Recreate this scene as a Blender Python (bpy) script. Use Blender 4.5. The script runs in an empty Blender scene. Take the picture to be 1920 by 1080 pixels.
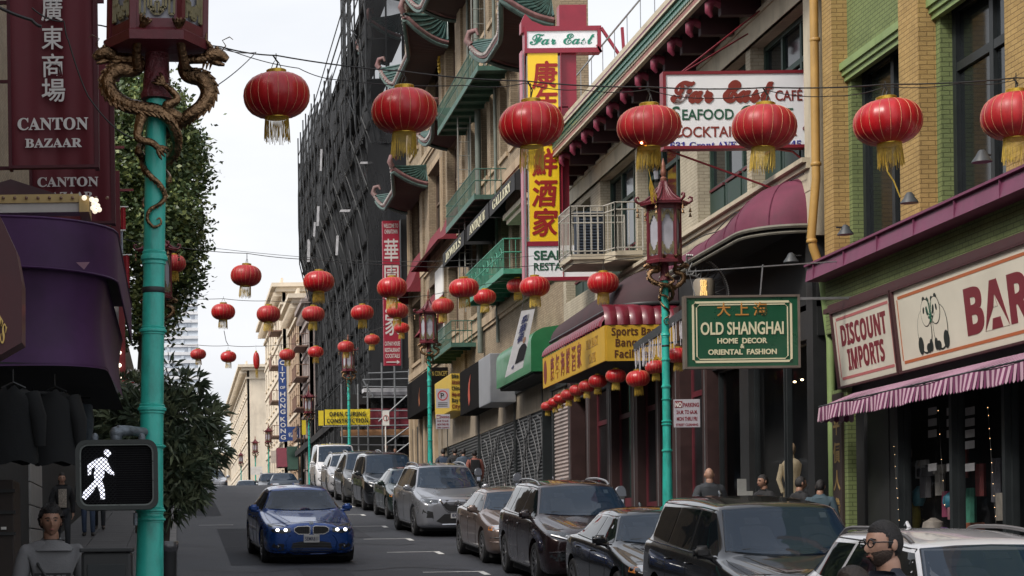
import bpy, bmesh, math, random
from mathutils import Vector, Matrix, noise
from mathutils.bvhtree import BVHTree
random.seed(7)
PI = math.pi
R = math.radians
SC = bpy.context.scene
COL = SC.collection
# ---------------------------------------------------------------- camera
FOC, VPX, VPY, ROLL = 3700.0, 336.0, 1037.0, 0.013
cam = bpy.data.cameras.new('camera')
cam.sensor_width = 36.0
cam.lens = FOC / 1920 * 36.0
cam.shift_x = (960 - VPX) / 1920
cam.shift_y = (VPY - 540) / 1920
cam.clip_start, cam.clip_end = 0.2, 5000
cam_ob = bpy.data.objects.new('camera', cam)
cam_ob.location = (0, 0, 0)
cam_ob.rotation_euler = (PI / 2, ROLL, 0)
COL.objects.link(cam_ob)
SC.camera = cam_ob
# ---------------------------------------------------------------- world, sun, exposure
SUN_EL, SUN_AZ = R(46), R(-122)      # azimuth from +Y towards +X
w = bpy.data.worlds.new('World'); SC.world = w; w.use_nodes = True
nt = w.node_tree; nt.nodes.clear()
sky = nt.nodes.new('ShaderNodeTexSky'); sky.sky_type = 'NISHITA'; sky.sun_disc = False
sky.sun_elevation = SUN_EL; sky.sun_rotation = SUN_AZ; sky.air_density = 1.0; sky.dust_density = 4.0; sky.ozone_density = 1.5
hs = nt.nodes.new('ShaderNodeHueSaturation'); hs.inputs['Saturation'].default_value = 0.75
tc = nt.nodes.new('ShaderNodeTexCoord'); mp = nt.nodes.new('ShaderNodeMapping'); mp.inputs['Scale'].default_value = (1, 1, 3.2)
cn = nt.nodes.new('ShaderNodeTexNoise'); cn.inputs['Scale'].default_value = 2.1; cn.inputs['Detail'].default_value = 6; cn.inputs['Roughness'].default_value = 0.55
cr = nt.nodes.new('ShaderNodeMapRange'); cr.inputs['From Min'].default_value = 0.35; cr.inputs['From Max'].default_value = 0.65
cr.inputs['To Min'].default_value = 0.0; cr.inputs['To Max'].default_value = 1.0
mx = nt.nodes.new('ShaderNodeMix'); mx.data_type = 'RGBA'
bgn = nt.nodes.new('ShaderNodeBackground'); bgn.inputs['Strength'].default_value = 0.115
wo = nt.nodes.new('ShaderNodeOutputWorld')
cloud_hi = nt.nodes.new('ShaderNodeMix'); cloud_hi.data_type = 'RGBA'; cloud_hi.blend_type = 'MIX'
cloud_hi.inputs['A'].default_value = (3.9, 4.0, 4.2, 1); cloud_hi.inputs['B'].default_value = (5.0, 5.03, 5.1, 1)
nt.links.new(sky.outputs[0], hs.inputs['Color'])
nt.links.new(tc.outputs['Generated'], mp.inputs['Vector']); nt.links.new(mp.outputs[0], cn.inputs['Vector'])
nt.links.new(cn.outputs['Fac'], cr.inputs['Value']); nt.links.new(cr.outputs[0], cloud_hi.inputs['Factor'])
cf = nt.nodes.new('ShaderNodeMapRange'); cf.inputs['From Min'].default_value = 0.1; cf.inputs['From Max'].default_value = 0.75; cf.inputs['To Min'].default_value = 0.97; cf.inputs['To Max'].default_value = 0.55
sz = nt.nodes.new('ShaderNodeSeparateXYZ'); nt.links.new(tc.outputs['Generated'], sz.inputs[0]); nt.links.new(sz.outputs[2], cf.inputs['Value']); nt.links.new(cf.outputs[0], mx.inputs['Factor'])
nt.links.new(hs.outputs[0], mx.inputs['A']); nt.links.new(cloud_hi.outputs['Result'], mx.inputs['B'])
nt.links.new(mx.outputs['Result'], bgn.inputs['Color']); nt.links.new(bgn.outputs[0], wo.inputs['Surface'])
sl = bpy.data.lights.new('sun', 'SUN'); sl.energy = 1.5; sl.angle = R(14); sl.color = (1.0, 0.94, 0.86)
so = bpy.data.objects.new('sun', sl); COL.objects.link(so)
sd = Vector((math.sin(SUN_AZ) * math.cos(SUN_EL), math.cos(SUN_AZ) * math.cos(SUN_EL), math.sin(SUN_EL)))
so.rotation_euler = sd.to_track_quat('Z', 'Y').to_euler()
so.location = sd * 60
SC.view_settings.view_transform = 'Standard'
SC.view_settings.look = 'None'
SC.view_settings.exposure = 0.95
SC.view_settings.gamma = 1.0
SC.view_settings.use_curve_mapping = False
# ---------------------------------------------------------------- helpers
def at(px, py, Y):
 """world point at distance Y that the photograph shows at pixel (px, py)"""
 u, v = (px - VPX), (VPY - py)
 c, s = math.cos(ROLL), math.sin(ROLL)
 return Vector(((u * c + v * s) * Y / FOC, Y, (-u * s + v * c) * Y / FOC))
def atX(px, py, X):
 p = at(px, py, 1.0)
 return p * (X / p.x)
GP = [(-40, -1.95), (0, -1.9), (11.5, -1.82), (17, -1.5675), (92, 3.12), (100, 3.2), (118, 3.1), (174, 4.4), (260, 6.3), (420, 8.5), (4000, 8.5)]
def zg(y):
 for (a, za), (b, zb) in zip(GP, GP[1:]):
  if y <= b: return za + (zb - za) * (y - a) / (b - a)
 return GP[-1][1]
KERB = 0.13
XL, XR, FR = -0.06, 7.62, 11.0      # kerb lines and right-hand facade line
MATS = {}
def mat(name, col, rough=0.7, metal=0.0, var=0.12, nscale=3.0, bump=0.0, bscale=40.0, coat=0.0, spec=0.5, dirt=None, dirt_amt=0.5, dirt_scale=1.5, emit=None, es=0.0, alpha=1.0, trans=0.0, stretch=(1, 1, 1), sheen=0.0):
 if name in MATS: return MATS[name]
 m = bpy.data.materials.new(name); m.use_nodes = True
 t = m.node_tree; b = t.nodes['Principled BSDF']
 b.inputs['Roughness'].default_value = rough; b.inputs['Metallic'].default_value = metal
 b.inputs['Coat Weight'].default_value = coat; b.inputs['Coat Roughness'].default_value = 0.04
 b.inputs['Specular IOR Level'].default_value = spec
 b.inputs['Alpha'].default_value = alpha; b.inputs['Transmission Weight'].default_value = trans
 if sheen: b.inputs['Sheen Weight'].default_value = sheen
 c = (*col, 1)
 co = t.nodes.new('ShaderNodeTexCoord'); mpn = t.nodes.new('ShaderNodeMapping'); mpn.inputs['Scale'].default_value = stretch
 t.links.new(co.outputs['Object'], mpn.inputs['Vector'])
 if var > 0:
  n = t.nodes.new('ShaderNodeTexNoise'); n.inputs['Scale'].default_value = nscale; n.inputs['Detail'].default_value = 5; n.inputs['Roughness'].default_value = 0.6
  t.links.new(mpn.outputs[0], n.inputs['Vector'])
  r = t.nodes.new('ShaderNodeMapRange'); r.inputs['From Min'].default_value = 0.3; r.inputs['From Max'].default_value = 0.7
  r.inputs['To Min'].default_value = 1 - var; r.inputs['To Max'].default_value = 1 + var
  t.links.new(n.outputs['Fac'], r.inputs['Value'])
  h = t.nodes.new('ShaderNodeHueSaturation'); h.inputs['Color'].default_value = c
  t.links.new(r.outputs[0], h.inputs['Value'])
  last = h.outputs[0]
  r2 = t.nodes.new('ShaderNodeMapRange'); r2.inputs['To Min'].default_value = max(0, rough - .12); r2.inputs['To Max'].default_value = min(1, rough + .12)
  t.links.new(n.outputs['Fac'], r2.inputs['Value']); t.links.new(r2.outputs[0], b.inputs['Roughness'])
  if dirt:
   n2 = t.nodes.new('ShaderNodeTexNoise'); n2.inputs['Scale'].default_value = dirt_scale; n2.inputs['Detail'].default_value = 8; n2.inputs['Roughness'].default_value = 0.7
   m2 = t.nodes.new('ShaderNodeMapping'); m2.inputs['Scale'].default_value = (1, 1, 0.35)
   t.links.new(co.outputs['Object'], m2.inputs['Vector']); t.links.new(m2.outputs[0], n2.inputs['Vector'])
   rr = t.nodes.new('ShaderNodeMapRange'); rr.inputs['From Min'].default_value = 0.5; rr.inputs['From Max'].default_value = 0.68; rr.inputs['To Max'].default_value = dirt_amt
   t.links.new(n2.outputs['Fac'], rr.inputs['Value'])
   x = t.nodes.new('ShaderNodeMix'); x.data_type = 'RGBA'; x.inputs['B'].default_value = (*dirt, 1)
   t.links.new(rr.outputs[0], x.inputs['Factor']); t.links.new(last, x.inputs['A']); last = x.outputs['Result']
  t.links.new(last, b.inputs['Base Color'])
 else:
  b.inputs['Base Color'].default_value = c
 if bump > 0:
  n3 = t.nodes.new('ShaderNodeTexNoise'); n3.inputs['Scale'].default_value = bscale; n3.inputs['Detail'].default_value = 4
  bp = t.nodes.new('ShaderNodeBump'); bp.inputs['Strength'].default_value = bump; bp.inputs['Distance'].default_value = 0.02
  t.links.new(mpn.outputs[0], n3.inputs['Vector']); t.links.new(n3.outputs['Fac'], bp.inputs['Height']); t.links.new(bp.outputs[0], b.inputs['Normal'])
 if emit:
  b.inputs['Emission Color'].default_value = (*emit, 1); b.inputs['Emission Strength'].default_value = es
 MATS[name] = m
 return m
def brick_mat(name, c1, c2, mortar, bw=0.21, bh=0.07, ms=0.008, dirt=None, bump=0.5, rough=0.85):
 if name in MATS: return MATS[name]
 m = bpy.data.materials.new(name); m.use_nodes = True
 t = m.node_tree; b = t.nodes['Principled BSDF']; b.inputs['Roughness'].default_value = rough
 co = t.nodes.new('ShaderNodeTexCoord'); sp = t.nodes.new('ShaderNodeSeparateXYZ'); cb = t.nodes.new('ShaderNodeCombineXYZ'); ad = t.nodes.new('ShaderNodeMath')
 t.links.new(co.outputs['Object'], sp.inputs[0]); t.links.new(sp.outputs[0], ad.inputs[0]); t.links.new(sp.outputs[1], ad.inputs[1])
 t.links.new(ad.outputs[0], cb.inputs[0]); t.links.new(sp.outputs[2], cb.inputs[1])
 br = t.nodes.new('ShaderNodeTexBrick'); br.inputs['Scale'].default_value = 1.0
 br.inputs['Brick Width'].default_value = bw; br.inputs['Row Height'].default_value = bh; br.inputs['Mortar Size'].default_value = ms; br.inputs['Mortar Smooth'].default_value = 0.3
 br.inputs['Color1'].default_value = (*c1, 1); br.inputs['Color2'].default_value = (*c2, 1); br.inputs['Mortar'].default_value = (*mortar, 1)
 t.links.new(cb.outputs[0], br.inputs['Vector'])
 n = t.nodes.new('ShaderNodeTexNoise'); n.inputs['Scale'].default_value = 1.3; n.inputs['Detail'].default_value = 8; n.inputs['Roughness'].default_value = .65
 t.links.new(co.outputs['Object'], n.inputs['Vector'])
 r = t.nodes.new('ShaderNodeMapRange'); r.inputs['From Min'].default_value = .3; r.inputs['From Max'].default_value = .7; r.inputs['To Min'].default_value = .78; r.inputs['To Max'].default_value = 1.15
 t.links.new(n.outputs['Fac'], r.inputs['Value'])
 h = t.nodes.new('ShaderNodeHueSaturation'); t.links.new(br.outputs['Color'], h.inputs['Color']); t.links.new(r.outputs[0], h.inputs['Value'])
 t.links.new(h.outputs[0], b.inputs['Base Color'])
 nn = t.nodes.new('ShaderNodeTexNoise'); nn.inputs['Scale'].default_value = 60
 t.links.new(co.outputs['Object'], nn.inputs['Vector'])
 mm = t.nodes.new('ShaderNodeMath'); mm.operation = 'MULTIPLY_ADD'; mm.inputs[1].default_value = -1.0
 t.links.new(br.outputs['Fac'], mm.inputs[0]); t.links.new(nn.outputs['Fac'], mm.inputs[2])
 bp = t.nodes.new('ShaderNodeBump'); bp.inputs['Strength'].default_value = bump; bp.inputs['Distance'].default_value = .012
 t.links.new(mm.outputs[0], bp.inputs['Height']); t.links.new(bp.outputs[0], b.inputs['Normal'])
 MATS[name] = m
 return m
class MB:
 """collects faces in world (or local) coordinates and links them as one mesh object"""
 def __init__(s): s.v = []; s.f = []; s.m = []; s.mi = 0
 def add(s, vs, fs):
  o = len(s.v); s.v += [tuple(v) for v in vs]; s.f += [tuple(i + o for i in f) for f in fs]; s.m += [s.mi] * len(fs); return s
 def box(s, x0, x1, y0, y1, z0, z1, bev=0.0):
  if bev <= 0:
   vs = [(x, y, z) for z in (z0, z1) for y in (y0, y1) for x in (x0, x1)]
   return s.add(vs, [(0, 2, 3, 1), (4, 5, 7, 6), (0, 1, 5, 4), (2, 6, 7, 3), (0, 4, 6, 2), (1, 3, 7, 5)])
  bm = bmesh.new(); bmesh.ops.create_cube(bm, size=1)
  for v in bm.verts:
   v.co = Vector((x0 + (v.co.x + .5) * (x1 - x0), y0 + (v.co.y + .5) * (y1 - y0), z0 + (v.co.z + .5) * (z1 - z0)))
  bmesh.ops.bevel(bm, geom=bm.edges[:], offset=bev, segments=2, affect='EDGES', profile=.6)
  bmesh.ops.recalc_face_normals(bm, faces=bm.faces[:])
  s.bm(bm); return s
 def bm(s, bm):
  bm.verts.index_update()
  s.add([v.co[:] for v in bm.verts], [[v.index for v in f.verts] for f in bm.faces]); bm.free(); return s
 def obox(s, c, ax, ay, az):
  """oriented box: centre and three half-axis vectors"""
  c, ax, ay, az = map(Vector, (c, ax, ay, az))
  vs = [c + ax * i + ay * j + az * k for k in (-1, 1) for j in (-1, 1) for i in (-1, 1)]
  return s.add(vs, [(0, 2, 3, 1), (4, 5, 7, 6), (0, 1, 5, 4), (2, 6, 7, 3), (0, 4, 6, 2), (1, 3, 7, 5)])
 def bar(s, a, b, w, h=None, up=(0, 0, 1)):
  a, b = Vector(a), Vector(b); d = b - a; L = d.length
  if L < 1e-6: return s
  d.normalize(); h = h or w; upv = Vector(up)
  if abs(d.dot(upv)) > .98: upv = Vector((0, 1, 0))
  sx = d.cross(upv).normalized(); sy = sx.cross(d)
  return s.obox((a + b) / 2, sx * w / 2, sy * h / 2, d * L / 2)
 def tube(s, pts, r, n=8, cap=True, flat=None):
  pts = [Vector(p) for p in pts]
  rs = r if isinstance(r, (list, tuple)) else [r] * len(pts)
  T = []
  for i in range(len(pts)):
   d = pts[min(i + 1, len(pts) - 1)] - pts[max(i - 1, 0)]
   T.append(d.normalized() if d.length > 1e-9 else Vector((0, 0, 1)))
  up = Vector((0, 0, 1)) if abs(T[0].z) < .9 else Vector((1, 0, 0))
  nx = T[0].cross(up).normalized(); vs = []
  for i, p in enumerate(pts):
   nx = (nx - T[i] * nx.dot(T[i])).normalized(); ny = T[i].cross(nx)
   for k in range(n):
    a = 2 * PI * k / n
    q = nx * math.cos(a) + ny * math.sin(a)
    vs.append(p + q * rs[i])
  fs = []
  for i in range(len(pts) - 1):
   for k in range(n):
    k2 = (k + 1) % n
    fs.append((i * n + k, i * n + k2, (i + 1) * n + k2, (i + 1) * n + k))
  if cap:
   fs.append(tuple(range(n))[::-1]); fs.append(tuple((len(pts) - 1) * n + k for k in range(n)))
  return s.add(vs, fs)
 def lathe(s, prof, n=16, c=(0, 0, 0), a0=0.0):
  vs = []; fs = []
  for (r, z) in prof:
   for k in range(n):
    a = a0 + 2 * PI * k / n
    vs.append((c[0] + r * math.cos(a), c[1] + r * math.sin(a), c[2] + z))
  for i in range(len(prof) - 1):
   for k in range(n):
    k2 = (k + 1) % n
    fs.append((i * n + k, i * n + k2, (i + 1) * n + k2, (i + 1) * n + k))
  fs.append(tuple(range(n))[::-1]); fs.append(tuple((len(prof) - 1) * n + k for k in range(n)))
  return s.add(vs, fs)
 def ball(s, c, r, n=12, m=8):
  rr = r if isinstance(r, (list, tuple)) else (r, r, r)
  vs = []; fs = []
  for i in range(m + 1):
   p = -PI / 2 + PI * i / m
   for k in range(n):
    a = 2 * PI * k / n
    vs.append((c[0] + rr[0] * math.cos(p) * math.cos(a), c[1] + rr[1] * math.cos(p) * math.sin(a), c[2] + rr[2] * math.sin(p)))
  for i in range(m):
   for k in range(n):
    k2 = (k + 1) % n
    fs.append((i * n + k, i * n + k2, (i + 1) * n + k2, (i + 1) * n + k))
  return s.add(vs, fs)
 def prism(s, poly, o, u, v, d):
  """polygon of (a,b) in the frame o + a*u + b*v, extruded by vector d"""
  o, u, v, d = map(Vector, (o, u, v, d)); n = len(poly)
  vs = [o + u * a + v * b for a, b in poly] + [o + u * a + v * b + d for a, b in poly]
  fs = [tuple(range(n))[::-1], tuple(range(n, 2 * n))] + [(i, (i + 1) % n, n + (i + 1) % n, n + i) for i in range(n)]
  return s.add(vs, fs)
 def grid(s, P, nu, nv, close_u=False):
  """P(i,j) -> point"""
  vs = [P(i, j) for j in range(nv) for i in range(nu)]
  fs = []
  for j in range(nv - 1):
   for i in range(nu if close_u else nu - 1):
    i2 = (i + 1) % nu
    fs.append((j * nu + i, j * nu + i2, (j + 1) * nu + i2, (j + 1) * nu + i))
  return s.add(vs, fs)
 def text(s, body, o, u, v, h=1.0, width=None, bold=0.0, depth=0.01, align='L', shear=0.0, stretch=None):
  """lettering h high (cap height roughly) whose baseline starts at o, running along u, upright along v"""
  me = text_mesh(body, bold, shear)
  xs = [q.x for q in me]; W = max(xs) - min(xs); x0 = min(xs)
  k = h / 0.73
  kx = k if width is None else width / W
  Wd = W * kx
  off = {'L': 0, 'C': -Wd / 2, 'R': -Wd}[align]
  o, u, v = Vector(o), Vector(u).normalized(), Vector(v).normalized(); nrm = u.cross(v).normalized()
  vs, fs = TXT[(body, bold, shear)]
  o2 = len(s.v)
  s.v += [tuple(o + u * (off + (q.x - x0) * kx) + v * (q.y * k) + nrm * (q.z * depth)) for q in vs]
  s.f += [tuple(i + o2 for i in f) for f in fs]; s.m += [s.mi] * len(fs)
  return s
 def build(s, name, material, parent=None, smooth=None, local=False, label=None, kind=None):
  me = bpy.data.meshes.new(name)
  off = Vector((0, 0, 0))
  if parent is not None and not local:
   p = parent
   while p is not None: off += Vector(p.location); p = p.parent
  vs = s.v if off.length == 0 else [(v[0] - off.x, v[1] - off.y, v[2] - off.z) for v in s.v]
  me.from_pydata(vs, [], s.f); me.update()
  ms = material if isinstance(material, (list, tuple)) else [material]
  for m in ms: me.materials.append(m)
  if len(ms) > 1: me.polygons.foreach_set('material_index', s.m)
  if smooth:
   me.polygons.foreach_set('use_smooth', [True] * len(me.polygons))
   try: me.set_sharp_from_angle(angle=R(smooth))
   except Exception: pass
  o = bpy.data.objects.new(name, me); COL.objects.link(o)
  if parent is not None: o.parent = parent
  if label: o['label'] = label
  if kind: o['kind'] = kind
  return o
TXT = {}
def text_mesh(body, bold, shear):
 key = (body, bold, shear)
 if key not in TXT:
  c = bpy.data.curves.new('t', 'FONT'); c.body = body; c.extrude = 1.0; c.offset = bold; c.shear = shear; c.resolution_u = 3
  o = bpy.data.objects.new('t', c); COL.objects.link(o)
  bpy.context.view_layer.update()
  me = bpy.data.meshes.new_from_object(o.evaluated_get(bpy.context.evaluated_depsgraph_get()))
  TXT[key] = ([Vector((v.co.x, v.co.y, v.co.z)) for v in me.vertices], [tuple(p.vertices) for p in me.polygons])
  bpy.data.objects.remove(o); bpy.data.curves.remove(c); bpy.data.meshes.remove(me)
 return TXT[key][0]
def _map(s, U, L, D=None):
 return ''.join(chr(U + ord(c) - 65) if 'A' <= c <= 'Z' else chr(L + ord(c) - 97) if 'a' <= c <= 'z' else chr(D + ord(c) - 48) if D and '0' <= c <= '9' else c for c in s)
def serif(s): return _map(s, 0x1D400, 0x1D41A, 0x1D7CE)
def script(s): return _map(s, 0x1D4D0, 0x1D4EA)
def sans(s): return _map(s, 0x1D5D4, 0x1D5EE, 0x1D7EC)
def sansit(s): return _map(s, 0x1D63C, 0x1D656)
def setp(o, label=None, cat=None, group=None, kind=None):
 if label: o['label'] = label
 if cat: o['category'] = cat
 if group: o['group'] = group
 if kind: o['kind'] = kind
 return o
def thing(name, label, cat, loc=(0, 0, 0), rz=0.0, group=None):
 o = bpy.data.objects.new(name, None); COL.objects.link(o); o.location = loc; o.rotation_euler = (0, 0, rz); o.empty_display_size = .2
 return setp(o, label, cat, group)
def kids(o):
 return [c for c in bpy.data.objects if c.parent == o]
KIDS = {}
def dup(root, loc, rz=None, label=None, group=None, scale=None, mats=None):
 if root.name not in KIDS: KIDS[root.name] = [(c, kids(c)) for c in kids(root)]
 r = root.copy(); COL.objects.link(r); r.location = loc
 if rz is not None: r.rotation_euler = (0, 0, rz)
 if scale is not None: r.scale = (scale,) * 3 if not isinstance(scale, tuple) else scale
 if label: r['label'] = label
 if group: r['group'] = group
 for c, gs in KIDS[root.name]:
  c2 = c.copy(); COL.objects.link(c2); c2.parent = r
  if mats and c.type == 'MESH' and c.name.split('.')[0] in mats:
   c2.data = c.data.copy(); c2.data.materials[0] = mats[c.name.split('.')[0]]
  for g in gs:
   g2 = g.copy(); COL.objects.link(g2); g2.parent = c2
 return r
def tag(o, label, cat, group=None): return setp(o, label, cat, group)
# ---------------------------------------------------------------- shared materials
M = {}
M['asphalt'] = mat('asphalt', (.036, .038, .046), .66, var=.4, nscale=.45, bump=.5, bscale=90, dirt=(.017, .018, .022), dirt_amt=.85, dirt_scale=.3)
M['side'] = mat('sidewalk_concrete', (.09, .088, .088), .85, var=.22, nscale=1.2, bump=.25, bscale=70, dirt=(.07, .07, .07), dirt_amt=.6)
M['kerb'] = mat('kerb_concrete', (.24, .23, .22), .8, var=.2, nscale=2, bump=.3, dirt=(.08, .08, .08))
M['paint'] = mat('road_paint', (.72, .71, .68), .7, var=.2, nscale=9, dirt=(.2, .2, .2), dirt_amt=.4, dirt_scale=8)
M['teal'] = mat('teal_pole_paint', (.03, .42, .34), .42, var=.1, nscale=5, bump=.12, bscale=18, dirt=(.02, .16, .13), dirt_amt=.75, dirt_scale=5, coat=.1)
M['bronze'] = mat('dragon_bronze', (.21, .13, .072), .3, metal=1.0, var=.6, nscale=22, bump=.65, bscale=55, dirt=(.03, .018, .01), dirt_amt=.8, dirt_scale=12)  # dark dirt tone also stands in for black shade between the coils
M['maroonp'] = mat('maroon_paint', (.115, .014, .022), .45, var=.15, nscale=6, bump=.15, bscale=30, dirt=(.06, .01, .012), dirt_amt=.4)
M['fret'] = mat('fretwork_gold_paint', (.2, .17, .09), .55, metal=.3, var=.25, nscale=20)
M['frost'] = mat('frosted_lamp_glass', (.36, .36, .40), .35, var=.15, nscale=3)
M['silk'] = mat('red_lantern_silk', (.43, .009, .014), .36, var=.18, nscale=7, bump=.3, bscale=9, stretch=(1, 1, .3), spec=.55)
M['silkrib'] = mat('lantern_rib_gold', (.6, .3, .16), .5, var=0)
M['goldfoil'] = mat('gold_foil', (.62, .42, .06), .35, metal=.7, var=.2, nscale=25)
M['fringe'] = mat('gold_fringe', (.55, .38, .06), .6, metal=.2, var=.25, nscale=30)
M['wire'] = mat('black_wire', (.02, .02, .02), .6, var=0)
M['black'] = mat('black_paint', (.018, .019, .02), .5, var=.2)
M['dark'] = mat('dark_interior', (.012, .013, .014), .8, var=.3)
M['darkframe'] = mat('dark_frame', (.015, .019, .021), .5, var=.2)
M['glass'] = mat('window_glass', (.012, .015, .017), .05, var=.35, nscale=.8, spec=.3)
M['clear'] = mat('shop_glass', (.01, .012, .014), .04, var=0, alpha=.16, spec=.35)
M['cream'] = mat('cream_paint', (.5, .44, .33), .75, var=.1, nscale=1.5, bump=.1, dirt=(.2, .17, .12), dirt_amt=.6, dirt_scale=1.2)
M['white'] = mat('white_paint', (.72, .71, .68), .6, var=.08, nscale=2)
M['steel'] = mat('galvanised_steel', (.35, .36, .37), .4, metal=.8, var=.15, nscale=12)
M['ylwb'] = brick_mat('yellow_painted_brick', (.42, .28, .105), (.37, .24, .085), (.22, .14, .05), dirt=1)
M['grnb'] = brick_mat('green_painted_brick', (.18, .225, .085), (.155, .2, .075), (.08, .1, .038), dirt=1)
M['grnp'] = mat('green_trim_paint', (.21, .29, .11), .6, var=.12, nscale=3, dirt=(.1, .17, .04), dirt_amt=.6)
M['magp'] = mat('magenta_trim_paint', (.17, .04, .09), .5, var=.12, nscale=3, dirt=(.1, .02, .05), dirt_amt=.5)
M['tanb'] = brick_mat('tan_brick', (.33, .26, .175), (.26, .195, .125), (.16, .125, .085), dirt=1)
M['tanc'] = mat('tan_concrete', (.38, .29, .19), .8, var=.14, nscale=1.5, bump=.15, dirt=(.16, .11, .07), dirt_amt=.6)
M['fegreen'] = mat('fire_escape_green', (.05, .12, .09), .6, var=.2, nscale=6, dirt=(.02, .03, .025), dirt_amt=.6)
M['jade'] = mat('jade_paint', (.06, .25, .17), .55, var=.2, nscale=8)
M['canmar'] = mat('maroon_canvas', (.15, .012, .022), .8, var=.15, nscale=3, bump=.1)
M['canblk'] = mat('black_canvas', (.02, .02, .022), .85, var=.2)
# ================================================================ ground, road, kerbs, pavements
def strip(mb, x0, x1, ys, dz=0.0, nx=2):
 mb.grid(lambda i, j: (x0 + (x1 - x0) * i / (nx - 1), ys[j], zg(ys[j]) + dz), nx, len(ys))
def yr(a, b, step):
 n = max(1, int((b - a) / step)); ys = [a + (b - a) * i / n for i in range(n + 1)]
 return sorted(set(ys + [g[0] for g in GP if a < g[0] < b]))
b = MB(); strip(b, -900, 900, [-300, -40, 0, 11.5, 17, 92, 100, 118, 174, 260, 420, 4000], -.35); b.build('ground', M['side'], kind='structure')
b = MB(); strip(b, XL, XR, yr(-8, 420, 2.5), 0, 9); strip(b, XR, 60, [93.5, 100, 106], -.004); strip(b, -60, XL, [93.5, 100, 106], -.004)
road = b.build('road', M['asphalt'], kind='structure')
for (x0, x1, ya, yb, m) in ((1.0, 2.1, 38, 52, 'p1'), (3.0, 4.6, 47, 61, 'p2'), (2.2, 3.1, 29, 37, 'p2'), (.4, 1.3, 60, 78, 'p1')):
 pm = mat('asphalt_patch_' + m, (.034, .036, .043) if m == 'p1' else (.045, .046, .053), .88, var=.15, nscale=1.5, bump=.3, bscale=80)
 q = MB(); strip(q, x0, x1, yr(ya, yb, 2), .004 if m == 'p1' else .005); q.build('asphalt_patch', pm, road)
# tar seams and cracks
tar = mat('tar_seam', (.022, .022, .024), .6, var=0)
for k in range(9):
 y0 = 30 + k * 7.3 + random.uniform(-2, 2); q = MB(); pts = []
 for i in range(25):
  x = XL + .3 + (XR - XL - 2.6) * i / 24; yy = y0 + .35 * math.sin(i * .7 + k) + random.uniform(-.1, .1)
  pts.append((x, yy))
 q.grid(lambda i, j: (pts[j][0], pts[j][1] + (i - .5) * .09, zg(pts[j][1] + (i - .5) * .05) + .008), 2, 25)
 q.build('tar_seam', tar, road)
mh = MB(); mh.lathe([(.33, 0), (.33, .012), (.30, .012), (.30, .008), (.05, .008), (.05, .012), (0.01, .012)], 24, (2.6, 43, zg(43)))
mh.build('manhole_cover', M['steel'], road)
# parking stall ticks: a cross line and a short tick at its outer end
for (px, py) in ((681, 966), (722, 988), (769, 1012), (824, 1037), (908, 1075), (662, 950)):
 Y = 2.63 / (.0625 - (at(px, py, 1.0).z))
 X = at(px, py, Y).x; q = MB()
 q.grid(lambda i, j: (X - 1.05 + 1.05 * i, Y + .3 + j * .1, zg(Y + .3 + j * .1) + .009), 2, 2)
 q.grid(lambda i, j: (X - .07 + .12 * i, Y - .45 + j * .9, zg(Y - .45 + j * .9) + .009), 2, 2)
 q.build('stall_marking', M['paint'], road)
for (px, py, w_) in ((405, 985, .95), (400, 912.8, .8)):
 Y = 2.63 / (.0625 - (at(px, py, 1.0).z)); Y = min(Y, 91); X = at(px, py, Y).x; q = MB()
 q.grid(lambda i, j: (X - w_ / 2 + w_ * i, Y - .06 + j * .12, zg(Y) + .009 + .0625 * (j * .12 - .06)), 2, 2)
 q.build('stall_marking', M['paint'], road)
# kerbs in stones with joints, pavements in slabs
for (xa, xb, nm) in ((XL - .15, XL, 'l'), (XR, XR + .15, 'r')):
 k = MB(); y = -8.0
 while y < 92:
  y2 = min(y + 1.8, 92); z0, z1 = zg(y), zg(y2)
  vs = [(xa, y + .01, z0 - .3), (xb, y + .01, z0 - .3), (xb, y2, z1 - .3), (xa, y2, z1 - .3), (xa, y + .01, z0 + KERB), (xb, y + .01, z0 + KERB), (xb, y2, z1 + KERB), (xa, y2, z1 + KERB)]
  k.add(vs, [(0, 3, 2, 1), (4, 5, 6, 7), (0, 1, 5, 4), (2, 3, 7, 6), (1, 2, 6, 5), (3, 0, 4, 7)]); y = y2
 k.build('kerb', M['kerb'], kind='structure')
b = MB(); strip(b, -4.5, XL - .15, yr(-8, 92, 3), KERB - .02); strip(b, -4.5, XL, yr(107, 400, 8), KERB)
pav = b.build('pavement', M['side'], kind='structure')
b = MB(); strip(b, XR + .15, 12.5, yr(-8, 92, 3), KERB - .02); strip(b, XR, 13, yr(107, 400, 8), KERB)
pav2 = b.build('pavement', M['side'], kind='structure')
for (x0, x1, p_) in ((-2.9, XL - .17, pav),):
 y = 12.0
 while y < 60:
  for i in range(3):
   xa = x0 + (x1 - x0) * i / 3 + .012; xb = x0 + (x1 - x0) * (i + 1) / 3 - .012
   q = MB(); ya, yb = y + .012, y + .92
   vs = [(xa, ya, zg(ya) + KERB - .05), (xb, ya, zg(ya) + KERB - .05), (xb, yb, zg(yb) + KERB - .05), (xa, yb, zg(yb) + KERB - .05),
    (xa, ya, zg(ya) + KERB), (xb, ya, zg(ya) + KERB), (xb, yb, zg(yb) + KERB), (xa, yb, zg(yb) + KERB)]
   q.add(vs, [(4, 5, 6, 7), (0, 1, 5, 4), (2, 3, 7, 6), (1, 2, 6, 5), (3, 0, 4, 7)]); q.build('paving_slab', M['side'], p_)
  y += .93
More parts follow.
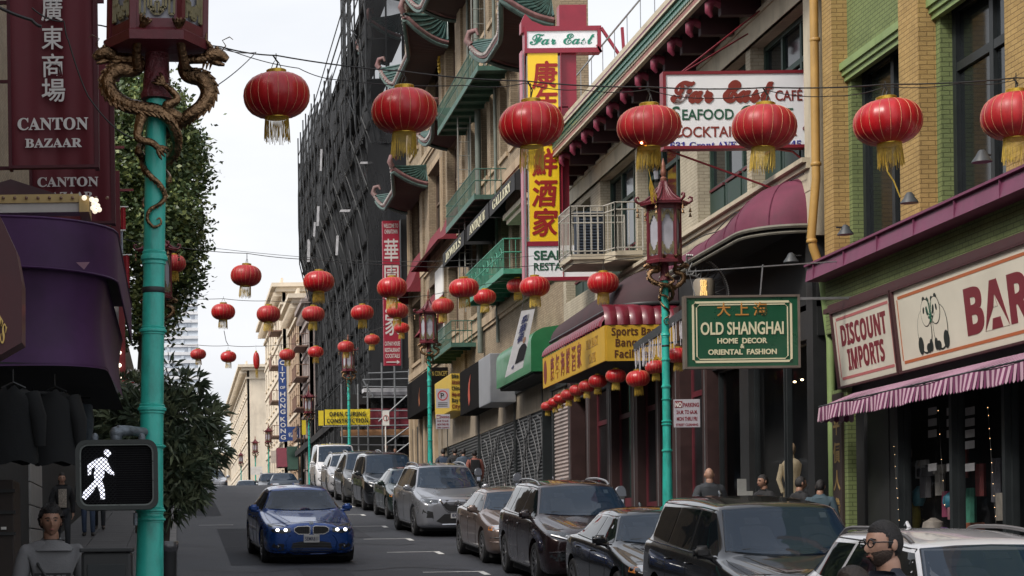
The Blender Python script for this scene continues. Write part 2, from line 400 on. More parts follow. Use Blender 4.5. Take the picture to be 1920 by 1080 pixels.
# ================================================================ walls with openings
def wall_x(mb, X, y0, y1, z0, z1, holes=(), depth=.25, thick=.3):
 """wall in the plane x = X (outside faces -X) with openings (ya, yb, za, zb) and their reveals"""
 ys = sorted({y0, y1, *[h[0] for h in holes], *[h[1] for h in holes]}); zs = sorted({z0, z1, *[h[2] for h in holes], *[h[3] for h in holes]})
 for ya, yb in zip(ys, ys[1:]):
  for za, zb in zip(zs, zs[1:]):
   cy, cz = (ya + yb) / 2, (za + zb) / 2
   if any(h[0] < cy < h[1] and h[2] < cz < h[3] for h in holes): continue
   mb.add([(X, ya, za), (X, ya, zb), (X, yb, zb), (X, yb, za)], [(0, 1, 2, 3)])
 for ya, yb, za, zb in holes:
  D = X + depth
  mb.add([(X, ya, za), (X, yb, za), (X, yb, zb), (X, ya, zb), (D, ya, za), (D, yb, za), (D, yb, zb), (D, ya, zb)],
   [(0, 4, 5, 1), (1, 5, 6, 2), (2, 6, 7, 3), (3, 7, 4, 0)])
 mb.add([(X, y0, z0), (X + thick, y0, z0), (X + thick, y0, z1), (X, y0, z1)], [(0, 1, 2, 3)])
 mb.add([(X, y1, z0), (X + thick, y1, z0), (X + thick, y1, z1), (X, y1, z1)], [(3, 2, 1, 0)])
 mb.add([(X, y0, z1), (X + thick, y0, z1), (X + thick, y1, z1), (X, y1, z1)], [(0, 1, 2, 3)])
def window_x(parent, X, ya, yb, za, zb, fm, gm=None, fw=.07, mul=(), tr=(), name='window'):
 """frame at plane X with glass behind; mul are y positions, tr are z positions"""
 f = MB()
 f.box(X - .04, X + .05, ya, ya + fw, za, zb); f.box(X - .04, X + .05, yb - fw, yb, za, zb)
 f.box(X - .042, X + .05, ya, yb, zb - fw, zb + .001); f.box(X - .042, X + .05, ya, yb, za - .001, za + fw)
 for y in mul: f.box(X - .035, X + .045, y - fw / 2, y + fw / 2, za + fw, zb - fw)
 for z in tr: f.box(X - .03, X + .04, ya + fw, yb - fw, z - fw / 2, z + fw / 2)
 o = f.build(name, fm, parent)
 ycuts = [ya + fw] + sorted(mul) + [yb - fw]; zc = [za + fw] + sorted(tr) + [zb - fw]
 for a, c in zip(ycuts, ycuts[1:]):
  for e, g in zip(zc, zc[1:]):
   j = random.uniform(-.004, .004); q = MB()
   q.add([(X + .02 + j, a, e), (X + .02 + j, a, g), (X + .02 - j, c, g), (X + .02 - j, c, e)], [(0, 1, 2, 3)])
   q.build('pane', gm or M['glass'], o)
 return o
def win(parent, X, ya, yb, za, zb, fm, **k): return window_x(parent, X, ya, yb, za, zb, fm, **k)
# ================================================================ yellow and green brick shop building (near, kerb side of the shops)
bg = thing('shop_building', 'yellow brick shop building with green panels, magenta ledge and dark windows', 'building', (11, 24, zg(24)))
Y0, Y1 = 12.0, 33.42; ZC = 4.72
near = [32.94, 29.12, 25.3, 21.48, 17.66, 13.84]
pier = MB()
for k, yn in enumerate(near):
 yf = min(yn + .79, Y1)
 pier.box(11.0, 11.262, yn, yf, 4.45, 14)
pier.build('brick_pier', M['ylwb'], bg)
gw = MB()
for k, yn in enumerate(near[:-1]):
 a, c = near[k + 1] + .79, yn
 gw.box(11.26, 11.6, a, c, 8.0, 14)                      # panel over the windows
 gw.box(11.262, 11.5, c - .16, c, 4.5, 8.0)               # narrow jambs
 gw.box(11.262, 11.5, a, a + .16, 4.5, 8.0)
gw.build('green_brick_panel', M['grnb'], bg)
for k, yn in enumerate(near[:-1]):
 a, c = near[k + 1] + .79, yn
 h = MB(); h.box(11.12, 11.30, a - .002, c + .002, 7.9, 8.02); h.box(11.16, 11.3, a, c, 7.81, 7.9); h.box(11.2, 11.3, a, c, 7.72, 7.81)
 h.build('window_hood', M['grnp'], bg)
 win(bg, 11.48, a + .16, c - .16, 4.6, 7.9, M['darkframe'], fw=.13, mul=(a + 1.5,), tr=(6.95,))
w_ = MB(); wall_x(w_, 11.0, Y0, Y1, 3.55, 4.46); w_.box(11.62, 11.9, Y0, Y1, 3.5, 14); w_.build('green_brick_band', M['grnb'], bg)
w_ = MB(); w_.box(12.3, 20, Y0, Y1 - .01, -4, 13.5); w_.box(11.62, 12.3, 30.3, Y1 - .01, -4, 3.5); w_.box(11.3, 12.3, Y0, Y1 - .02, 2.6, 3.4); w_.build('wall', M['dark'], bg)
# magenta ledge with its flashing joints
l_ = MB(); l_.add([(10.66, Y0, 4.45), (10.7, Y0, 4.72), (11.3, Y0, 4.80), (11.3, Y0, 4.44), (10.66, Y1, 4.45), (10.7, Y1, 4.72), (11.3, Y1, 4.80), (11.3, Y1, 4.44)],
 [(0, 1, 5, 4), (1, 2, 6, 5), (0, 4, 7, 3), (0, 3, 2, 1), (4, 5, 6, 7)])
y = Y0
while y < Y1: l_.box(10.655, 10.7, y, y + .012, 4.45, 4.725); y += 1.5
l_.box(10.64, 10.72, Y0, Y1, 4.70, 4.735)
l_.build('ledge', M['magp'], bg)
brown = mat('brown_sign_trim', (.055, .018, .02), .6, var=.2, nscale=5)
t_ = MB(); t_.box(10.80, 11.0, Y0, 32.95, 3.84, 3.92); t_.box(10.86, 11.0, Y0, 32.9, 3.92, 3.98); t_.build('sign_trim', brown, bg)
# green pilaster at ground floor
p_ = MB(); p_.box(10.98, 11.12, 32.35, 33.1, zg(32) - .3, 2.57); p_.build('green_pilaster', M['grnb'], bg)
# shopfront: dark door recess, mullions, glass
sf = MB(); sf.box(11.05, 11.15, Y0, 32.3, 2.3, 3.7)
for y in (30.2, 28.1, 26.3, 24.2, 22.0): sf.box(11.0, 11.1, y - .05, y + .05, zg(y) - .2, 2.4)
sf.box(10.99, 11.09, Y0, 30.2, zg(30) - .6, zg(24) + .55)
sf.build('shopfront', M['darkframe'], bg)
win(bg, 11.12, 28.15, 30.15, -.3, 2.3, M['darkframe'], gm=M['clear'], fw=.05, name='shop_window')
win(bg, 11.12, 26.35, 28.05, -.4, 2.3, M['darkframe'], gm=M['clear'], fw=.05, name='shop_window')
win(bg, 11.12, 24.25, 26.25, -.6, 2.3, M['darkframe'], gm=M['clear'], fw=.05, name='shop_window')
dr = MB(); dr.box(11.25, 11.3, 30.4, 32.2, -1.2, 2.2); dr.box(11.24, 11.27, 31.2, 31.26, -1.2, 2.2); dr.build('door', M['black'], bg)
# ---- sign boards (lean out at the top)
def lean_pt(y, t): return Vector((10.97 - .13 * t, y, 2.57 + 1.27 * t))
vsg = (lean_pt(0, 1) - lean_pt(0, 0)).normalized(); usg = Vector((0, -1, 0)); nsg = usg.cross(vsg)
signw = mat('sign_white', (.62, .59, .5), .35, var=.05, nscale=2, coat=.3)
signc = mat('sign_warm_white', (.66, .62, .52), .35, var=.06, nscale=1.5, coat=.3)
red_l = mat('sign_maroon_ink', (.17, .02, .03), .5, var=0)
pink_l = mat('sign_pink_line', (.42, .13, .13), .5, var=0)
org_l = mat('sign_orange_line', (.42, .12, .045), .5, var=0)
ink = mat('sign_black_ink', (.015, .02, .018), .5, var=0)
dgreen = mat('sign_dark_green_ink', (.01, .12, .07), .5, var=0)
def lean_board(y0, y1, name, label, border, face, words):
 t = thing(name, label, 'sign', lean_pt(y0, 0))
 f = MB(); H = 1.277
 o = lean_pt(y0, 0)
 def rect(mb, a, b_, c, d, dz0, dz1):
  mb.prism([(a, c), (b_, c), (b_, d), (a, d)], o + nsg * dz0, usg, vsg, nsg * (dz1 - dz0))
 L = y0 - y1
 rect(f, .03, L - .03, .03, H - .03, -.05, .01); f.build('face', face, t)
 f = MB(); rect(f, 0, L, 0, .035, -.06, .05); rect(f, 0, L, H - .035, H, -.06, .05); rect(f, 0, .04, .035, H - .035, -.06, .05); rect(f, L - .04, L, .035, H - .035, -.06, .05)
 f.build('frame', brown, t)
 f = MB(); m = .13; wv = .045
 rect(f, m + .05, L - m - .05, m, m + wv, .01, .014); rect(f, m + .05, L - m - .05, H - m - wv, H - m, .01, .014)
 rect(f, m, m + wv * .6, m + .05, H - m - .05, .01, .014); rect(f, L - m - wv * .6, L - m, m + .05, H - m - .05, .01, .014)
 f.build('border_line', border, t)
 words(t, o)
 return t
def w1(t, o):
 q = MB()
 q.text(sans('DISCOUNT'), o + usg * 1.36 + vsg * .68 + nsg * .011, usg, vsg, h=.33, width=2.05, align='C', depth=.004, bold=.02)
 q.text(sans('IMPORTS'), o + usg * 1.36 + vsg * .27 + nsg * .011, usg, vsg, h=.33, width=1.65, align='C', depth=.004, bold=.02)
 q.build('lettering', red_l, t)
lean_board(32.62, 29.9, 'sign_board', 'white board reading DISCOUNT IMPORTS in maroon letters above the striped awning', pink_l, signw, w1)
def w2(t, o):
 q = MB(); q.text(sans('BARGAIN'), o + usg * 2.6 + vsg * .30 + nsg * .011, usg, vsg, h=.63, width=4.7, depth=.004, bold=.02); q.build('lettering', red_l, t)
 # two pandas with bamboo, flat print
 def P(a, b_): return (a, b_)
 def disc(mb, ca, cb, ra, rb, z, rot=0, n=20):
  mb.prism([(ca + ra * math.cos(2 * PI * i / n) * math.cos(rot) - rb * math.sin(2 * PI * i / n) * math.sin(rot), cb + ra * math.cos(2 * PI * i / n) * math.sin(rot) + rb * math.sin(2 * PI * i / n) * math.cos(rot)) for i in range(n)], o + nsg * z, usg, vsg, nsg * .002)
 bk = MB(); wh = MB(); bk2 = MB(); gn = MB()
 for (x, s_) in ((1.15, 1), (1.62, -1)):
  disc(bk, x - .06 * s_, .52, .27, .33, .011); disc(wh, x - .06 * s_, .53, .25, .31, .0135)
  disc(bk2, x - .24 * s_, .33, .1, .13, .016); disc(bk2, x + .05 * s_, .27, .09, .07, .016); disc(bk2, x + .14 * s_, .3, .06, .09, .016)
  disc(bk2, x + .02 * s_, .97, .05, .05, .016); disc(bk2, x + .3 * s_ * .5, .95, .045, .045, .016)
  disc(bk2, x + .06 * s_, .78, .185, .205, .0165)
 bk.build('panda_outline', ink, t); wh.build('panda_body', signc, t); bk2.build('panda_marking', ink, t)
 fc = MB()
 for (x, s_) in ((1.15, 1), (1.62, -1)): disc(fc, x + .06 * s_, .78, .17, .19, .0190)
 fc.build('panda_face', signc, t)
 ey = MB()
 for (x, s_) in ((1.15, 1), (1.62, -1)):
  disc(ey, x + .12 * s_, .8, .035, .07, .0215, .3 * s_); disc(ey, x + .0 * s_, .82, .03, .05, .0215, -.3 * s_); disc(ey, x + .17 * s_, .7, .025, .02, .0215)
 ey.build('panda_eye', ink, t)
 for i in range(9):
  a = PI / 2 + (i - 4) * .28; c = .62 + .05 * (i % 3)
  gn.prism([(1.385 - .012, c), (1.385 + .012, c), (1.385 + .2 * math.cos(a), c + .3 * abs(math.sin(a)))], o + nsg * .024, usg, vsg, nsg * .002)
 gn.build('bamboo', dgreen, t)
lean_board(29.84, 17.0, 'sign_board', 'long white board with two pandas and big maroon letters BARG', org_l, signc, w2)
# ---- striped awning
aw = thing('striped_awning', 'pink and purple striped awning with scalloped valance over the shopfront', 'awning', (10.9, 24, 2.4))
sw = mat('awning_pale_pink', (.48, .32, .39), .8, var=.12, nscale=5); sp_ = mat('awning_purple', (.15, .03, .09), .8, var=.12, nscale=5)
A0, A1 = 31.95, 15.0; n = 2 * int((A0 - A1) / .17)
for col, m_ in ((0, sw), (1, sp_)):
 q = MB()
 for i in range(n):
  if i % 2 != col: continue
  ya = A0 - i * .085; yb = ya - .085
  sag = .02 * math.sin(i * .21)
  vz = 1.99 + .012 * math.sin(i * .13)
  q.add([(10.96, ya, 2.45), (10.96, yb, 2.45), (10.40, yb, 2.23 + sag), (10.40, ya, 2.23 + sag)], [(0, 1, 2, 3)])
  ym = (ya + yb) / 2
  j = .03 * math.sin(i * .5)
  q.add([(10.385, ya, 2.215 + sag), (10.385, yb, 2.215 + sag), (10.36 + j, yb, vz + .02), (10.355 + j, ym, vz - .01), (10.36 + j, ya, vz + .02)], [(0, 1, 2, 3, 4)])
 for (xa, xb) in ((10.40, 10.96),):      # the end cheek
  m6 = 7
  for i in range(m6):
   if i % 2 != col: continue
   x0 = xa + (xb - xa) * i / m6; x1 = xa + (xb - xa) * (i + 1) / m6
   q.add([(x0, A0 + .002, 2.23 + .22 * i / m6), (x1, A0 + .002, 2.23 + .22 * (i + 1) / m6), (x1, A0 + .03, 2.0), ((x0 + x1) / 2, A0 + .03, 1.97), (x0, A0 + .03, 2.0)], [(0, 1, 2, 3, 4)])
 q.build('awning_stripe', m_, aw)
q = MB(); q.tube([(10.392, A1, 2.235), (10.392, A0 + .02, 2.235)], .014, 6)
for y in (31.9, 27.5, 23): q.tube([(10.4, y, 2.22), (10.98, y, 2.3)], .012, 6)
q.build('awning_bar', M['darkframe'], aw)
# ---- drainpipe
dp = thing('drainpipe', 'yellow drainpipe with magenta and lime lower sections between two buildings', 'drainpipe', (10.9, 33.6, 4))
pts = [at(1525, -60, 33.55), at(1530, 335, 33.55), at(1521, 445, 33.55), at(1525, 465, 33.55), at(1536, 496, 33.55)]
q = MB(); q.tube(pts, .073, 14);
for (x, y) in ((1528, 75), (1530, 308), (1522, 452)):
 c = at(x, y, 33.55); q.lathe([(.082, -.03), (.09, -.02), (.09, .02), (.082, .03)], 14, c)
yp = mat('yellow_pipe_paint', (.42, .25, .07), .5, var=.12, nscale=3, dirt=(.2, .11, .03), dirt_amt=.5)
q.build('pipe', yp, dp, smooth=40)
q = MB(); q.tube([at(1536, 496, 33.55), at(1543, 528, 33.55)], .07, 14); q.build('pipe', mat('magenta_pipe', (.3, .03, .16), .5, var=.1), dp, smooth=40, label='magenta painted section')
q = MB(); q.tube([at(1543, 528, 33.55), at(1553, 612, 33.5), at(1557, 640, 33.45), at(1563, 1000, 33.4)], .068, 14); q.build('pipe', M['grnp'], dp, smooth=40, label='lime painted section')
# ---- vertical sign on the green pilaster
vs_ = thing('vertical_sign', 'narrow dark vertical plaque with faded gold characters on the green pilaster', 'sign', (10.93, 32.72, 1))
q = MB(); q.box(10.93, 10.975, 32.5, 32.95, zg(32) + .75, 2.5); q.build('board', mat('dark_wood_board', (.035, .022, .018), .7), vs_)
q = MB()
for i, ch in enumerate('平價人參行'): q.text(ch, (10.928, 32.9, 1.85 - i * .46), (0, -1, 0), (0, 0, 1), h=.26, width=.32, depth=.003, bold=.02)
q.build('lettering', mat('faded_gold_letter', (.3, .2, .07), .6, var=.2), vs_)
# ---- gooseneck lamps: arm from the ledge, shade outboard
def gooseneck(px, py, qx, qy, Y):
 a = at(px, py, Y); g = thing('gooseneck_lamp', '', 'lamp', (10.7, Y, a.z))
 q = MB(); q.tube([(10.72 + (0), Y, at(qx, qy, Y).z), ((10.72 + a.x) / 2, Y, (a.z + at(qx, qy, Y).z) / 2 + .02), (a.x + .07, Y, a.z + .05), (a.x + .02, Y, a.z + .06)], .014, 6); q.build('arm', M['black'], g)
 q = MB(); q.lathe([(.13, -.07), (.125, -.05), (.075, .02), (.05, .07), (.03, .09)], 14, (a.x, Y, a.z)); o = q.build('shade', mat('grey_lamp_shade', (.05, .055, .06), .5, var=.2), g, smooth=40)
 return g
g1 = gooseneck(1585, 432, 1660, 425, 32.0); setp(g1, 'dark gooseneck sign lamp over the narrow brick pier by the drainpipe')
g2 = gooseneck(1705, 372, 1800, 369, 28.9); setp(g2, 'dark gooseneck sign lamp in front of the wide middle brick pier')
g3 = gooseneck(1841, 294, 1925, 290, 25.9); setp(g3, 'dark gooseneck sign lamp in front of the large two-light window')
g4 = gooseneck(1483, 484, 1545, 479, 33.8); setp(g4, 'dark gooseneck lamp over the gloomy doorway behind the green hanging sign')
for g in (g1, g2, g3, g4): g['group'] = 'gooseneck lamps along the ledge'
# ---- string lights and goods in the shop window
sb = mat('warm_bulb', (1, .8, .5), .5, var=0, emit=(1, .62, .3), es=3)
for k, (px, ya, yb, n_, lab) in enumerate(((1676, 835, 995, 8, 'string of tiny warm fairy lights down the first shop window post'), (1852, 762, 1010, 12, 'string of tiny warm fairy lights down the thick post beside the goods'), (1759, 770, 990, 5, 'sparse string of warm fairy lights among the window goods'))):
 t = thing('fairy_lights', lab, 'string lights', (10.95, 27, 0), group='fairy lights in the shop window'); q = MB(); q2 = MB(); p0 = None
 for i in range(n_):
  p = atX(px + (yb - ya) * i / n_ * .07, ya + (yb - ya) * (i + random.uniform(-.2, .2)) / n_, 10.96); q.ball(p, .0045, 6, 4)
  if p0: q2.tube([p0, p], .004, 4)
  p0 = p
 q.build('bulb', sb, t); q2.build('cable', M['wire'], t)
goods = [(1700, 870, 20, 60, (.16, .12, .1), 'tan shirt'), (1722, 930, 20, 40, (.05, .2, .25), 'blue bag'), (1762, 900, 24, 60, (.25, .24, .22), 'pale shirt'), (1838, 900, 22, 60, (.2, .04, .04), 'red scarf'), (1868, 900, 26, 80, (.1, .1, .12), 'grey cloth'), (1888, 950, 26, 50, (.25, .23, .2), 'cream box'), (1822, 990, 40, 20, (.3, .1, .05), 'rust box'), (1770, 1000, 30, 24, (.1, .05, .15), 'violet bag'), (1735, 905, 40, 60, (.08, .08, .09), 'dark shirt'), (1712, 965, 22, 70, (.35, .3, .04), 'yellow bag'), (1775, 945, 26, 50, (.2, .03, .08), 'crimson scarf'), (1800, 870, 50, 55, (.13, .03, .03), 'brick red cloth'),
  (1783, 937, 22, 30, (.03, .18, .26), 'turquoise cap'), (1750, 985, 30, 30, (.3, .27, .24), 'white teapot'), (1737, 1000, 16, 14, (.5, .06, .03), 'orange red ball'), (1820, 950, 24, 70, (.04, .2, .14), 'green cloth'), (1800, 962, 40, 24, (.3, .14, .17), 'pink box'), (1726, 880, 34, 36, (.3, .3, .3), 'white shirt')]
for k, (px, py, wpx, hpx, c, lab) in enumerate(goods):
 p = atX(px, py, 11.45); wv, hv = wpx / 45 * .5, hpx / 130
 t = thing('shop_item', lab + ' displayed behind the glass of the striped awning shop', 'goods', p, group='goods in the shop window'); q = MB()
 if 'shirt' in lab or 'cloth' in lab or 'scarf' in lab:
  q.grid(lambda i, j: (p.x + .05 * math.sin(i * 1.9), p.y - wv / 2 + wv * i / 8 * (1 - .15 * (j == 4)), p.z - hv / 2 + hv * j / 4), 9, 5)
  if 'shirt' in lab: q.box(p.x - .03, p.x + .03, p.y - wv * .8, p.y + wv * .8, p.z + hv * .2, p.z + hv * .5, .02)
 elif 'box' in lab: q.box(p.x - .1, p.x + .1, p.y - wv / 2, p.y + wv / 2, p.z - hv / 2, p.z + hv / 2, .01)
 else: q.lathe([(.3 * wv, -hv / 2), (.5 * wv, -hv * .2), (.45 * wv, hv * .2), (.2 * wv, hv * .4), (.1 * wv, hv / 2)], 12, p)
 q.build('item', mat('goods_%d' % k, c, .6, var=.25, nscale=9), t, smooth=50)
t = thing('notice_board', 'sheet of pale printed price notices in the top of the shop window', 'notice', atX(1765, 790, 11.09)); q = MB()
for i in range(6):
 for j in range(3):
  if random.random() < .25: continue
  q = MB(); p = atX(1745 + j * 35, 772 + i * 21, 11.085); q.box(p.x, p.x + .006, p.y - .22, p.y + .1, p.z - .05, p.z + .06); q.build('paper', mat('grey_paper', (.22, .22, .23), .8, var=.15), t)
# ================================================================ restaurant building with the deep bracketed eave
fe = thing('restaurant_building', 'cream restaurant building with deep bracketed eave, green windows and maroon canopies', 'building', (11, 45, zg(45)))
FY0, FY1 = 33.9, 56.0
woodg = mat('dark_green_wood', (.02, .045, .035), .55, var=.25, nscale=6)
maroonw = mat('maroon_wood', (.10, .014, .022), .55, var=.2, nscale=6)
creamb = brick_mat('cream_brick', (.46, .41, .31), (.42, .37, .28), (.3, .26, .19))
holes = [(34.3, 37.6, 6.7, 9.48), (37.9, 41.5, 6.7, 9.48), (42.9, 46.9, 6.7, 9.48), (47.1, 51.0, 6.7, 9.48), (52.2, 55.6, 6.9, 9.3)]
w_ = MB(); wall_x(w_, 11.0, FY0, FY1, 6.3, 11.4, holes, depth=.35); w_.build('wall', creamb, fe)
w_ = MB(); w_.box(12.2, 20, FY0, FY1 - .01, -2, 11.3); w_.box(11.5, 12.2, FY0 + .1, FY1 - .1, 4.2, 11); w_.build('inner_wall', M['dark'], fe)
for (a, c, e, g) in holes:
 o = win(fe, 11.3, a, c, e, g, woodg, fw=.1, mul=(a + (c - a) / 3, a + 2 * (c - a) / 3), tr=(7.45, 8.7))
 for i in range(3):
  ya = a + (c - a) * i / 3 + .12; yb = a + (c - a) * (i + 1) / 3 - .12
  q = MB(); q.box(11.25, 11.29, ya, yb, e + .12, 7.38, .01); q.build('window_panel', woodg, fe)
  q = MB(); q.box(11.22, 11.27, ya - .02, yb + .02, 7.4, 7.45); q.build('window_rail', maroonw, fe)
q = MB(); q.box(10.94, 11.0, FY0, FY1, 9.48, 9.95); q.box(10.9, 11.0, FY0, FY1, 9.90, 9.98); q.box(10.92, 11, FY0, FY1, 9.48, 9.54); q.build('frieze', M['cream'], fe)
# cornice under the windows
q = MB(); q.box(10.78, 11.0, FY0, 50.9, 6.58, 6.66); q.box(10.86, 11.0, FY0, 50.9, 6.48, 6.58); q.box(10.92, 11.0, FY0, 50.9, 6.1, 6.48); q.build('cornice', M['cream'], fe)
q = MB(); pts = [(10.84, 34 + i * .7, 6.40 + .05 * math.sin(i * 1.3) - .03 * (i % 3)) for i in range(22)]; q.tube(pts, .012, 5); q.build('cable', M['wire'], fe)
# eave: soffit, fascia bands, tiles, brackets
EX = 9.9; E0, E1 = 33.2, 54.5
pinkw = mat('weathered_pink_wood', (.3, .14, .12), .7, var=.25, nscale=5, dirt=(.1, .06, .05))
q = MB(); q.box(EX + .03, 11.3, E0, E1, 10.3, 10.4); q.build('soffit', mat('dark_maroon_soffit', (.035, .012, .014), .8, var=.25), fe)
q = MB(); q.box(EX, EX + .1, E0, E1, 10.23, 10.27); q.box(EX + .0, EX + .1, E0, E1, 10.39, 10.43); q.box(EX - .05, EX + .1, E0, E1, 10.70, 10.75); q.box(EX + .35, EX + .5, E0, E1, 11.25, 11.36); q.build('fascia_line', M['cream'], fe)
q = MB(); q.box(EX + .02, EX + .1, E0, E1, 10.27, 10.39); q.build('fascia_band', pinkw, fe)
q = MB(); q.box(EX + .04, EX + .1, E0, E1, 10.43, 10.70); q.build('fascia_band', mat('green_tile_back', (.03, .07, .05), .7), fe)
q = MB(); q.box(EX - .02, EX + .3, E0, E1, 10.75, 10.82); q.build('fascia_band', mat('purple_trim', (.16, .05, .09), .6, var=.2), fe)
q = MB(); q.box(EX + .25, EX + .6, E0, E1, 10.82, 11.02); q.build('fascia_gap', M['black'], fe)
q = MB(); q.box(EX + .15, EX + .6, E0, E1, 11.02, 11.12); q.box(EX + .5, 20, E0, E1, 11.36, 11.4); q.box(EX + .45, EX + .9, E0, E1, 11.1, 11.36); q.build('parapet', M['cream'], fe)
tile = mat('green_glazed_tile', (.04, .13, .09), .35, var=.3, nscale=9, coat=.3)
bmt = MB(); bmt.tube([(0, 0, 0), (0, .0, .125)], .05, 6);
tm = None; y = E0 + .05
while y < E1:
 for r_ in (0, 1):
  q = MB(); yy = y + .06 * r_; zz = 10.435 + .132 * r_
  if tm is None:
   q.add([(-.03, -.055, 0), (-.03, .055, 0), (-.0, .05, .12), (-.0, -.05, .12), (.05, -.055, 0), (.05, .055, 0), (.05, .05, .12), (.05, -.05, .12)], [(0, 3, 2, 1), (0, 1, 5, 4), (1, 2, 6, 5), (2, 3, 7, 6), (3, 0, 4, 7)])
   o = q.build('roof_tile', tile, fe, local=True); tm = o
  else:
   o = tm.copy(); COL.objects.link(o)
  o.location = (EX + .0 - 11, yy - 45, zz - zg(45)); o.parent = fe
 y += .145
bk = mat('bracket_maroon_pink', (.22, .03, .06), .5, var=.3, nscale=8); dkb = mat('dark_beam', (.04, .012, .016), .7, var=.2)
k = 0; y = 34.1
while y < 54:
 q = MB(); q.box(10.25, 11.0, y - .09, y + .09, 9.92, 10.3); q.build('bracket_beam', dkb, fe)
 q = MB()
 q.tube([(10.5, y, 10.05), (10.3, y, 10.12), (10.14, y, 10.2), (10.05, y, 10.12), (10.04, y, 10.0), (10.1, y, 9.9)], [.06, .09, .085, .09, .07, .03], 8)
 q.tube([(10.1, y, 10.22), (10.0, y, 10.28), (9.97, y, 10.22)], [.04, .03, .012], 6)
 q.build('bracket_head', bk, fe, smooth=60)
 y += 1.42
# roof railings over the parapet (thin mesh poles)
q = MB()
for i in range(16):
 y = 36 + i * 1.4; q.tube([(11.2, y, 11.3), (11.2, y, 13.1)], .012, 5)
q.tube([(11.2, 36, 13.1), (11.2, 57, 13.1)], .025, 5); q.tube([(11.2, 36, 12.3), (11.2, 57, 12.3)], .008, 4)
q.build('roof_railing', M['steel'], fe)
# edge quoin by the drainpipe
q = MB(); q.box(10.93, 11.3, 33.75, 34.2, 5.3, 11.3); q.build('quoin', M['cream'], fe)
# ground floor piers and doors
z0 = lambda y: zg(y) + KERB - .05
gf = mat('brown_maroon_pilaster', (.036, .016, .015), .55, var=.25, nscale=5)
for (ya, yb, x) in ((46.8, 47.5, 10.9), (44.6, 45.0, 10.9), (49.6, 50.1, 10.9), (52.2, 52.7, 10.9), (42.6, 43.3, 10.85), (40.6, 41.0, 10.9), (54.7, 55.1, 10.9)):
 q = MB(); q.box(x, 11.3, ya, yb, z0(ya), 5.2); q.box(x - .05, 11.3, ya - .05, yb + .05, z0(ya), z0(ya) + .5); q.build('pilaster', gf, fe)
 q = MB(); q.box(x - .012, x, (ya + yb) / 2 - .02, (ya + yb) / 2 + .02, z0(ya) + .6, 4); q.build('pilaster_strip', M['steel'], fe)
for (ya, yb) in ((45.0, 46.8), (47.5, 49.6), (50.1, 52.2), (43.3, 44.6), (41.0, 42.6)):
 q = MB(); q.box(11.1, 11.15, ya, yb, z0(ya), z0(ya) + .8); q.box(11.1, 11.15, ya, ya + .12, z0(ya) + .8, 4.1); q.box(11.1, 11.15, yb - .12, yb, z0(ya) + .8, 4.1); q.box(11.1, 11.15, ya + .12, yb - .12, 3.2, 3.32)
 o = q.build('door', maroonw, fe)
 q = MB(); q.add([(11.13, ya + .12, z0(ya) + .8), (11.13, ya + .12, 4.1), (11.13, yb - .12, 4.1), (11.13, yb - .12, z0(ya) + .8)], [(0, 1, 2, 3)]); q.build('pane', M['glass'], o)
q = MB(); q.box(11.02, 11.3, FY0, FY1 - .1, 4.1, 6.3); q.build('storefront_header', M['dark'], fe)
# show window left of the brick building: dark frames, glass
for (ya, yb) in ((34.3, 36.0), (36.1, 38.0), (38.6, 40.5)):
 win(fe, 11.15, ya, yb, z0(ya) + .3, 3.6, M['darkframe'], gm=M['clear'], fw=.06, name='shop_window')
q = MB(); q.box(11.0, 11.3, 38.0, 38.6, z0(38), 3.8); q.box(11.02, 11.3, 33.9, 40.6, 3.6, 4.2); q.box(10.95, 11.3, 33.95, 34.3, z0(34), 5.4); q.build('pilaster', M['black'], fe)
# mannequin and lit notices behind the glass
mq = thing('mannequin', 'pale bald mannequin in a cream robe standing inside the dark show window', 'mannequin', (11.75, 36.5, z0(36.5) + .4))
q = MB(); X, Yp, Z = 11.5, 37.0, z0(36.5) + .4
for a, r_ in (((0, 0), 0),):
 q.lathe([(.24, 0), (.2, .4), (.15, .85), (.12, 1.0), (.17, 1.25), (.19, 1.38), (.13, 1.46), (.055, 1.5), (.05, 1.56)], 14, (X, Yp, Z))
 q.tube([(X - .17, Yp, Z + 1.38), (X - .24, Yp, Z + 1.1), (X - .2, Yp - .1, Z + .85)], [.055, .05, .035], 8)
q.build('robe', mat('glowing_cream_robe', (.34, .29, .2), .8, var=.3, nscale=7, emit=(.3, .22, .12), es=.12), mq, smooth=50)  # robe cloth glows faintly by itself, as if lit in the window
q = MB(); q.ball((X, Yp, Z + 1.67), (.085, .1, .125), 12, 10); q.build('head', mat('mannequin_skin', (.35, .25, .16), .5), mq, smooth=60)
mq.location = (X, Yp, Z)
for ch in kids(mq): ch.location = (0, 0, 0)
mm_ = Vector((11.75, 36.5, z0(36.5) + .4)) - Vector((X, Yp, Z))
for ch in kids(mq): ch.location = mm_
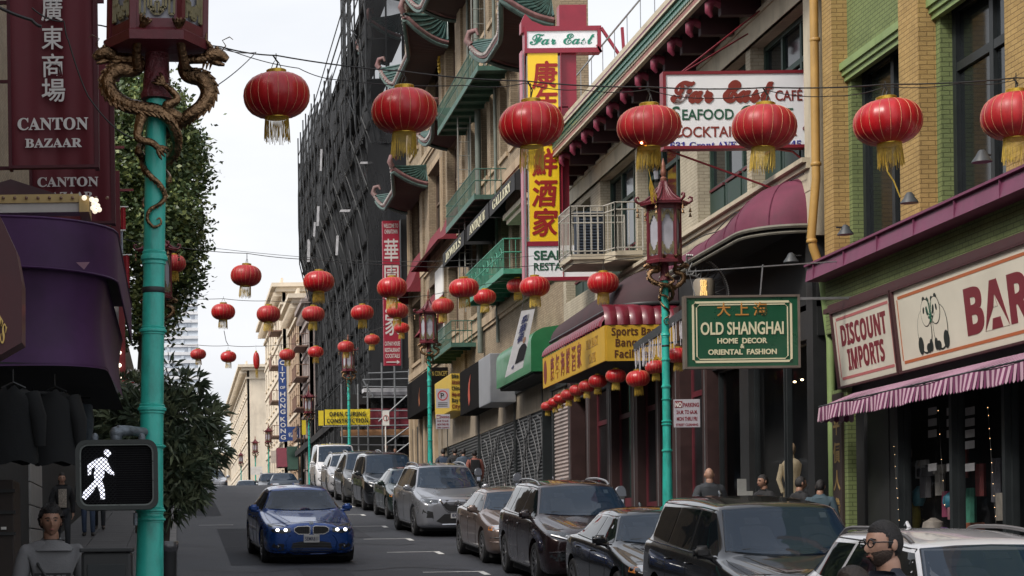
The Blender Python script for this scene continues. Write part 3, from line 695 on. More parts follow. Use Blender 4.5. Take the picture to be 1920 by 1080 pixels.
# canopies --------------------------------------------------------
def canopy(parent, name, m, rim, top, nv=10, flute=0, bulge=.35, thick=None, rimm=None):
 """curved awning between a rim path and a ridge path with equal point counts"""
 n_ = len(rim); q = MB()
 def P(i, j):
  t = j / (nv - 1); a, b_ = Vector(rim[i]), Vector(top[i])
  x = a.x + (b_.x - a.x) * (1 - math.cos(t * PI / 2)); y = a.y + (b_.y - a.y) * (1 - math.cos(t * PI / 2)); z = a.z + (b_.z - a.z) * math.sin(t * PI / 2)
  if flute: s = .5 + .5 * math.cos(i * 2 * PI / flute); x -= .05 * s * math.sin(t * PI);
  return (x, y, z)
 q.grid(P, n_, nv); o = q.build(name, m, parent, smooth=60)
 if rimm:
  q = MB(); q.tube(rim, .045, 6); q.build('canopy_rim', rimm, parent, smooth=60)
 return o
def path(pts, n):
 """resample a polyline to n points"""
 pts = [Vector(p) for p in pts]; L = [0]
 for a, b_ in zip(pts, pts[1:]): L.append(L[-1] + (b_ - a).length)
 out = []
 for i in range(n):
  d = L[-1] * i / (n - 1); k = 0
  while k < len(pts) - 2 and L[k + 1] < d: k += 1
  out.append(pts[k].lerp(pts[k + 1], (d - L[k]) / max(1e-9, L[k + 1] - L[k])))
 return out
def corner(x0, x1, y0, y1, z, r=.6, n=7):
 """plan path: from the wall (x1,y0) along the end to the rounded corner then along the street to y1"""
 pts = [(x1, y0, z), (x0 + r, y0, z)]
 for i in range(1, n): a = PI / 2 * i / n; pts.append((x0 + r - r * math.sin(a), y0 + r - r * math.cos(a), z))
 pts += [(x0, y0 + r, z), (x0, y1, z)]
 return pts
purpc = mat('faded_plum_canvas', (.13, .024, .052), .75, var=.25, nscale=2.5, dirt=(.07, .02, .035), dirt_amt=.7, dirt_scale=1.2)
dc = thing('dome_canopy', 'faded plum quarter dome canopy over the entrance beside the drainpipe', 'canopy', (11, 35, 5.5))
rim = path(corner(9.95, 11.0, 34.1, 40.5, 5.55, .9), 40); top = path([(11, 34.5, 6.45), (10.98, 35.6, 6.45), (10.98, 36.9, 6.12), (10.98, 40.5, 5.95)], 40)
canopy(dc, 'canvas', purpc, rim, top, 12)
q = MB()
for k in (4, 9, 13, 20, 27, 34):
 pp = [Vector(rim[k]).lerp(Vector(top[k]), 0)]
 pts = []
 for j in range(9):
  t = j / 8; a, b_ = Vector(rim[k]), Vector(top[k])
  pts.append((a.x + (b_.x - a.x) * (1 - math.cos(t * PI / 2)) - .006, a.y + (b_.y - a.y) * (1 - math.cos(t * PI / 2)) - .004, a.z + (b_.z - a.z) * math.sin(t * PI / 2) + .004))
 q.tube(pts, .012, 5)
q.build('seam', mat('plum_seam', (.12, .02, .05), .8), dc)
q = MB(); q.tube([(p.x, p.y, p.z - .03) for p in rim], .04, 6); q.tube([(p.x + .03, p.y + .03, p.z - .13) for p in rim], .03, 6); q.build('rim', mat('weathered_rim', (.16, .15, .12), .7, var=.3), dc, smooth=50)
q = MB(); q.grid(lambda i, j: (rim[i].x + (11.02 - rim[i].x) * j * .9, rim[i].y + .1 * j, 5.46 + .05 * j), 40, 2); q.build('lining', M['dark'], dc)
# broad dark curved roof over the cafe awning
c2 = thing('curved_canopy', 'dark brown curved roof canopy over the yellow cafe awning', 'canopy', (11, 47, 5.4))
brc = mat('dark_brown_canvas', (.045, .022, .026), .8, var=.3, nscale=2)
rim = path(corner(9.7, 11.0, 43.2, 51.2, 5.34, .9), 40); top = path([(11, 43.8, 6.3), (11, 45, 6.3), (11, 51.2, 6.1)], 40)
canopy(c2, 'canvas', brc, rim, top, 10, rimm=M['black'])
# yellow cafe awning with fluted maroon shoulder
ca = thing('cafe_awning', 'yellow banded awning with glossy fluted maroon top reading FAR EAST CAFE', 'awning', (10.5, 46, 4.8))
yel = mat('awning_yellow', (.52, .31, .022), .55, var=.08, nscale=3, coat=.1)
glm = mat('glossy_maroon_vinyl', (.14, .012, .024), .32, var=.2, nscale=3, coat=.25)
# front run
q = MB(); q.box(9.33, 9.37, 43.0, 50.3, 4.07, 4.84); q.box(9.372, 11.0, 42.98, 43.02, 4.06, 4.84); q.build('band', yel, ca)
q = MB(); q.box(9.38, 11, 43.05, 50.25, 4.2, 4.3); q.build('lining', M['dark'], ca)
n_ = 26
for i in range(n_):
 ya = 43.4 + i * (50.3 - 43.4) / n_; yb = ya + (50.3 - 43.4) / n_
 q = MB()
 def P(a, b_):
  t = b_ / 8; s = math.sin(PI * a / 6)
  return (9.34 + 1.2 * (1 - math.cos(t * PI / 2)) - .06 * s, ya + (yb - ya) * a / 6, 4.85 + .5 * math.sin(t * PI / 2) + .03 * s)
 q.grid(P, 7, 9); q.build('flute', glm, ca, smooth=80)
n_ = 6
for i in range(n_):
 xa = 9.34 + i * 1.66 / n_; xb = xa + 1.66 / n_
 q = MB()
 def P(a, b_):
  t = b_ / 8; s = math.sin(PI * a / 6)
  return (xa + (xb - xa) * a / 6, 43.0 + .5 * (1 - math.cos(t * PI / 2)) - .05 * s, 4.85 + .5 * math.sin(t * PI / 2))
 q.grid(P, 7, 9); q.build('flute', glm, ca, smooth=80)
dkred = mat('dark_red_ink', (.16, .02, .015), .5, var=0); dkgold = mat('brown_gold_ink', (.3, .17, .03), .5, var=0)
q = MB()
for i, ch in enumerate('康年海鮮酒家'): q.text(ch, (9.326, 49.25 - i * .66, 4.22), (0, -1, 0), (0, 0, 1), h=.46, width=.46, depth=.004, bold=.02)
q.lathe([(.01, 0)], 3) if False else None
q.build('lettering', dkred, ca)
q = MB(); q.text(serif('FAR EAST'), (9.326, 44.3, 4.5), (0, -1, 0), (0, 0, 1), h=.22, width=1.25, align='C', depth=.004); q.text(serif('CAFE'), (9.326, 44.3, 4.16), (0, -1, 0), (0, 0, 1), h=.22, width=.75, align='C', depth=.004)
q.build('lettering', dkgold, ca)
q = MB()
for i, (s_, w_) in enumerate((('Sports Bar', .95), ('Banquet', .78), ('Facilities', .82))): q.text(sans(s_), (9.95, 42.974, 4.62 - i * .245), (1, 0, 0), (0, 0, 1), h=.17, width=w_, align='C', depth=.004)
q.build('lettering', mat('brown_ink', (.09, .03, .01), .5, var=0), ca)
q = MB(); q.prism([(.0 + .2 * math.cos(i * PI / 10), .3 * math.sin(i * PI / 10)) for i in range(20)], (9.326, 49.95, 4.45), (0, -1, 0), (0, 0, 1), (-.004, 0, 0)); q.build('emblem', dkred, ca)
# icicle light fringe on a slanted rail beside the lamp post
ic = thing('icicle_lights', 'fringe of white icicle lights hanging from a slanted dark rail by the lamp post', 'string lights', (9.5, 38, 4.5))
a, b_ = at(1190, 652, 40.5), at(1290, 582, 34.6)
q = MB(); q.bar(a, b_, .05, .16); q.bar(a, (11, a.y, a.z + .2), .04); q.build('rail', M['darkframe'], ic)
q = MB(); pr = random.Random(3)
for i in range(56):
 p = a.lerp(b_, i / 55); L = .28 + .22 * pr.random(); x = p.x + pr.uniform(-.03, .03)
 q.tube([(x, p.y, p.z - .05), (x + .01, p.y, p.z - .05 - L)], .006, 4)
q.build('icicle', mat('icicle_white', (.6, .58, .62), .4, var=.3, nscale=30), ic, kind='stuff')
# half wheel trellis with bulbs, lit drum sign
hw = thing('trellis_arch', 'half round dark iron trellis edged with small white bulbs above the green hanging sign', 'trellis', at(1300, 545, 38))
q = MB(); c = at(1288, 556, 38); RR = .78
ring = [(c.x + r_ * math.sin(t) * 1.0, 38, c.z + r_ * math.cos(t) * 1.0) for r_, t in [(RR, i * PI / 2 / 16) for i in range(17)]]
q.tube(ring, .022, 6); q.tube([(c.x + .42 * math.sin(i * PI / 24), 38, c.z + .42 * math.cos(i * PI / 24)) for i in range(13)], .02, 6)
for i in range(8):
 t = i * PI / 2 / 7; t2 = t + (.22 if i % 2 else -.22)
 q.tube([(c.x + .42 * math.sin(t), 38, c.z + .42 * math.cos(t)), (c.x + RR * math.sin(min(max(t2, 0), PI / 2)), 38, c.z + RR * math.cos(min(max(t2, 0), PI / 2)))], .012, 5)
 q.tube([(c.x + .42 * math.sin(t), 38.01, c.z + .42 * math.cos(t)), (c.x + RR * math.sin(min(max(2 * t - t2, 0), PI / 2)), 38.01, c.z + RR * math.cos(min(max(2 * t - t2, 0), PI / 2)))], .012, 5)
q.build('iron_frame', mat('grey_iron', (.12, .12, .12), .5), hw)
q = MB()
for i in range(34):
 t = i * PI / 2 / 33; q.ball((c.x + (RR + .015) * math.sin(t), 37.96, c.z + (RR + .015) * math.cos(t)), .018, 6, 4)
q.build('bulb', mat('white_bulb', (.7, .7, .68), .3, var=0), hw, kind='stuff')
ds = thing('drum_sign', 'small cream drum shaped sign with lit gold characters behind the trellis', 'sign', at(1318, 545, 37.5))
q = MB(); c = at(1320, 545, 37.5); q.lathe([(.13, -.2), (.2, -.17), (.2, .17), (.16, .22)], 20, c); q.build('drum', mat('taupe_metal', (.2, .17, .13), .6), ds, smooth=40)
q = MB()
for i in range(3): q.text('龍鳳門'[i], (c.x - .13, c.y - .21, c.z + .07 - i * .12), (1, 0, 0), (0, 0, 1), h=.1, width=.13, depth=.005)
q.build('lettering', mat('gold_lit_letter', (.6, .4, .15), .4, var=0, emit=(1, .6, .2), es=.6), ds)
# ---------- balcony with white railings
bc = thing('balcony', 'cream balcony with thin white railings on the restaurant front', 'balcony', (10.3, 48, 6.9))
plan = [(11, 46.4), (10.35, 46.4), (10.2, 46.9), (9.4, 46.9), (9.4, 48.3), (11, 48.3)]
q = MB(); q.prism([(x, y) for x, y in plan], (0, 0, 6.86), (1, 0, 0), (0, 1, 0), (0, 0, .12)); q.prism([(x + .08 if x < 10 else x, y + .05) for x, y in plan], (0, 0, 6.76), (1, 0, 0), (0, 1, 0), (0, 0, .1)); q.build('floor_slab', M['cream'], bc)
railm = mat('offwhite_railing', (.42, .40, .35), .5, var=.15)
q = MB()
for (x1, y1), (x2, y2) in zip(plan, plan[1:]):
 for z in (7.05, 7.95, 8.12): q.tube([(x1, y1, z), (x2, y2, z)], .018, 5)
q.build('handrail', railm, bc)
for (x1, y1), (x2, y2) in zip(plan, plan[1:]):
 n_ = max(3, int(math.hypot(x2 - x1, y2 - y1) / .15))
 for i in range(n_ + 1):
  x, y = x1 + (x2 - x1) * i / n_, y1 + (y2 - y1) * i / n_
  q = MB(); q.tube([(x, y, 6.98), (x, y, 8.12)], .010 if i % n_ else .022, 5); q.build('baluster', railm, bc)
st = thing('shutter_door', 'blue grey louvred shutter leaning behind the balcony railings', 'shutter', at(1105, 445, 50)); p = at(1104, 445, 49.2); q = MB()
q.box(p.x - .36, p.x + .36, p.y, p.y + .05, p.z - .55, p.z + .65); q.build('frame', mat('blue_grey_paint', (.05, .065, .09), .6), st)
q = MB()
for i in range(16): q.obox((p.x, p.y - .02, p.z - .5 + i * .073), (.3, 0, 0), (0, .03, .01), (0, 0, .006))
q.build('louvre', mat('blue_grey_louvre', (.08, .10, .14), .6), st, kind='stuff')
glow = mat('lit_lamp_glass', (.9, .75, .5), .4, var=0, emit=(1, .72, .38), es=1.6)
for (px, py, Y, s_, lab) in ((1178, 381, 50, 1, 'black wall lantern with lit warm glass above the balcony railing'), (1135, 421, 52, .8, 'small lit wall lantern low behind the balcony railings'), (1232, 328, 46, .9, 'dark unlit wall lantern on the pier behind the pagoda street lamp')):
 c = at(px, py, Y); t = thing('wall_lantern', lab, 'lamp', c)
 q = MB(); q.lathe([(.1 * s_, .1), (.12 * s_, .1), (.1 * s_, .15), (.04 * s_, .2), (.02 * s_, .24)], 8, c); q.lathe([(.05 * s_, -.16), (.07 * s_, -.12), (.07 * s_, -.1)], 8, c); q.tube([(c.x + .1, c.y + .2, c.z + .15), (c.x, c.y, c.z + .22)], .012, 5); q.build('cap', M['black'], t)
 q = MB(); q.lathe([(.07 * s_, -.1), (.1 * s_, .1)], 8, c); q.build('glass', glow if 'unlit' not in lab else M['frost'], t)
# ================================================================ hanging signs
def cabinet(name, label, x0, x1, y, z0_, z1_, d, face, frame, fw, writer, cat='sign', rot=0):
 t = thing(name, label, cat, ((x0 + x1) / 2, y, z0_))
 q = MB()
 q.box(x0, x0 + fw, y - .02, y + d, z0_, z1_); q.box(x1 - fw, x1, y - .02, y + d, z0_, z1_); q.box(x0 + fw, x1 - fw, y - .018, y + d, z0_, z0_ + fw); q.box(x0 + fw, x1 - fw, y - .018, y + d, z1_ - fw, z1_)
 q.build('frame', frame, t)
 q = MB(); q.box(x0 + fw, x1 - fw, y, y + d - .02, z0_ + fw, z1_ - fw); q.build('face', face, t)
 writer(t); return t
redf = mat('red_sign_frame', (.2, .015, .025), .45, var=.15, nscale=4)
lightbox = mat('white_lightbox', (.86, .87, .9), .35, var=.04, nscale=2, coat=.2)
scr = mat('brick_red_script', (.22, .03, .02), .5, var=0)
gink = mat('forest_ink', (.015, .09, .05), .5, var=0); bink = mat('blue_ink', (.03, .03, .28), .5, var=0)
# FAR EAST CAFE box, at Y 35.5
Yc = 35.2; a = at(1244, 280, Yc); b_ = at(1519, 131, Yc)
def wr(t):
 L, Rr = a.x + .1, b_.x - .1; y = Yc - .004; W = Rr - L; hz = b_.z
 q = MB(); [q.text(script('Far East'), (L + .05 + dx_, y, hz - .55 + dz_), (1, 0, 0), (0, 0, 1), h=.42, width=W * .745, depth=.006 + dd_, bold=.012) for dx_, dz_, dd_ in ((-.018, 0, 0), (.018, .004, .001), (0, .018, .002), (0, -.014, .003))]; q.build('lettering', scr, t)
 q = MB(); q.text('CAFE\u0301' if False else 'CAFÉ', (Rr - .05, y, hz - .54), (1, 0, 0), (0, 0, 1), h=.19, width=.48, align='R', depth=.006, bold=.012); q.text('OCKTAIL LOUNGE', (L + .23, y, hz - 1.17), (1, 0, 0), (0, 0, 1), h=.19, width=W * .84, depth=.006, bold=.012); q.text('C', (L + .03, y, hz - 1.17), (1, 0, 0), (0, 0, 1), h=.24, depth=.006, bold=.012); q.build('lettering', scr, t)
 q = MB(); q.text('S', (L + .06, y, hz - .86), (1, 0, 0), (0, 0, 1), h=.25, depth=.006, bold=.015); q.text('EAFOOD', (L + .24, y, hz - .86), (1, 0, 0), (0, 0, 1), h=.19, width=.92, depth=.006, bold=.015); q.text('C', (L + 1.28, y, hz - .86), (1, 0, 0), (0, 0, 1), h=.25, depth=.006, bold=.015); q.text('UISINE', (L + 1.47, y, hz - .86), (1, 0, 0), (0, 0, 1), h=.19, width=.75, depth=.006, bold=.015); q.build('lettering', gink, t)
 q = MB(); q.text(serif('631 Grant AVE. Tel. 982-3245'), (L + .02, y, hz - 1.37), (1, 0, 0), (0, 0, 1), h=.115, width=W * .96, depth=.006); q.build('lettering', bink, t)
cs = cabinet('hanging_sign', 'white lightbox reading Far East CAFE, SEAFOOD CUISINE, with maroon frame', a.x, b_.x - .06, Yc, a.z, b_.z, .22, lightbox, redf, .055, wr)
q = MB(); q.bar((a.x + .35, Yc + .1, b_.z), (11, Yc + 1.5, 10.0), .025); q.bar((a.x + .38, Yc + .15, b_.z), (10.9, Yc + 2.2, 9.7), .025); q.bar((b_.x - .06, Yc + .1, b_.z - .05), (11.05, Yc + .1, b_.z - .05), .03); q.bar((b_.x - .06, Yc + .1, a.z + .1), (11.05, Yc + .1, a.z + .1), .03)
q.bar((a.x + .1, Yc + .1, a.z), (10.98, Yc + .3, a.z - .75), .03); q.tube([(b_.x - .6, Yc + .1, a.z), (b_.x - .3, Yc + .1, a.z - .05), (b_.x - .12, Yc + .1, a.z - .2), (b_.x - .06, Yc + .1, a.z - .5)], .02, 6); q.build('stay', redf, cs)
# vertical FAR EAST sign, at Y 52
Yv = 51.6
VT = thing('vertical_sign', 'tall red framed sign with yellow panel of red characters under a Far East plate', 'sign', at(1020, 520, Yv))
def rect3(px0, py0, px1, py1, y): p, q_ = at(px0, py0, y), at(px1, py1, y); return min(p.x, q_.x), max(p.x, q_.x), min(p.z, q_.z), max(p.z, q_.z)
redm = mat('cherry_sign_paint', (.26, .015, .035), .42, var=.12, nscale=3, coat=.2)
pinkm = mat('faded_pink_edge', (.42, .16, .2), .5, var=.15)
def bx(mb, r, y0, y1): mb.box(r[0], r[1], y0, y1, r[2], r[3])
q = MB(); bx(q, rect3(1050, 92, 1083, 200, Yv), Yv + .1, Yv + .35); bx(q, rect3(1048, 198, 1071, 520, Yv), Yv + .1, Yv + .35); bx(q, rect3(1049, 8, 1101, 60, Yv), Yv + .05, Yv + .4)
q.prism([(p.x, p.z) for p in (at(978, 40, Yv), at(978, 60, Yv), at(1050, 60, Yv), at(1050, 50, Yv), at(1020, 47, Yv), at(998, 38, Yv), at(985, 25, Yv))], (0, Yv + .05, 0), (1, 0, 0), (0, 0, 1), (0, .3, 0))
q.build('back_panel', redm, VT)
q = MB(); bx(q, rect3(983, 50, 1127, 57, Yv), Yv - .03, Yv + .3); bx(q, rect3(983, 91, 1127, 98, Yv), Yv - .03, Yv + .3); bx(q, rect3(983, 57, 988, 91, Yv), Yv - .028, Yv + .3); bx(q, rect3(1120, 57, 1127, 91, Yv), Yv - .028, Yv + .3)
bx(q, rect3(983, 98, 989, 523, Yv), Yv - .025, Yv + .3); bx(q, rect3(1050, 98, 1057, 523, Yv), Yv - .025, Yv + .3); bx(q, rect3(989, 453, 1050, 461, Yv), Yv - .024, Yv + .3); q.build('frame', redm, VT)
q = MB(); bx(q, rect3(979, 95, 983, 523, Yv), Yv - .01, Yv + .32); q.build('edge_strip', pinkm, VT)
q = MB(); bx(q, rect3(988, 57, 1120, 91, Yv), Yv, Yv + .2); q.build('top_plate', lightbox, VT)
q = MB(); bx(q, rect3(989, 98, 1050, 453, Yv), Yv, Yv + .2); q.build('yellow_panel', mat('sign_yellow', (.9, .6, .02), .35, var=.05, nscale=2, coat=.2), VT)
r_ = rect3(990, 461, 1127, 520, Yv); q = MB(); q.box(r_[0], r_[1], Yv, Yv + .2, r_[2], r_[3]); q.build('bottom_plate', lightbox, VT)
q = MB(); bx(q, rect3(989, 520, 1132, 525, Yv), Yv - .02, Yv + .25); bx(q, rect3(1127, 461, 1132, 520, Yv), Yv - .02, Yv + .25); q.build('frame', redm, VT)
p = at(1054, 83, Yv); q = MB(); q.text(script('Far East'), (p.x, Yv - .004, p.z), (1, 0, 0), (0, 0, 1), h=.32, width=1.7, align='C', depth=.006, bold=.01); q.build('lettering', mat('teal_script', (.02, .22, .14), .5, var=0), VT)
for ch, py in zip('康年海鮮酒家', (162, 215, 268, 325, 383, 438)):
 q = MB(); p = at(1021, py, Yv); [q.text(ch, (p.x - .31 + dx_, Yv - .004, p.z + dz_), (1, 0, 0), (0, 0, 1), h=.56, width=.64, depth=.006 + dd_, shear=.1) for dx_, dz_, dd_ in ((-.02, 0, 0), (.02, .006, .001), (0, .022, .002), (0, -.018, .003))]; q.build('lettering', mat('deep_red_ink', (.3, .012, .008), .5, var=0), VT)
p = at(1001, 487, Yv); q = MB(); q.text('SEAFOOD', (p.x, Yv - .004, p.z), (1, 0, 0), (0, 0, 1), h=.24, width=1.6, depth=.006, bold=.03); p = at(1001, 507, Yv); q.text('RESTAURANT', (p.x, Yv - .004, p.z), (1, 0, 0), (0, 0, 1), h=.2, width=1.6, depth=.006, bold=.02); q.build('lettering', gink, VT)
# truss holding it to the wall
q = MB(); A, B_, C, D = at(1127, 52, Yv), at(1180, 55, Yv), at(1127, 98, Yv), at(1166, 112, Yv)
W2 = (A.x + 1.0, Yv, A.z)
for s_, e_ in ((A, (11.1, Yv, A.z)), (C, (11.1, Yv, A.z - .5)), (A, (A.x + .62, Yv, A.z - .95)), (C, (11.1, Yv, C.z + .2)), ((A.x + .55, Yv, A.z), (A.x + .6, Yv, A.z - .9)), (at(1058, 290, Yv), (11.1, Yv, at(0, 285, Yv).z)), (at(1058, 250, Yv), (at(1090, 290, Yv)))): q.bar(s_, e_, .07)
q.build('truss', redm, VT)
# OLD SHANGHAI sign at Y 31.5
Yo = 31.8; a3, b3 = at(1284, 692, Yo), at(1499, 552, Yo)
osg = mat('bottle_green_sign', (.006, .075, .035), .3, var=.08, nscale=3, coat=.3); cr_l = mat('cream_letter', (.66, .62, .42), .5, var=0); taup = mat('taupe_frame', (.13, .105, .085), .6, var=.2)
def wo_(t):
 L, Rr, lo, hi = a3.x + .04, b3.x - .04, a3.z + .03, b3.z - .03; y = Yo - .004; W = Rr - L; H = hi - lo
 q = MB()
 for (m_, wd) in ((.085, .035), (.15, .018)):
  x0_, x1_, z0_, z1_ = L + m_, Rr - m_, lo + m_ * .75, hi - m_ * .75
  q.box(x0_ + .05, x1_ - .05, y - .004, y + .001, z0_, z0_ + wd); q.box(x0_ + .05, x1_ - .05, y - .004, y + .001, z1_ - wd, z1_); q.box(x0_, x0_ + wd, y - .004, y + .001, z0_ + .05, z1_ - .05); q.box(x1_ - wd, x1_, y - .004, y + .001, z0_ + .05, z1_ - .05)
  for (cx, cz, sx, sz) in ((x0_, z0_, 1, 1), (x1_, z0_, -1, 1), (x0_, z1_, 1, -1), (x1_, z1_, -1, -1)):
   q.bar((cx + sx * .055, y - .0015, cz + sz * wd / 2), (cx + sx * wd / 2, y - .0015, cz + sz * .055), wd, .004)
 q.build('border_line', cr_l, t)
 q = MB(); q.text('OLD SHANGHAI', (L + W / 2, y, lo + H * .465), (1, 0, 0), (0, 0, 1), h=.205, width=W * .75, align='C', depth=.006, bold=.02)
 q.text('HOME  DECOR', (L + W / 2, y, lo + H * .335), (1, 0, 0), (0, 0, 1), h=.085, width=W * .45, align='C', depth=.006, bold=.03)
 q.text('&', (L + W / 2, y, lo + H * .265), (1, 0, 0), (0, 0, 1), h=.07, align='C', depth=.006, bold=.03)
 q.text('ORIENTAL  FASHION', (L + W / 2, y, lo + H * .175), (1, 0, 0), (0, 0, 1), h=.085, width=W * .62, align='C', depth=.006, bold=.03)
 q.build('lettering', cr_l, t)
 q = MB()
 for i, ch in enumerate('大上海'): q.text(ch, (L + W * (.335 + i * .165), y, lo + H * .745), (1, 0, 0), (0, 0, 1), h=.17, align='C', depth=.006, bold=.01)
 q.build('lettering', mat('orange_letter', (.45, .2, .04), .5, var=0), t)
og = cabinet('hanging_sign', 'green hanging sign reading OLD SHANGHAI with a cream double border', a3.x, b3.x, Yo, a3.z, b3.z, .14, osg, taup, .035, wo_)
q = MB(); q.tube([(a3.x + .2, Yo + .07, b3.z), (a3.x + .1, Yo + .07, b3.z + .4), (11.0, Yo + .07, b3.z + .55)], .012, 5); q.tube([(a3.x + 1.25, Yo + .07, b3.z), (a3.x + 1.3, Yo + .07, b3.z + .5)], .012, 5); q.bar((b3.x, Yo + .07, b3.z - .06), (11, Yo + .07, b3.z - .06), .04); q.build('stay', M['steel'], og)
# ================================================================ tan brick building with fire escapes and pagoda eaves
bb = thing('brick_building', 'tall tan brick building with fire escapes, curled pagoda eaves and black gallery awnings', 'building', (11, 74, zg(74)))
tanp = mat('tan_wood_sash', (.12, .08, .055), .6, var=.2)
U = [(88.8, 91.9), (81.6, 85.4), (76.9, 79.6), (71.6, 73.6), (69.3, 70.6), (67.2, 68.6), (65.1, 66.5), (63.0, 64.4), (58.0, 61.0)]
holes = []
for z0_, z1_ in ((8.6, 11.3), (13.1, 16.2), (18.2, 21.4), (23.3, 26.4)):
 for ya, yb in U: holes.append((ya, yb, z0_, z1_))
w_ = MB(); wall_x(w_, 11.0, 56.05, 92.7, 6.4, 31, holes, depth=.45); w_.build('wall', M['tanb'], bb)
w_ = MB(); w_.box(11.6, 11.8, 56.1, 92.6, 2, 30.5); w_.box(11.8, 22, 56.1, 92.6, 2, 10.5); w_.build('inner_wall', M['dark'], bb)
for (ya, yb, za, zb) in holes: win(bb, 11.35, ya, yb, za, zb, tanp, fw=.09, tr=((za + zb) / 2 + .2,), mul=((ya + yb) / 2,) if yb - ya > 3.5 else ())
# stone dressings: sills, lintels, string courses, pilaster strips
for (ya, yb, za, zb) in holes:
 q = MB(); q.box(10.93, 11.05, ya - .12, yb + .12, za - .16, za - .002); q.build('sill', M['tanc'], bb)
 q = MB(); q.box(10.97, 11.05, ya - .1, yb + .1, zb + .002, zb + .28); q.build('lintel', M['tanc'], bb)
for z, h, o in ((12.1, .3, .14), (17.0, .25, .12), (22.3, .35, .16), (7.9, .3, .12)):
 q = MB(); q.box(11 - o, 11.02, 56.05, 92.72, z, z + h); q.box(11 - o * .6, 11.02, 56.05, 92.71, z - .12, z); q.build('string_course', M['tanc'], bb)
for y in (92.2, 87.4, 80.6, 75.2): q = MB(); q.box(10.9, 11.02, y - .45, y + .45, 6.5, 30); q.build('pilaster', M['tanb'], bb)
for y in (92.25, 80.6):
 for dy in (-.2, .0, .2): q = MB(); q.box(10.865, 10.9, y + dy - .05, y + dy + .05, 9, 16); q.build('pilaster_rib', M['tanc'], bb)
q = MB(); q.tube([(10.85, 70.4, 7), (10.85, 70.4, 30)], .11, 10); q.tube([(10.9, 66.9, 7), (10.9, 66.9, 30)], .06, 8); q.tube([(10.9, 72.9, 9), (10.9, 72.9, 30)], .05, 8); q.build('downpipe', mat('grey_green_pipe', (.12, .14, .12), .55, var=.2), bb, smooth=50)
# ornament strip, gilt
q = MB(); pr = random.Random(5)
for i in range(34):
 z = 19.5 + i * .16; q.ball((10.86, 80.3 + pr.uniform(-.3, .3), z), (.08, .12, .12), 6, 4)
q.build('gilt_ornament', M['goldfoil'], bb, kind='stuff')
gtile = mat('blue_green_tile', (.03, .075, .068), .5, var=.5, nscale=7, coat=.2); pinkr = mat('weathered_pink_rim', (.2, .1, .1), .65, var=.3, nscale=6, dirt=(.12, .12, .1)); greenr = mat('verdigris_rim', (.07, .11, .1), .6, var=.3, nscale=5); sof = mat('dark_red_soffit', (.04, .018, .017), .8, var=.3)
def pagoda(parent, xo, xw, ya, yb, z, rise=.9, hgt=1.5, curl=.8, ends=True):
 """lean-to roof with curled corners: eave at xo from ya to yb, meeting the wall xw higher up"""
 n_ = 33
 def eave(t):     # t 0..1 from the near wall corner round the street side to the far wall corner
  L1 = xw - xo; L2 = yb - ya; tot = 2 * L1 + L2; d = t * tot
  def lift(s, c): return rise * max(0, 1 - abs(s) / 1.7) ** 2.2
  if d < L1: x, y = xw - d, ya; dist = L1 - d
  elif d < L1 + L2: x, y = xo, ya + (d - L1); dist = min(d - L1, L1 + L2 - d)
  else: x, y = xo + (d - L1 - L2), yb; dist = d - L1 - L2
  l = lift(dist, 0); k = (l / rise) ** .7 if rise else 0
  near = d < L1 + L2 / 2
  return Vector((x - curl * k * .55, y + (-1 if near else 1) * curl * k * .55, z + l))
 N = 60; E_ = [eave(i / N) for i in range(N + 1)]
 def P(i, j):
  t = j / 6; e = E_[i]; yy = min(max(e.y, ya + .5), yb - .5)
  yy = e.y + (yy - e.y) * t
  return (e.x + (xw + .02 - e.x) * t, yy, e.z + (z + hgt - e.z) * (t ** 1.5) + .06)
 q = MB(); q.grid(P, N + 1, 7); q.build('roof_deck', gtile, parent, smooth=50)
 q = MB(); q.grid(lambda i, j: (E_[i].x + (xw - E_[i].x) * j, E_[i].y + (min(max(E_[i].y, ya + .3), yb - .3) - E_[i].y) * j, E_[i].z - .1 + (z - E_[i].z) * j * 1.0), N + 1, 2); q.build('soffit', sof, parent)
 q = MB(); q.tube([e + Vector((0, 0, -.05)) for e in E_], .09, 6); q.build('eave_rim', pinkr, parent, smooth=60)
 q = MB(); q.tube([e + Vector((-.02, 0, -.2)) for e in E_], .075, 6); q.build('eave_rim', greenr, parent, smooth=60)
 q = MB()
 for i in range(0, N + 1):
  if i % 2 == 0: pass
  q.tube([P(i, 0), P(i, 2), P(i, 4), P(i, 6)], .055, 5)
 q.build('roof_tile_row', gtile, parent, smooth=60)
 q = MB()
 L = 0
 for a, b_ in zip(E_, E_[1:]):
  m_ = max(1, int((b_ - a).length / .16))
  for i in range(m_):
   p = a.lerp(b_, i / m_); q.box(p.x - .12, p.x - .05, p.y - .045, p.y + .045, p.z - .03, p.z + .05)
 q.build('eave_bead', mat('pale_bead', (.4, .36, .34), .5, var=.3), parent, kind='stuff')
 for c in (ya, yb):
  s_ = -1 if c == ya else 1; e = Vector((xo - curl * .55, c + s_ * curl * .55, z + rise))
  q = MB(); q.tube([e, e + Vector((-.12, s_ * .1, .18)), e + Vector((-.05, s_ * .05, .42)), e + Vector((.15, -s_ * .1, .45)), e + Vector((.2, -s_ * .15, .28))], [.12, .12, .1, .08, .04], 7); q.build('corner_curl', pinkr, parent, smooth=60)
pagoda(bb, 9.7, 11, 56.8, 62.0, 15.2, .7, .8, .5)
pagoda(bb, 9.6, 11, 78.6, 86.8, 20.2, 1.1, 1.2, .8)
pagoda(bb, 9.5, 11, 70.8, 76.2, 20.6, 1.1, 1.2, .8)
pagoda(bb, 9.7, 11, 85.6, 92.2, 15.9, .7, .8, .5)
pagoda(bb, 10.0, 11, 74.8, 78.8, 16.1, .5, .7, .3)
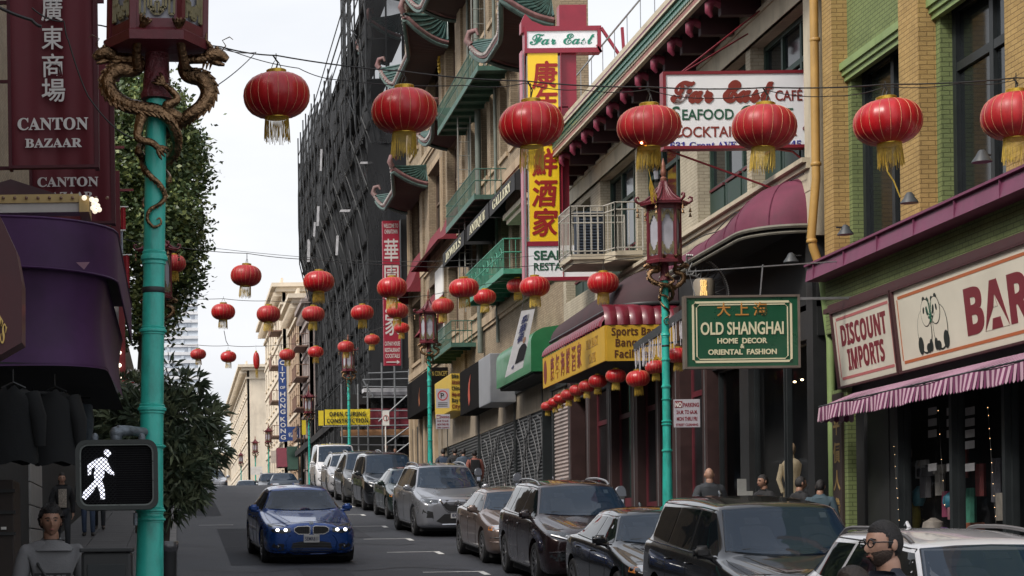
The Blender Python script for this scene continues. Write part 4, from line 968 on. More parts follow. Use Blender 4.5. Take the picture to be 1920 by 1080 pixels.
pagoda(bb, 9.5, 11, 80.5, 92.0, 25.8, 1.1, 2.0, .9)
q = MB(); q.box(11, 11.8, 56.0, 56.04, 6, 31); q.build('end_wall', M['tanb'], bb)
# fire escapes
def fire_escape(xo, ya, yb, z, h, m, solid=True, lab='', legs=False):
 t = thing('fire_escape', lab, 'fire escape', (10.4, (ya + yb) / 2, z), group='fire escapes on the tan brick building')
 q = MB();
 q.box(xo, 11, ya, yb, z - .03, z + .0)
 n_ = int((yb - ya) / 1.1)
 for i in range(n_ + 1): y = ya + (yb - ya) * i / n_; q.box(xo, 11, y - .04, y + .04, z - .16, z - .03)
 q.box(xo - .02, xo + .03, ya, yb, z - .16, z + .04)
 q.build('platform', m, t)
 q = MB();
 for (a, b_) in (((xo, ya), (xo, yb)), ((xo, ya), (11, ya)), ((xo, yb), (11, yb))):
  for zz in (z + h, z + h * .55): q.tube([(a[0], a[1], zz), (b_[0], b_[1], zz)], .022, 5)
 q.build('handrail', m, t)
 y = ya;
 while y <= yb + .01:
  q = MB(); q.tube([(xo, y, z), (xo, y, z + h)], .012, 4); q.build('baluster', m, t); y += .22 if solid else .3
 for x in [xo + (11 - xo) * i / 6 for i in range(1, 6)]:
  q = MB(); q.tube([(x, ya, z), (x, ya, z + h)], .012, 4); q.build('baluster', m, t)
 return t
fire_escape(9.95, 64.3, 74.3, 15.75, .85, M['fegreen'], lab='long green iron fire escape balcony under the upper curled eaves')
fire_escape(9.95, 65.4, 72.4, 11.75, .85, M['fegreen'], lab='green iron fire escape balcony just above the black gallery awnings')
fire_escape(9.9, 59.5, 67.2, 8.45, .9, M['jade'], lab='jade painted fire escape balcony with scrolls below the gallery awnings')
fire_escape(10.1, 72.5, 79, 7.6, .8, M['fegreen'], lab='dark green iron balcony lowest over the yellow tour sign')
t = thing('escape_ladder', 'grey iron ladders hanging between the two green fire escape balconies', 'ladder', (10.2, 70, 12))
for (ya, za, zb) in ((71.2, 9.0, 16.6), (67.6, 15.8, 20), (69.8, 8.4, 12)):
 q = MB(); q.tube([(10.25, ya, za), (10.25, ya, zb)], .025, 5); q.tube([(10.7, ya, za), (10.7, ya, zb)], .025, 5); q.build('ladder_rail', mat('pale_iron', (.22, .22, .2), .6), t)
 z = za + .2
 while z < zb: q = MB(); q.tube([(10.25, ya, z), (10.7, ya, z)], .014, 4); q.build('rung', MATS['pale_iron'], t); z += .5
q = MB()      # scrollwork on the jade balcony
for i in range(9):
 y = 60 + i * .85
 q.tube([(9.89, y + .28 * math.cos(a * .7) * (1 - a * .08), 8.9 + .28 * math.sin(a * .7) * (1 - a * .08)) for a in range(10)], .014, 4)
q.build('scrollwork', M['jade'], bpy.data.objects['fire_escape.002'], kind='stuff')
# stone balconet by the tall sign
t = thing('stone_balconet', 'cream stone balconet with turned balusters beside the tall red framed sign', 'balcony', (10.5, 60, 10.4))
q = MB(); q.box(10.3, 11, 57.9, 62.0, 10.3, 10.45); q.box(10.4, 11, 58, 61.9, 10.15, 10.3); q.box(10.35, 10.55, 57.95, 61.95, 11.15, 11.27); q.build('slab', M['cream'], t)
for i in range(13):
 q = MB(); q.lathe([(.05, 0), (.06, .08), (.1, .25), (.05, .5), (.07, .7)], 8, (10.45, 58.1 + i * .31, 10.45)); q.build('baluster', M['cream'], t, smooth=50)
# awnings on the brick front
def plain_awning(xo, ya, yb, zlo, zhi, val, mtop, mval, lab, txt=None, concave=.3, grp=None):
 t = thing('window_awning', lab, 'awning', (11, (ya + yb) / 2, zlo), group=grp); n_ = 8
 def P(i, j):
  s_ = j / n_; return (xo + (11 - xo) * s_, ya + (yb - ya) * i, zlo + (zhi - zlo) * (s_ - concave * math.sin(PI * s_) * .5))
 q = MB(); q.grid(P, 2, n_ + 1); q.build('canvas_top', mtop, t, smooth=60)
 q = MB()
 if val > 0: q.box(xo, xo + .02, ya, yb, zlo - val, zlo);
 q.add([P(0, j) for j in range(n_ + 1)] + [(11, ya, zlo - val), (xo, ya, zlo - val)], [tuple(range(n_ + 3))[::-1]])
 q.add([P(1, j) for j in range(n_ + 1)] + [(11, yb, zlo - val), (xo, yb, zlo - val)], [tuple(range(n_ + 3))])
 q.build('valance', mval, t)
 if txt:
  q = MB(); q.text(serif(txt), (xo - .012, (ya + yb) / 2, zlo - val + .1), (0, -1, 0), (0, 0, 1), h=val - .2, width=(yb - ya) * .72, align='C', depth=.004); q.build('lettering', cr_l, t)
 return t
G = 'black awnings with cream lettering on the brick front'
plain_awning(10.0, 58.0, 62.7, 11.05, 11.9, .5, M['canmar'], M['canblk'], 'black valance awning reading GALLERY under a maroon slope', 'GALLERY', .0, G)
plain_awning(10.0, 62.9, 67.6, 11.05, 11.9, .5, M['canmar'], M['canblk'], 'black valance awning reading ANTIQUE between two others', 'ANTIQUE', .0, G)
plain_awning(10.0, 68.3, 73.8, 11.05, 11.9, .5, M['canmar'], M['canblk'], 'black valance awning reading JEWELS next to the concave maroon awning', 'JEWELS', .0, G)
plain_awning(10.15, 76.2, 85.2, 12.0, 13.4, .0, M['canmar'], M['canmar'], 'wide concave maroon awning under the tall middle window', None, .5)
plain_awning(10.2, 87.8, 92.3, 11.5, 13.4, .0, M['canmar'], M['canmar'], 'maroon awning hung at the far corner of the tan brick front', None, .4)
plain_awning(10.3, 80.2, 85.6, 9.2, 10.9, .0, M['canmar'], M['canmar'], 'small maroon awning low beside the bright white panel', None, .3)
t = thing('wall_panel', 'bright white wall panel on the tan brick front above the black shop fascia', 'sign', (10.9, 81.5, 9)); q = MB(); q.box(10.85, 10.95, 80.2, 82.6, 8.5, 11.6); q.build('panel', M['white'], t)
# ground floor of the brick building
gfw = mat('grey_tan_stucco', (.24, .2, .15), .85, var=.2, nscale=1.5, bump=.2, dirt=(.1, .08, .06))
q = MB(); q.box(11.02, 11.4, 56.1, 92.65, 4.2, 6.4); q.box(10.95, 11.4, 82, 92.68, 1.5, 6.4); q.build('ground_storey', gfw, bb)
for y in (91.9, 90.2, 88.3, 86.6, 85.0, 83.3): q = MB(); q.box(10.8, 10.95, y - .28, y + .28, zg(y), 6.1); q.build('pilaster', M['tanc'], bb)
for ya, yb in ((90.5, 91.6), (88.6, 89.9), (86.9, 88.0), (85.3, 86.3)): q = MB(); q.box(10.9, 10.952, ya, yb, zg(ya) + .3, 5.6); q.build('doorway', M['darkframe'], bb)
shut = mat('dark_roller_shutter', (.075, .08, .085), .45, metal=.6, var=.2, nscale=4)
def roller(ya, yb, z1_, m, lab):
 t = thing('roller_shutter', lab, 'shutter', (11, (ya + yb) / 2, zg(ya))); z0_ = zg(yb) + .05 if False else zg((ya + yb) / 2) + .05
 q = MB(); q.box(11.0, 11.3, ya - .12, ya, z0_, z1_); q.box(11.0, 11.3, yb, yb + .12, z0_, z1_); q.box(10.95, 11.3, ya - .12, yb + .12, z1_, z1_ + .3); q.build('guide', M['darkframe'], t)
 q = MB(); z = z0_
 while z < z1_:
  q.add([(11.1, ya, z), (11.1, yb, z), (11.05, ya, z + .045), (11.05, yb, z + .045), (11.06, ya, z + .1), (11.06, yb, z + .1), (11.1, ya, z + .11), (11.1, yb, z + .11)], [(0, 1, 3, 2), (2, 3, 5, 4), (4, 5, 7, 6)]); z += .11
 q.build('slat', m, t, kind='stuff'); return t
r1 = roller(72.4, 80.5, 5.4, shut, 'dark ribbed roller shutter beside the tour sign')
r2 = roller(64.6, 72.0, 5.2, shut, 'wide dark roller shutter covered in pale graffiti under the black sign')
r3 = roller(59.6, 64.3, 5.0, shut, 'dark roller shutter with tall pale graffiti under the green awning')
r4 = roller(55.6, 57.9, 4.6, mat('pale_pink_shutter', (.36, .3, .28), .5, var=.15), 'narrow pale pink roller shutter beside the cafe lantern row')
grf = mat('graffiti_white', (.15, .15, .155), .7, var=.3, nscale=10); pr = random.Random(11)
for t, (ya, yb, za, zb) in ((r2, (65, 71.6, 1.9, 4.2)), (r3, (60, 64, 1.4, 4.6))):
 q = MB()
 for k in range(9):
  y = ya + (yb - ya) * (k + .5) / 9; pts = []
  for i in range(7): pts.append((11.035, y + .5 * math.sin(i * 1.1 + k) + (i - 3) * .06, za + (zb - za) * i / 6 * pr.uniform(.8, 1)))
  for a, b_ in zip(pts, pts[1:]): q.bar(a, b_, .05, .02, up=(1, 0, 0))
 q.build('graffiti', grf, t, kind='stuff')
# shop signs of the brick building
def boxsign(name, lab, x0, x1, ya, yb, za, zb, m, cat='sign'):
 t = thing(name, lab, cat, (x0, ya, za)); q = MB(); q.box(x0, x1, ya, yb, za, zb, .03); q.build('box', m, t); return t
t = boxsign('shop_fascia', 'black box fascia with small gold lettering at the corner of the brick front', 10.3, 11, 80, 88.4, 5.85, 7.4, mat('black_sign_box', (.012, .011, .011), .95, spec=.05))
q = MB(); q.text('N CONCEPT', (10.35, 79.99, 7.05), (1, 0, 0), (0, 0, 1), h=.2, width=.62, depth=.004); q.build('lettering', mat('dull_gold_letter', (.4, .3, .08), .5, var=0), t)
q = MB(); q.prism([(0, 0), (.25, .1), (.12, .45), (.3, .8), (.05, .55), (-.1, .3)], (10.29, 84, 6.1), (0, -1, 0), (0, 0, 1), (-.005, 0, 0)); q.build('emblem', mat('burnt_orange', (.35, .1, .03), .5), t)
t = boxsign('tour_sign', 'yellow box sign listing Bike Rental, Alcatraz, Chinatown, Hop-on, Bay Cruise and City Tour', 10.26, 11, 74, 78.6, 5.2, 6.6, mat('mustard_sign', (.5, .34, .04), .5, var=.1))
for i, s_ in enumerate(('Bike Rental', 'Alcatraz Tour', 'Chinatown', 'Hop-on Hop-off', 'Bay Cruise', 'City Tour')):
 q = MB(); q.text(sans(s_), (10.3, 73.99, 6.42 - i * .225), (1, 0, 0), (0, 0, 1), h=.15, width=.68, depth=.004); q.build('lettering', (dkred if i % 2 else ink), t)
t = boxsign('shop_sign', 'black box sign with a red brush figure between tour sign and white panel', 10.4, 11, 67.6, 72.6, 4.9, 6.5, MATS['black_sign_box'])
q = MB(); q.prism([(0, 0), (.2, .15), (.15, .6), (.35, 1.1), (.0, .8), (-.12, .4)], (10.6, 67.59, 5.1), (1, 0, 0), (0, 0, 1), (0, -.006, 0)); q.prism([(0, 0), (.3, .2), (.2, .6), (.5, 1.1), (.0, .8), (-.2, .4)], (10.39, 70.3, 5.1), (0, -1, 0), (0, 0, 1), (-.006, 0, 0)); q.build('emblem', mat('flame_red', (.4, .06, .03), .5), t)
t = boxsign('blank_sign', 'blank pale grey box sign beside the green awning', 10.15, 11, 64.0, 66.4, 4.75, 6.35, mat('pale_grey_lightbox', (.24, .25, .27), .5, var=.12))
# green rounded awning
t = thing('green_awning', 'bright green vinyl awning with rounded top beside the cafe awning', 'awning', (10.6, 60, 5)); gv = mat('green_vinyl', (.02, .16, .06), .4, var=.12, nscale=2.5, coat=.15)
prof = [(10.2, 5.1), (10.2, 5.95)] + [(10.2 + .5 - .5 * math.cos(a), 5.95 + .42 * math.sin(a)) for a in [i * PI / 16 for i in range(1, 8)]] + [(11, 6.42), (11, 5.1)]
q = MB(); q.prism([(x, z) for x, z in prof], (0, 56.8, 0), (1, 0, 0), (0, 0, 1), (0, 6.2, 0)); q.build('shell', gv, t, smooth=35)
q = MB(); q.box(10.3, 11, 56.9, 62.9, 5.02, 5.098); q.build('lining', M['dark'], t)
q = MB(); q.text(sans('DESIGN'), (10.193, 61.9, 5.35), (0, -1, 0), (0, 0, 1), h=.3, width=1.5, depth=.004); q.build('lettering', mat('olive_letter', (.25, .16, .04), .5), t) if False else None
# white poster hanging in front, tilted
t = thing('hanging_poster', 'white vertical poster with dark characters and a suited figure hanging askew before the green awning', 'banner', at(985, 600, 55.9))
c = [at(978, 583, 55.9), at(1003, 579, 55.9), at(980, 689, 55.9), at(947, 708, 55.9)]
pm_ = mat('poster_white', (.6, .6, .62), .6, var=.1)
q = MB(); d = Vector((0, .03, 0)); q.add([c[0], c[1], c[2], c[3], *[v + d for v in c]], [(0, 1, 2, 3), (7, 6, 5, 4), (0, 4, 5, 1), (1, 5, 6, 2), (2, 6, 7, 3), (3, 7, 4, 0)]); q.build('cloth', pm_, t)
def pt(u_, v_): return c[3].lerp(c[2], u_).lerp(c[0].lerp(c[1], u_), v_) + Vector((0, -.01, 0))
ud = (c[2] - c[3]).normalized(); vd = (c[0] - c[3]).normalized(); pk = mat('poster_ink', (.05, .06, .16), .6, var=0)
q = MB()
for i, ch in enumerate('學華餐'): q.text(ch, pt(.18, .78 - i * .14), ud, vd, h=.2, width=.22, depth=.004, bold=.02)
q.text('4', pt(.25, .08), ud, vd, h=.12, depth=.004)
q.build('lettering', pk, t)
q = MB();
def pb(us): return [pt(u_, v_) for u_, v_ in us]
fig = pb([(.42, .14), (.95, .14), (.98, .35), (.85, .42), (.75, .44), (.62, .44), (.48, .38)]); q.add(fig, [tuple(range(len(fig)))]); q.build('printed_suit', mat('poster_black', (.02, .02, .025), .6, var=0), t)
hd = pb([(.7 + .09 * math.cos(a), .5 + .055 * math.sin(a)) for a in [i * PI / 5 for i in range(10)]]); q = MB(); q.add(hd, [tuple(range(10))]); q.build('printed_face', mat('poster_skin', (.35, .2, .14), .6, var=0), t)
q = MB(); q.tube([c[0], at(985, 540, 56)], .008, 4); q.tube([c[1], at(1005, 540, 56)], .008, 4); q.build('cord', M['wire'], t)
# welcome banner at the corner
Yw = 93.0; t = thing('banner_sign', 'tall red banner sign reading WELCOME TO CHINATOWN with white characters and CATHAY HOUSE below', 'sign', at(735, 680, Yw))
r_ = rect3(717, 414, 752, 685, Yw); q = MB(); q.box(r_[0], r_[1], Yw, Yw + .3, r_[2], r_[3]); q.build('panel', mat('banner_crimson', (.3, .012, .035), .5, var=.1, nscale=1.5), t)
r2_ = rect3(752, 410, 769, 690, Yw); q = MB(); q.box(r2_[0], r2_[1], Yw + .15, Yw + .8, r2_[2], r2_[3]); q.build('bracket_box', M['black'], t)
wl = mat('banner_white_ink', (.6, .58, .56), .5, var=0); Wb = r_[1] - r_[0]; cx = (r_[0] + r_[1]) / 2
def wt(s_, py, h, wf, f=lambda s_: s_, bold=.015):
 q = MB(); q.text(f(s_), (cx, Yw - .006, at(735, py, Yw).z), (1, 0, 0), (0, 0, 1), h=h, width=Wb * wf, align='C', depth=.005, bold=bold); q.build('lettering', wl, t)
wt('WELCOME TO', 427, .2, .86); wt('CHINATOWN', 438, .2, .78)
for ch, py in zip('華園酒家', (487, 535, 583, 625)): wt(ch, py, .85, .85, bold=.008)
wt('CATHAY HOUSE', 648, .2, .9); wt('RESTAURANT', 660, .2, .9); wt('COCKTAILS', 671, .2, .85)
q = MB(); z = at(735, 679, Yw).z; q.bar((cx - .3, Yw - .006, z), (cx + .2, Yw - .006, z), .05); q.prism([(0, -.1), (.15, 0), (0, .1)], (cx + .2, Yw - .01, z), (1, 0, 0), (0, 0, 1), (0, .006, 0)); q.build('arrow', wl, t)
# ================================================================ scaffolded building beyond the crossing
cb = thing('scaffolded_building', 'building under construction wrapped in dark netting and scaffolding', 'building', (9.5, 110, zg(110)))
def net_material(name, a):
 m = bpy.data.materials.new(name); m.use_nodes = True; t = m.node_tree; b_ = t.nodes['Principled BSDF']
 b_.inputs['Base Color'].default_value = (.009, .010, .012, 1); b_.inputs['Roughness'].default_value = .9
 co = t.nodes.new('ShaderNodeTexCoord'); n_ = t.nodes.new('ShaderNodeTexNoise'); n_.inputs['Scale'].default_value = .35; n_.inputs['Detail'].default_value = 6
 t.links.new(co.outputs['Object'], n_.inputs['Vector'])
 r_ = t.nodes.new('ShaderNodeMapRange'); r_.inputs['From Min'].default_value = .35; r_.inputs['From Max'].default_value = .65; r_.inputs['To Min'].default_value = a; r_.inputs['To Max'].default_value = 1.0
 t.links.new(n_.outputs['Fac'], r_.inputs['Value']); t.links.new(r_.outputs[0], b_.inputs['Alpha'])
 MATS[name] = m; return m
net = net_material('debris_net', .86); net2 = net_material('thin_debris_net', .5)
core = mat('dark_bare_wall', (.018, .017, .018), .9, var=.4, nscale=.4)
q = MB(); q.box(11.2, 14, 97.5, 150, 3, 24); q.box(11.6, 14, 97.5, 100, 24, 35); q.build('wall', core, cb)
def sx(z):  # outer face of the scaffold: steps in below
 return 9.5 + 1.15 * max(0, min(1, (22 - z) / 5))
pole = mat('scaffold_steel', (.022, .024, .026), .6, metal=.2, var=.2)
polel = mat('scaffold_bright', (.2, .21, .22), .55, metal=.2, var=.15)
tops = lambda y: 36 if y < 101 else (30.4 if y < 111.5 else (27.3 if y < 121 else (29.4 if y < 133 else (30.6 if y < 142 else 31.4))))
ysc = [97 + i * 3.0 for i in range(19)]
for i, y in enumerate(ysc):
 q = MB(); top = tops(y) + random.uniform(.0, .3)
 for x_ in (0, 1.0):
  q.tube([(sx(z) + x_, y, z) for z in (zg(y), 17, 22, top)], .05, 5)
 q.build('scaffold_pole', pole, cb)
for k in range(15):
 z = 5.2 + k * 2.0
 q = MB()
 for y0_, y1_ in ((97, 111), (111, 151)):
  if z > 29.5: y1_ = 101.5
  if z > 29.5 and y0_ > 100: continue
  q.tube([(sx(z), y0_, z), (sx(z), y1_, z)], .045, 4); q.tube([(sx(z), y0_, z + 1), (sx(z), y1_, z + 1)], .035, 4)
  if z < 28: q.box(sx(z) + .05, sx(z) + 1.1, y0_, y1_, z - .06, z)
 q.build('scaffold_deck', pole, cb)
for i in range(0, 18, 2):
 for k in range(0, 12, 2):
  z = 6 + k * 2.0; y = ysc[i]
  if z + 4 > tops(y + 3) : continue
  q = MB(); q.tube([(sx(z), y, z), (sx(z + 4), y + 3, z + 4)], .035, 4); q.build('brace', pole, cb)
# net sheets, one per bay, each a little slack
pr = random.Random(21)
for i in range(9):
 for k in range(6):
  ya = 97 + i * 6.0; yb = ya + 6.0; tp_ = min(tops(ya + 3), 31.5); za = 5.5 + k * (tp_ - 5.5) / 6; zb = za + (tp_ - 5.5) / 6
  if 102 <= ya < 109 and za > 19: continue
  if ya > 150: continue
  sl = pr.uniform(.1, .35); ph = pr.uniform(0, 3); q = MB()
  q.grid(lambda a, c: (sx(za + (zb - za) * c / 8) + .25 - sl * math.sin(PI * a / 8) * math.sin(PI * c / 8) - .05 * math.sin(a * 1.7 + ph + c), ya + (yb - ya) * a / 8, za + (zb - za) * c / 8), 9, 9)
  q.build('net_sheet', net if pr.random() < .75 else net2, cb, smooth=60)
for (xa, xb, za, zb) in ((9.5, 11.5, 7, 12), (11.5, 13.5, 7, 12), (9.5, 11.5, 12, 20), (11.5, 13.5, 12, 20), (9.5, 11.5, 20, 28), (11.5, 13.5, 20, 28), (9.6, 11.5, 28, 36), (11.5, 13.5, 28, 36)):
 ph = pr.uniform(0, 3); q = MB(); q.grid(lambda a, c: (xa + (xb - xa) * a / 6, 96.9 - .12 * math.sin(a * 1.3 + ph) * math.sin(c * .9), za + (zb - za) * c / 8), 7, 9); q.build('net_sheet', net2 if za > 19 else net, cb, smooth=60)
q = MB(); pr2 = random.Random(4)
for i in range(46):
 y = 97.5 + i * 1.15; x_ = 9.42
 if pr2.random() < .45: z0_ = pr2.uniform(7, 20); q.tube([(sx(z0_) - .06, y, z0_), (sx(min(z0_ + 8, tops(y))) - .06, y, min(z0_ + 8, tops(y)))], .025, 4)
for i in range(60):
 y = 97.5 + pr2.random() * 50; z = pr2.uniform(7, 27); q.tube([(sx(z) - .05, y, z), (sx(z) - .05, y + pr2.uniform(2, 6), z + pr2.choice((0, 0, 2)))], .022, 4)
q.build('lattice_tube', mat('dull_steel', (.012, .013, .014), .7), cb, kind='stuff')
# far end net
q = MB(); q.grid(lambda a, c: (sx(5 + 24.7 * c / 10) + a * 1.5 + .1 * math.sin(c * 1.3 + a), 151, 5 + 24.7 * c / 10), 6, 11); q.build('net_sheet', net, cb, smooth=60)
# upper open frame with bracing
q = MB()
for y in (105.5, 107, 108.5, 110, 111): q.tube([(9.5, y, 26), (9.5, y, 31.2)], .04, 4); q.tube([(10.6, y, 26), (10.6, y, 31.2)], .04, 4); q.tube([(9.5, y, 31), (10.6, y, 31)], .04, 4)
for z in (27.5, 29, 30, 31): q.tube([(9.5, 105, z), (9.5, 111.2, z)], .035, 4)
q.tube([(9.5, 105.5, 27), (9.5, 110, 31)], .035, 4); q.build('open_frame', pole, cb)
# curled eaves and pale strips standing in for bright gaps in the netting
pagoda(cb, 10.2, 11.4, 98, 103, 25.5, .8, 1.2, .8)
pagoda(cb, 10.6, 11.6, 99, 106, 19.5, .6, 1.0, .3)
pale = mat('pale_sheet', (.5, .5, .52), .7, var=.25)
for (px, py, Y, w_, h_) in ((588, 470, 140, .2, 1.6), (607, 405, 120, .15, 1.2), (645, 460, 100, .12, 1.0), (613, 300, 118, .12, 1.3), (660, 395, 99, .5, .12), (700, 305, 97.5, .6, .1), (600, 430, 124, .12, .9)):
 p = at(px, py, Y); q = MB(); q.obox(p + Vector((-.35, 0, 0)), (w_ * .5, 0, 0), (0, .02, 0), (.03, 0, h_ * .5)); q.build('pale_gap_strip', pale, cb)
# low scaffold frontage facing the crossing
X0_, X1_ = 9.3, 11.6; q = MB()
ls = thing('street_scaffold', 'bright steel tube scaffold over the pavement with plank decks and red boards', 'scaffold', (10, 96, zg(96)))
Ys = 96.2
for px in (641, 672, 690, 717, 741, 768): p = at(px, 800, Ys); q = MB(); q.tube([(p.x, Ys, zg(Ys)), (p.x, Ys, at(px, 680 if px > 700 else 720, Ys).z)], .045, 6); q.build('scaffold_pole', polel, ls, smooth=60)
for (xa, ya_, xb, yb_) in ((641, 770, 770, 770), (680, 712, 770, 710), (680, 725, 770, 726), (641, 786, 770, 784), (605, 800, 770, 797), (641, 819, 770, 818), (641, 834, 770, 835), (680, 745, 770, 745), (690, 700, 770, 697)):
 q = MB(); q.tube([at(xa, ya_, Ys), at(xb, yb_, Ys)], .035, 5); q.build('scaffold_tube', polel, ls)
for (xa, ya_, xb, yb_) in ((710, 790, 768, 737), (720, 835, 768, 800), (680, 712, 700, 745), (735, 855, 768, 830)):
 q = MB(); q.tube([at(xa, ya_, Ys - .05), at(xb, yb_, Ys - .05)], .035, 5); q.build('brace', polel, ls)
def slab(px0, py0, px1, py1, Y, dd, m, name, par):
 r_ = rect3(px0, py0, px1, py1, Y); q = MB(); q.box(r_[0], r_[1], Y, Y + dd, r_[2], r_[3]); return q.build(name, m, par)
rb = mat('maroon_hoarding', (.2, .025, .04), .7, var=.15)
for i in range(4): slab(692 + i * 19, 766, 692 + i * 19 + 18.4, 784, Ys + .2, .05, rb, 'hoarding_board', ls); slab(692 + i * 19, 785, 692 + i * 19 + 18.4, 803, Ys + .2, .05, rb, 'hoarding_board', ls)
slab(641, 806, 768, 815, Ys + .2, .8, mat('scaffold_plank', (.42, .22, .11), .8, var=.2), 'plank', ls)
slab(682, 728, 768, 734, Ys + .3, 1.0, pale, 'plank', ls); slab(690, 735, 768, 741, Ys + .25, .8, mat('grey_sheet', (.22, .22, .24), .6), 'plank', ls)
slab(641, 740, 768, 765, Ys + 1.5, .1, core, 'back_sheet', ls); slab(641, 815, 768, 860, Ys + 2.2, .1, M['dark'], 'back_sheet', ls)
q = MB(); q.box(8.9, 9.3, 97, 150, 7.2, 7.6); q.build('side_fascia', core, ls)
for i in range(14):
 y = 98 + i * 3.8; q = MB(); q.tube([(9.0, y, zg(y)), (9.0, y, 9.5)], .045, 5); q.tube([(9.0, y, 7.4), (9.0, y + 3.8, 7.4)], .035, 5); q.tube([(9.0, y, 9.2), (9.0, y + 3.8, 9.2)], .035, 5); q.build('scaffold_pole', pole, ls)
t = thing('construction_banner', 'yellow banner reading OPEN DURING CONSTRUCTION on the scaffold frontage', 'banner', at(652, 795, 95.5)); r_ = rect3(609, 768, 694, 796, 95.5)
q = MB(); q.grid(lambda i, j: (r_[0] + (r_[1] - r_[0]) * i / 10, 95.5 + .02 * math.sin(i * 1.3 + j), r_[2] + (r_[3] - r_[2]) * j / 3), 11, 4); q.build('cloth', mat('banner_yellow', (.72, .56, .03), .6, var=.08), t)
q = MB(); cx_ = (r_[0] + r_[1]) / 2; q.text(sans('OPEN DURING'), (cx_, 95.46, r_[2] + .42), (1, 0, 0), (0, 0, 1), h=.21, width=1.75, align='C', depth=.005); q.text(sans('CONSTRUCTION'), (cx_, 95.46, r_[2] + .1), (1, 0, 0), (0, 0, 1), h=.21, width=2.0, align='C', depth=.005); q.build('lettering', ink, t)
for (px0, py0, px1, py1, lab) in ((597, 770, 607, 798, 'small yellow side banner next to the construction banner'), (566, 788, 574, 815, 'tiny yellow banner far along the scaffold')):
 t = thing('construction_banner', lab, 'banner', at(px0, py1, 96.6)); slab(px0, py0, px1, py1, 96.6 if px0 > 590 else 125, .03, MATS['banner_yellow'], 'cloth', t)
# ================================================================ buildings further up the street
creamf = mat('pale_cream_stucco', (.72, .63, .5), .8, var=.1, nscale=.6, dirt=(.3, .24, .18), dirt_amt=.35, dirt_scale=.6)
tanf = mat('warm_tan_stucco', (.42, .3, .2), .8, var=.15, nscale=.6, dirt=(.18, .12, .08), dirt_amt=.6, dirt_scale=.8)
def far_building(lab, X, ya, yb, z0_, z1_, m, floors, bays, corn=.6, fmat=None, escapes=False, nm='far_building'):
 t = thing(nm, lab, 'building', (X, ya, z0_)); fh = (z1_ - z0_ - 1.2) / floors; bw = (yb - ya) / bays
 holes = [(ya + bw * (i + .28), ya + bw * (i + .72), z0_ + fh * (k + .3), z0_ + fh * (k + .85)) for i in range(bays) for k in range(1 if floors > 3 else 0, floors)]
 q = MB(); wall_x(q, X, ya, yb, z0_, z1_, holes, depth=.35); q.build('wall', m, t)
 q = MB(); q.box(X + .6, X + 14, ya + .1, yb - .1, z0_, z1_ - .5); q.build('inner_wall', M['dark'], t)
 # end wall facing the viewer
 nb = 3; ex = []
 q = MB(); q.add([(X, ya, z0_), (X + 14, ya, z0_), (X + 14, ya, z1_), (X, ya, z1_)], [(0, 1, 2, 3)]); q.build('end_wall', m, t)
 for (a, c, e, g) in holes:
  o = win(t, X + .25, a, c, e, g, M['darkframe'], fw=.12, tr=((e + g) / 2,))
  q = MB(); q.box(X - .12, X + .05, a - .15, c + .15, e - .2, e - .01); q.build('sill', m, t)
 q = MB(); q.box(X - corn, X + 14, ya - corn, yb, z1_, z1_ + .35); q.box(X - corn * .6, X + 14, ya - corn * .6, yb, z1_ - .4, z1_); q.box(X - .2, X + 14, ya - .2, yb, z1_ - 1.5, z1_ - 1.25); q.box(X - .1, X + .1, ya, yb, z1_ + .35, z1_ + .9)
 for k in range(2, floors): q.box(X - .12, X, ya, yb, z0_ + fh * k, z0_ + fh * k + .22)
 q.build('cornice', fmat or m, t)
 q = MB(); y = ya
 while y < yb: q.box(X - corn * .8, X, y, y + .25, z1_ - .75, z1_ - .4); y += .9
 q.build('dentil', fmat or m, t, kind='stuff')
 if escapes:
  for k in range(2, floors):
   z = z0_ + fh * (k + .22); q = MB(); q.box(X - 1.0, X, ya + 1, ya + 6, z - .1, z); q.tube([(X - 1, ya + 1, z + .9), (X - 1, ya + 6, z + .9)], .03, 4)
   for i in range(12): q.tube([(X - 1, ya + 1 + i * .45, z), (X - 1, ya + 1 + i * .45, z + .9)], .02, 4)
   for x_ in (X - 1, X - .5): q.tube([(x_, ya + 1, z), (x_, ya + 1, z + .9)], .02, 4)
   q.tube([(X - 1, ya + 1, z + .9), (X, ya + 1, z + .9)], .03, 4)
   q.build('fire_escape', mat('rusty_iron', (.2, .12, .09), .7), t)
 return t
far_building('narrow dark grey fronted building half hidden by scaffold netting', 10.2, 151.5, 160, 3.5, 19, mat('grey_pink_stucco', (.3, .25, .23), .8, var=.2), 6, 3, escapes=True)
far_building('tan building with heavy bracketed cornice behind the blue vertical sign', 10.0, 161, 176, 3.5, 20.6, tanf, 6, 5, .9, creamf)
far_building('tall cream corner building with fire escapes left of the blue vertical sign', 9.6, 178, 214, 3.5, 23.8, creamf, 6, 7, 1.0, escapes=True)
far_building('slim sunlit cream building at the far end of the street', 9.3, 262, 345, 6, 24.5, creamf, 6, 14, 1.2, nm='far_building')
# end of the street
t = far_building('low pale stone building closing the street far away', 1.5, 430, 470, 6, 21.4, creamf, 3, 6, .8)
q = MB(); q.box(3, 16, 428, 429.9, 6, 19.8); q.build('end_wall', creamf, t)
for i in range(12): q = MB(); q.box(3.3 + i * 1.02, 3.75 + i * 1.02, 427.6, 428, 16.2, 18.9); q.build('pilaster', creamf, t)
q = MB(); q.box(2.6, 16.4, 427.2, 428.2, 19.3, 20.2); q.build('cornice', creamf, t)
